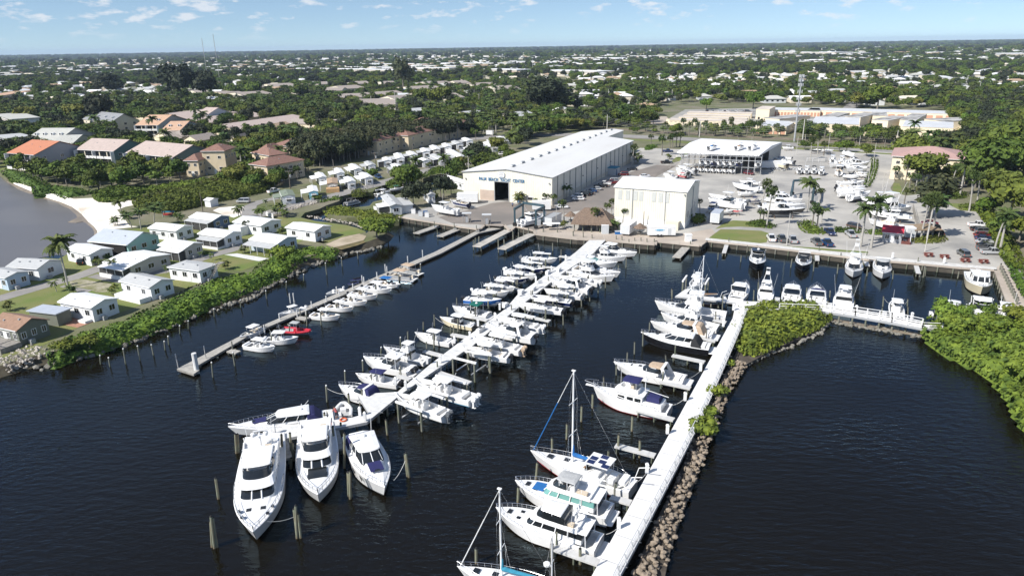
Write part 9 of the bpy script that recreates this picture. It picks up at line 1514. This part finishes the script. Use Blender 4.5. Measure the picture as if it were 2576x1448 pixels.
for f_ in(.99,.93,.86,.76,.66,.57,.47):
 a=MB();z_=hh*f_
 for i in range(6):an=i*1.047+f_*3;x,y=1.05*math.cos(an),1.05*math.sin(an);a.tu((0,0,z_),(x,y,z_),.06,gry,n=4);a.box((x,y,z_),(.22,.22,1.5),qp)
 a.bu('antenna_array',ct)
for u,vb,vt,w_ in((547,152,86,.5),(517,150,97,.4)):
 p=Ve((G(u,vb,0).normalized()*1.));d_=1150;q=G(u,vb+12,LD);q=q*(d_/math.hypot(q.x,q.y));q.z=LD;y0=q.y;lo,hi=0,120
 qs3=H+(724-vt)*0;a_=(u-1288)/F;b_=-(vt-724)/F;dd=_r*a_+_u*b_+_f;qs3=H+dd.z/dd.y*q.y
 r=qf('radio_mast',q,0,'lattice radio mast on the skyline, '+('taller right' if u==547 else 'thinner left')+' one','radio mast');m_=MB();hh=qs3-LD
 for s_ in range(3):an=s_*2.09;m_.tu((w_*math.cos(an),w_*math.sin(an),0),(w_*.5*math.cos(an),w_*.5*math.sin(an),hh),.10,cpo,n=4)
 for j in range(30):z_=hh*j/30;m_.tu((w_,0,z_),(-w_*.5,w_*.8,z_+hh/30),.06,cpo,n=3);m_.tu((-w_*.5,w_*.8,z_),(-w_*.5,-w_*.8,z_+hh/30),.06,cpo,n=3)
 m_.bu('lattice',r);p=None
br=qc('footbridge_wood',(.17,.11,.08),.85,var=.3,scale=2)
fp=[Ve(G(*Z('1',x,y),LD+1.5))for x,y in((1400,935),(1560,895),(1700,865),(1850,830),(2000,785),(2110,760))];fb=qf('footbridge',(0,0,0),0,'long dark wooden footbridge crossing the green marsh','footbridge');mb=MB();rl=MB()
for a,b in zip(fp[:-1],fp[1:]):
 d=b-a;L_=d.length;c_=(a+b)/2;rz=math.atan2(d.y,d.x);mb.box(tuple(c_),(L_,2.,.2),br,rz=rz);n_=Ve((-d.y,d.x,0)).normalized()
 for s_ in(1,-1):
  for z_ in(.5,1.):rl.tu(a+n_*s_+Ve((0,0,z_)),b+n_*s_+Ve((0,0,z_)),.07,br,n=4)
  for j in range(int(L_/2.4)):q=a+d*(j/int(L_/2.4))+n_*s_;rl.box((q.x,q.y,q.z-.2),(.18,.18,2.8),br)
mb.bu('deck',fb);rl.bu('railing',fb)
def fnc(name,lq,k,qu,h_,m,gap=2.5,z=LD,rails=2,panel=None,cat='fence'):
 P_=[G(*Z(k,x,y),z)for x,y in qu];o=P_[0].copy();r=qf(name,o,0,lq,cat);mb=MB();rr=MB()
 for a,b in zip(P_[:-1],P_[1:]):
  L_=(b-a).length;n=max(1,int(L_/gap));d=b-a
  for i in range(n+1):q=a+d*i/n-o;mb.tu((q.x,q.y,0),(q.x,q.y,h_),.05,m,n=5)
  for j in range(rails):qa2=h_*(j+1)/rails-.03;rr.tu(a-o+Ve((0,0,qa2)),b-o+Ve((0,0,qa2)),.04,m,n=4)
  if panel:c_=(a+b)/2-o;rr.box((c_.x,c_.y,h_/2),(L_,.05,h_*.96),panel,rz=math.atan2(d.y,d.x))
 mb.bu('fence_posts',r);rr.bu('fence_panel' if panel else 'rail',r);return r
fnc('chain_fence','dark chain fence before the black-bottomed yacht','C',[(1290,1165),(1500,1170),(1700,1190)],1.8,gry,2.5,panel=None,rails=3)
fnc('chain_fence','low fence between the gatehouse yard and the parked cars','4',[(1480,1040),(1500,1130),(1530,1230)],1.9,qo,1.6,rails=3);fnc('boardwalk_fence','weathered fence left of the rack yard','3',[(1440,740),(1520,680),(1640,590)],1.6,qo,2,rails=3,panel=None)
fnc('white_fence','white fence panels around the light grey quay home','Q',[(335,1380),(500,1430),(560,1450),(680,1460),(905,1400)],1.4,wht,2,panel=qc1);fnc('white_fence','short white fence at the canal head','S',[(225,1260),(345,1305)],1.3,wht,2,panel=qc1)
fnc('rail_fence','fence closing the island of palms behind the racks','4',[(470,580),(640,585),(650,540)],1.6,wht,2,rails=3)
fnc('dock_railing','wooden dock with white frame over the canal','S',[(1760,880),(1870,895),(1990,860)],1.2,qo,1.5,rails=2)
sld('S',1830,800,lambda r:[MB().path([Ve((x,-1.2,0)),Ve((x,-1.2,1.6)),Ve((x,0,2.4)),Ve((x,1.2,1.6)),Ve((x,1.2,0))],.06,stl).bu('hoop',r)for x in(-3,-1,1,3)],'canopy_frame','bare white hoop frame beside the canal dock','canopy frame',20)
sld('9',220,490,lambda r:[MB().box((0,i*.15,.3+i*.35),(3.2,.6,.25),m_).bu('kayak',r)for i,m_ in enumerate((zu['boat_red'],xz,qc2))]+[MB().box((x,.2,.6),(.08,.9,1.4),qo).bu('rack_post',r)for x in(-1.2,1.2)],'kayak_rack','rack with red and green kayaks behind the beach palms','kayak rack')
sld('1',860,1072,lambda r:MB().tu((-1.6,-.3,.2),(1.,.1,.35),.14,qo,.1).tu((.2,0,.35),(1.4,.4,.7),.09,qo,.04).bu('trunk',r),'driftwood_log','grey driftwood log on the sand bar','driftwood',20,z=.1)
sld('1',1180,935,lambda r:(MB().box((0,0,.4),(4.,1.3,.5),wht,tap=.7).bu('hull',r),MB().box((0,0,.7),(3.4,.9,.15),qc2).bu('cover',r)),'covered_skiff','small covered skiff pulled up on the white sand','boat',5)
sld('D',1225,302,lambda r:MB().path([Ve((.42*math.cos(a),.42*math.sin(a),.07))for a in[i*.524 for i in range(13)]],.09,qc('lifering_orange',(.65,.12,.03),.6,var=.1),n=6).bu('ring',r),'life_ring','orange life ring lying on the pier head','life ring',0,z=1.6)
for i,(k,x,y)in enumerate((('C',310,1270),('C',375,1265))):sld(k,x,y,lambda r:(MB().tu((-.35,0,.35),(-.35,.05,.35),.33,qd5,n=12).tu((.6,0,.35),(.6,.05,.35),.33,qd5,n=12).bu('wheel',r),MB().path([Ve((-.35,0,.35)),Ve((0,0,.8)),Ve((.5,0,.8)),Ve((.6,0,.35))],.03,stl).bu('frame',r)),'bicycle','bicycle leaning near the second hall corner, '+['left','right'][i]+' one','bicycle',80)
qh8=qc('breakwater_rock',(.30,.245,.185),.9,col2=(.17,.135,.10),scale=.7,detail=8,bump=.08);qd7=qc('shore_rock',(.24,.23,.20),.9,col2=(.12,.11,.09),scale=.7,bump=.08);qb8=qc('pale_revetment_rock',(.50,.46,.40),.9,col2=(.22,.19,.16),scale=.5,bump=.08)
def jk(seed,m):
 qt0=np.random.default_rng(seed);import bmesh as bm_mod
 bm=bm_mod.new();bm_mod.ops.create_icosphere(bm,subdivisions=1,radius=.5)
 for v in bm.verts:v.co*=qt0 .uniform(.72,1.15)
 bm_mod.ops.scale(bm,vec=(1.3,1.,.72),verts=bm.verts)
 qt8=[Ve(qt0 .normal(size=3)).normalized()for _ in range(5)]
 for q in qt8:
  for v in bm.verts:
   dd=v.co.dot(q)-.33
   if dd>0:v.co-=q*dd*.9
 me=bpy.data.meshes.new('rock');bm.to_mesh(me);bm.free();me.materials.append(m);return me
RK=[jk(i,qh8)for i in range(7)];RG=[jk(20+i,qd7)for i in range(4)];rd=random.Random(11)
qf2=[(1866,915),(1842,950),(1816,990),(1800,1030),(1785,1075),(1762,1115),(1737,1190),(1698,1277),(1660,1362),(1632,1440),(1618,1480)]
for i in range(290):
 t=(i+rd.random())/290*(len(qf2)-1);j=int(t);f_=t-j;u=qf2[j][0]+(qf2[min(j+1,len(qf2)-1)][0]-qf2[j][0])*f_;v=qf2[j][1]+(qf2[min(j+1,len(qf2)-1)][1]-qf2[j][1])*f_;qq5=.6+.085*t;w_=rd.gauss(0,qq5*.6);w_=max(-qq5,min(qq5,w_));p=G(u,v,.6)+Ve((w_*.93,w_*-.3,(.55-abs(w_)*.38)));s_=rd.uniform(.45,.9)
 o=lnk_('rock',RK[rd.randrange(7)],None,p,rd.uniform(0,6.28),(s_,s_*rd.uniform(.7,1),s_*rd.uniform(.7,1.1)));o.rotation_euler[0]=rd.uniform(-.6,.6);xq(o,'brown boulder of the breakwater beside the right white pier','rock','boulders of the breakwater')
for i in range(34):
 t=i/33;q=[(1880,915),(1905,900),(1960,880),(2010,862),(2060,838),(2085,812)];t5=t*5;j=min(4,int(t5));f_=t5-j;p=G(q[j][0]+(q[j+1][0]-q[j][0])*f_+rd.uniform(-4,4),q[j][1]+(q[j+1][1]-q[j][1])*f_+rd.uniform(-2,3),.2);s_=rd.uniform(.6,1.1);o=lnk_('rock',RG[rd.randrange(4)],None,p,rd.uniform(0,6.28),s_);xq(o,'dark rock at the waterline of the mangrove island','rock','rocks below the mangrove island')
def qz(name,lq,qu,n,m,s0,s1,seed,z0=.3,z1=1.2,dpts=None):
 qf4=np.random.default_rng(seed);xm=jk(seed,m);vs=np.array([tuple(v.co)for v in xm.vertices]);fs=[tuple(p_.vertices)for p_ in xm.polygons];V_,F2=[],[]
 for x,y,z_ in qu(qf4,n):
  s_=qf4 .uniform(s0,s1);a=qf4 .uniform(0,6.28);c_,qt1=math.cos(a),math.sin(a);q=vs*np.array([s_*qf4 .uniform(.7,1.2),s_*qf4 .uniform(.7,1.2),s_*qf4 .uniform(.6,1.2)]);q=np.column_stack([q[:,0]*c_-q[:,1]*qt1,q[:,0]*qt1+q[:,1]*c_,q[:,2]])+[x,y,z_];o_=len(V_);V_+=q.tolist();F2+=[tuple(i+o_ for i in f)for f in fs]
 me=bpy.data.meshes.new(name);me.from_pydata(V_,[],F2);me.materials.append(m);me.update();xq(lnk_(name,me),lq,'rocks',None,'stuff')
def xk(poly,wd,z0,z1):
 P_=[G(u,v,.3)for u,v in poly]
 def f(qf4,n):
  L_=[0];
  for a,b in zip(P_[:-1],P_[1:]):L_.append(L_[-1]+(b-a).length)
  for i in range(n):
   t=qf4 .uniform(0,L_[-1]);j=min(len(P_)-2,int(np.searchsorted(L_,t)-1)if t>0 else 0);a,b=P_[j],P_[j+1];d=(b-a).normalized();q=a+d*(t-L_[j]);w_=qf4 .uniform(-1,1)*wd;yield q.x-d.y*w_,q.y+d.x*w_,z0+(z1-z0)*qf4 .random()
 return f
qz('breakwater_rubble','smaller stones packed between the breakwater boulders',xk(qf2,1.,.35,.8),800,qh8,.28,.6,40)
qz('shore_rocks','line of grey rocks at the foot of the long mangrove hedge',xk(ji[2:-4],.9,.05,.35),260,qd7,.6,1.25,41)
qz('revetment_rubble','pale rock revetment at the lower left shore',xk(ZP('5',[(-150,1130),(0,1110),(140,1060),(280,1020),(430,960)]),3.,.2,1.4),700,qb8,.4,.85,42)
qz('canal_revetment','grey rock bank between the road and the canal head',xk(ZP('S',[(590,1220),(700,1180),(850,1140),(1000,1100),(1110,1080)]),1.6,.3,1.6),420,qb8,.4,.8,43)
qz('canal_revetment','pale rocks edging the lawn along the canal',xk(ZP('2',[(540,1130),(700,1160),(900,1190),(1000,1215),(1060,1240),(1090,1260)]),.8,1.1,1.5),150,qb8,.4,.8,44)
qz('canal_revetment','pale rock bank of the far canal near the hall',xk(ZP('Q',[(1130,850),(1200,830),(1270,800)]),1.5,.4,1.4),110,qb8,.4,.8,45)
qz('sill_rocks','dark rocks awash under the railed cross pier',xk([(2090,803),(2180,818),(2323,842)],1.2,-.05,.15),90,qd7,.5,1.,46)
qz('yard_gear','jumble of boat stands and gear lying in mid-yard',xk(ZP('C',[(1180,560),(1380,600),(1560,570),(1690,610)]),2.,LD+.1,LD+.5),70,gry,.4,.9,47)
def xp(k,a,za,b,qh5,lq,kb=None):
 p,q=G(*Z(k,*a),za),G(*Z(kb or k,*b),qh5);mb=MB();pr=p
 for s_ in range(1,11):t=s_/10;c_=p+(q-p)*t;c_.z-=1.*4*t*(1-t)*min(1,(q-p).length/12);mb.tu(pr,c_,.03,xl,n=3,cap=False);pr=c_
 xq(mb.bu('mooring_line'),lq,'mooring line',None)
xp('D',(1108,70),2.2,(1268,108),2.4,'white mooring line from a piling to the navy-canvas cruiser');xp('D',(668,1045),2.4,(865,1010),2.2,'mooring line from the largest yacht to a green piling cluster');xp('D',(1595,745),2.,(1680,600),2.6,'mooring line from the sport cruiser to the right piling cluster')
xp('A',(400,990),2.4,(540,1068),1.4,'mooring line from a piling to the cream-hulled boat');xp('E',(1795,190),1.2,(1870,150),2.2,'mooring line from the trawler stern to the right pier');xp('E',(1510,765),1.2,(1590,700),2.,'mooring line from the sailing yacht to the right pier');xp('E',(1300,1140),1.2,(1385,1095),2.,'mooring line from the aft-cabin yacht to the right pier');xp('7',(1755,1200),1.2,(1860,1135),2.,'mooring line from the tan-awning yacht to the right pier');xp('8',(1040,378),2.6,(1080,415),1.6,'mooring line from the left piling to the lone T-top boat');xp('8',(1228,395),2.6,(1200,430),1.6,'mooring line from the right piling to the lone T-top boat');xp('8',(1465,425),2.6,(1545,470),1.6,'mooring line from a piling to the black tent boat')
qo8=qc('skin',(.42,.25,.17),.6,var=.1);qj5=qc('shirt_red',(.50,.10,.10),.8,var=.1);qm5=qc('shorts_dark',(.03,.03,.04),.8,var=.1);qm2=qc('shirt_blue',(.10,.20,.40),.8,var=.1);qm7=qc('hair_dark',(.03,.02,.015),.9,var=.1)
def qe8(p,rz,shirt,lq,bend=.0,z=.0):
 J={'pel':(0,0,.95),'ch':(.0+bend*.5,0,1.32-bend*.12),'nk':(bend*.7,0,1.50-bend*.2),'hd':(.03+bend*.85,0,1.66-bend*.25),'hl':(0,.11,.88),'kl':(.04,.12,.48),'al':(-.02,.13,.08),'fl':(.14,.14,.03),'hr':(0,-.11,.88),'kr':(-.04,-.12,.48),'ar':(-.08,-.13,.08),'fr':(.08,-.14,.03),'sl':(bend*.55,.19,1.42-bend*.18),'el':(bend*.8+.02,.27,1.14-bend*.1),'wl':(bend*.9+.18,.25,.92),'sr':(bend*.55,-.19,1.42-bend*.18),'er':(bend*.8+.02,-.27,1.14-bend*.1),'wr':(bend*.9+.18,-.25,.92)}
 for s_,q in(('l',1),('r',-1)):
  w_=Ve(J['w'+s_])
  for i in range(4):J['f%d%s'%(i,s_)]=tuple(w_+Ve((.05+.01*i,q*(.03-.02*i),-.10-.01*(i in(1,2)))))
  J['t'+s_]=tuple(w_+Ve((.07,-q*.03,-.05)))
 E_=[('pel','ch'),('ch','nk'),('nk','hd'),('pel','hl'),('hl','kl'),('kl','al'),('al','fl'),('pel','hr'),('hr','kr'),('kr','ar'),('ar','fr'),('ch','sl'),('sl','el'),('el','wl'),('ch','sr'),('sr','er'),('er','wr')]+[('w'+s_,'f%d%s'%(i,s_))for s_ in 'lr' for i in range(4)]+[('w'+s_,'t'+s_)for s_ in 'lr']
 qi0={'pel':.15,'ch':.155,'nk':.06,'hd':.10,'hl':.10,'hr':.10,'kl':.07,'kr':.07,'al':.045,'ar':.045,'fl':.04,'fr':.04,'sl':.07,'sr':.07,'el':.048,'er':.048,'wl':.035,'wr':.035}
 ks=list(J);me=bpy.data.meshes.new('person');me.from_pydata([J[k_]for k_ in ks],[(ks.index(a),ks.index(b))for a,b in E_],[]);o=lnk_('person',me,None,p,rz);md=o.modifiers.new('Skin','SKIN');
 if not me.skin_vertices:pass
 sv=me.skin_vertices[0].data if me.skin_vertices else None
 if sv is None:
  bpy.context.view_layer.objects.active=o;o.select_set(True)
 if sv:
  for i,k_ in enumerate(ks):qs5=qi0 .get(k_,.011);sv[i].radius=(qs5,qs5);sv[i].use_root=(k_=='pel')
 o.modifiers.new('Sub','SUBSURF').levels=1;o.modifiers['Sub'].render_levels=1;me.materials.append(qo8);xq(o,lq,'person')
 sh=MB();c=lambda k_:Ve(J[k_])
 sh.tu(c('pel')-Ve((0,0,.03)),c('ch'),.175,shirt,.185,n=10).tu(c('ch'),c('nk'),.185,shirt,.09,n=10)
 for s_ in 'lr':sh.tu(c('s'+s_),c('s'+s_)*.45+c('e'+s_)*.55,.085,shirt,.07,n=8)
 sh.bu('shirt',o);st=MB()
 for s_ in 'lr':st.tu(c('h'+s_)+Ve((0,0,.09)),c('k'+s_),.125,qm5,.09,n=8)
 st.bu('shorts',o);h_=c('hd');MB().loft([[(h_.x-.015+r__*math.cos(a*.785),h_.y+r__*math.sin(a*.785),h_.z+z_)for a in range(8)]for z_,r__ in((.0,.112),(.07,.11),(.13,.06))],qm7).bu('hair',o);return o
qe8(G(*Z('D',1178,288),1.56),R(150),qj5,'person in a red shirt bending over the dinghy at the pier head',.45);qe8(G(*Z('P',952,715),LD+.06),R(-60),qm2,'person in a blue shirt standing by the hall office door')
qp4=bpy.data.materials.new('haze_air');qp4 .use_nodes=True;t=qp4 .node_tree;t.nodes.clear();pv=t.nodes.new('ShaderNodeVolumePrincipled');pv.inputs['Color'].default_value=(.62,.78,1.,1);pv.inputs['Density'].default_value=.00006;pv.inputs['Anisotropy'].default_value=.0
ou=t.nodes.new('ShaderNodeOutputMaterial');t.links.new(pv.outputs[0],ou.inputs['Volume'])
mb=MB();mb.box((0,7450,46),(31000,16200,100),qp4);xq(mb.bu('haze'),'thin blue haze over the far land','haze',None,'stuff')
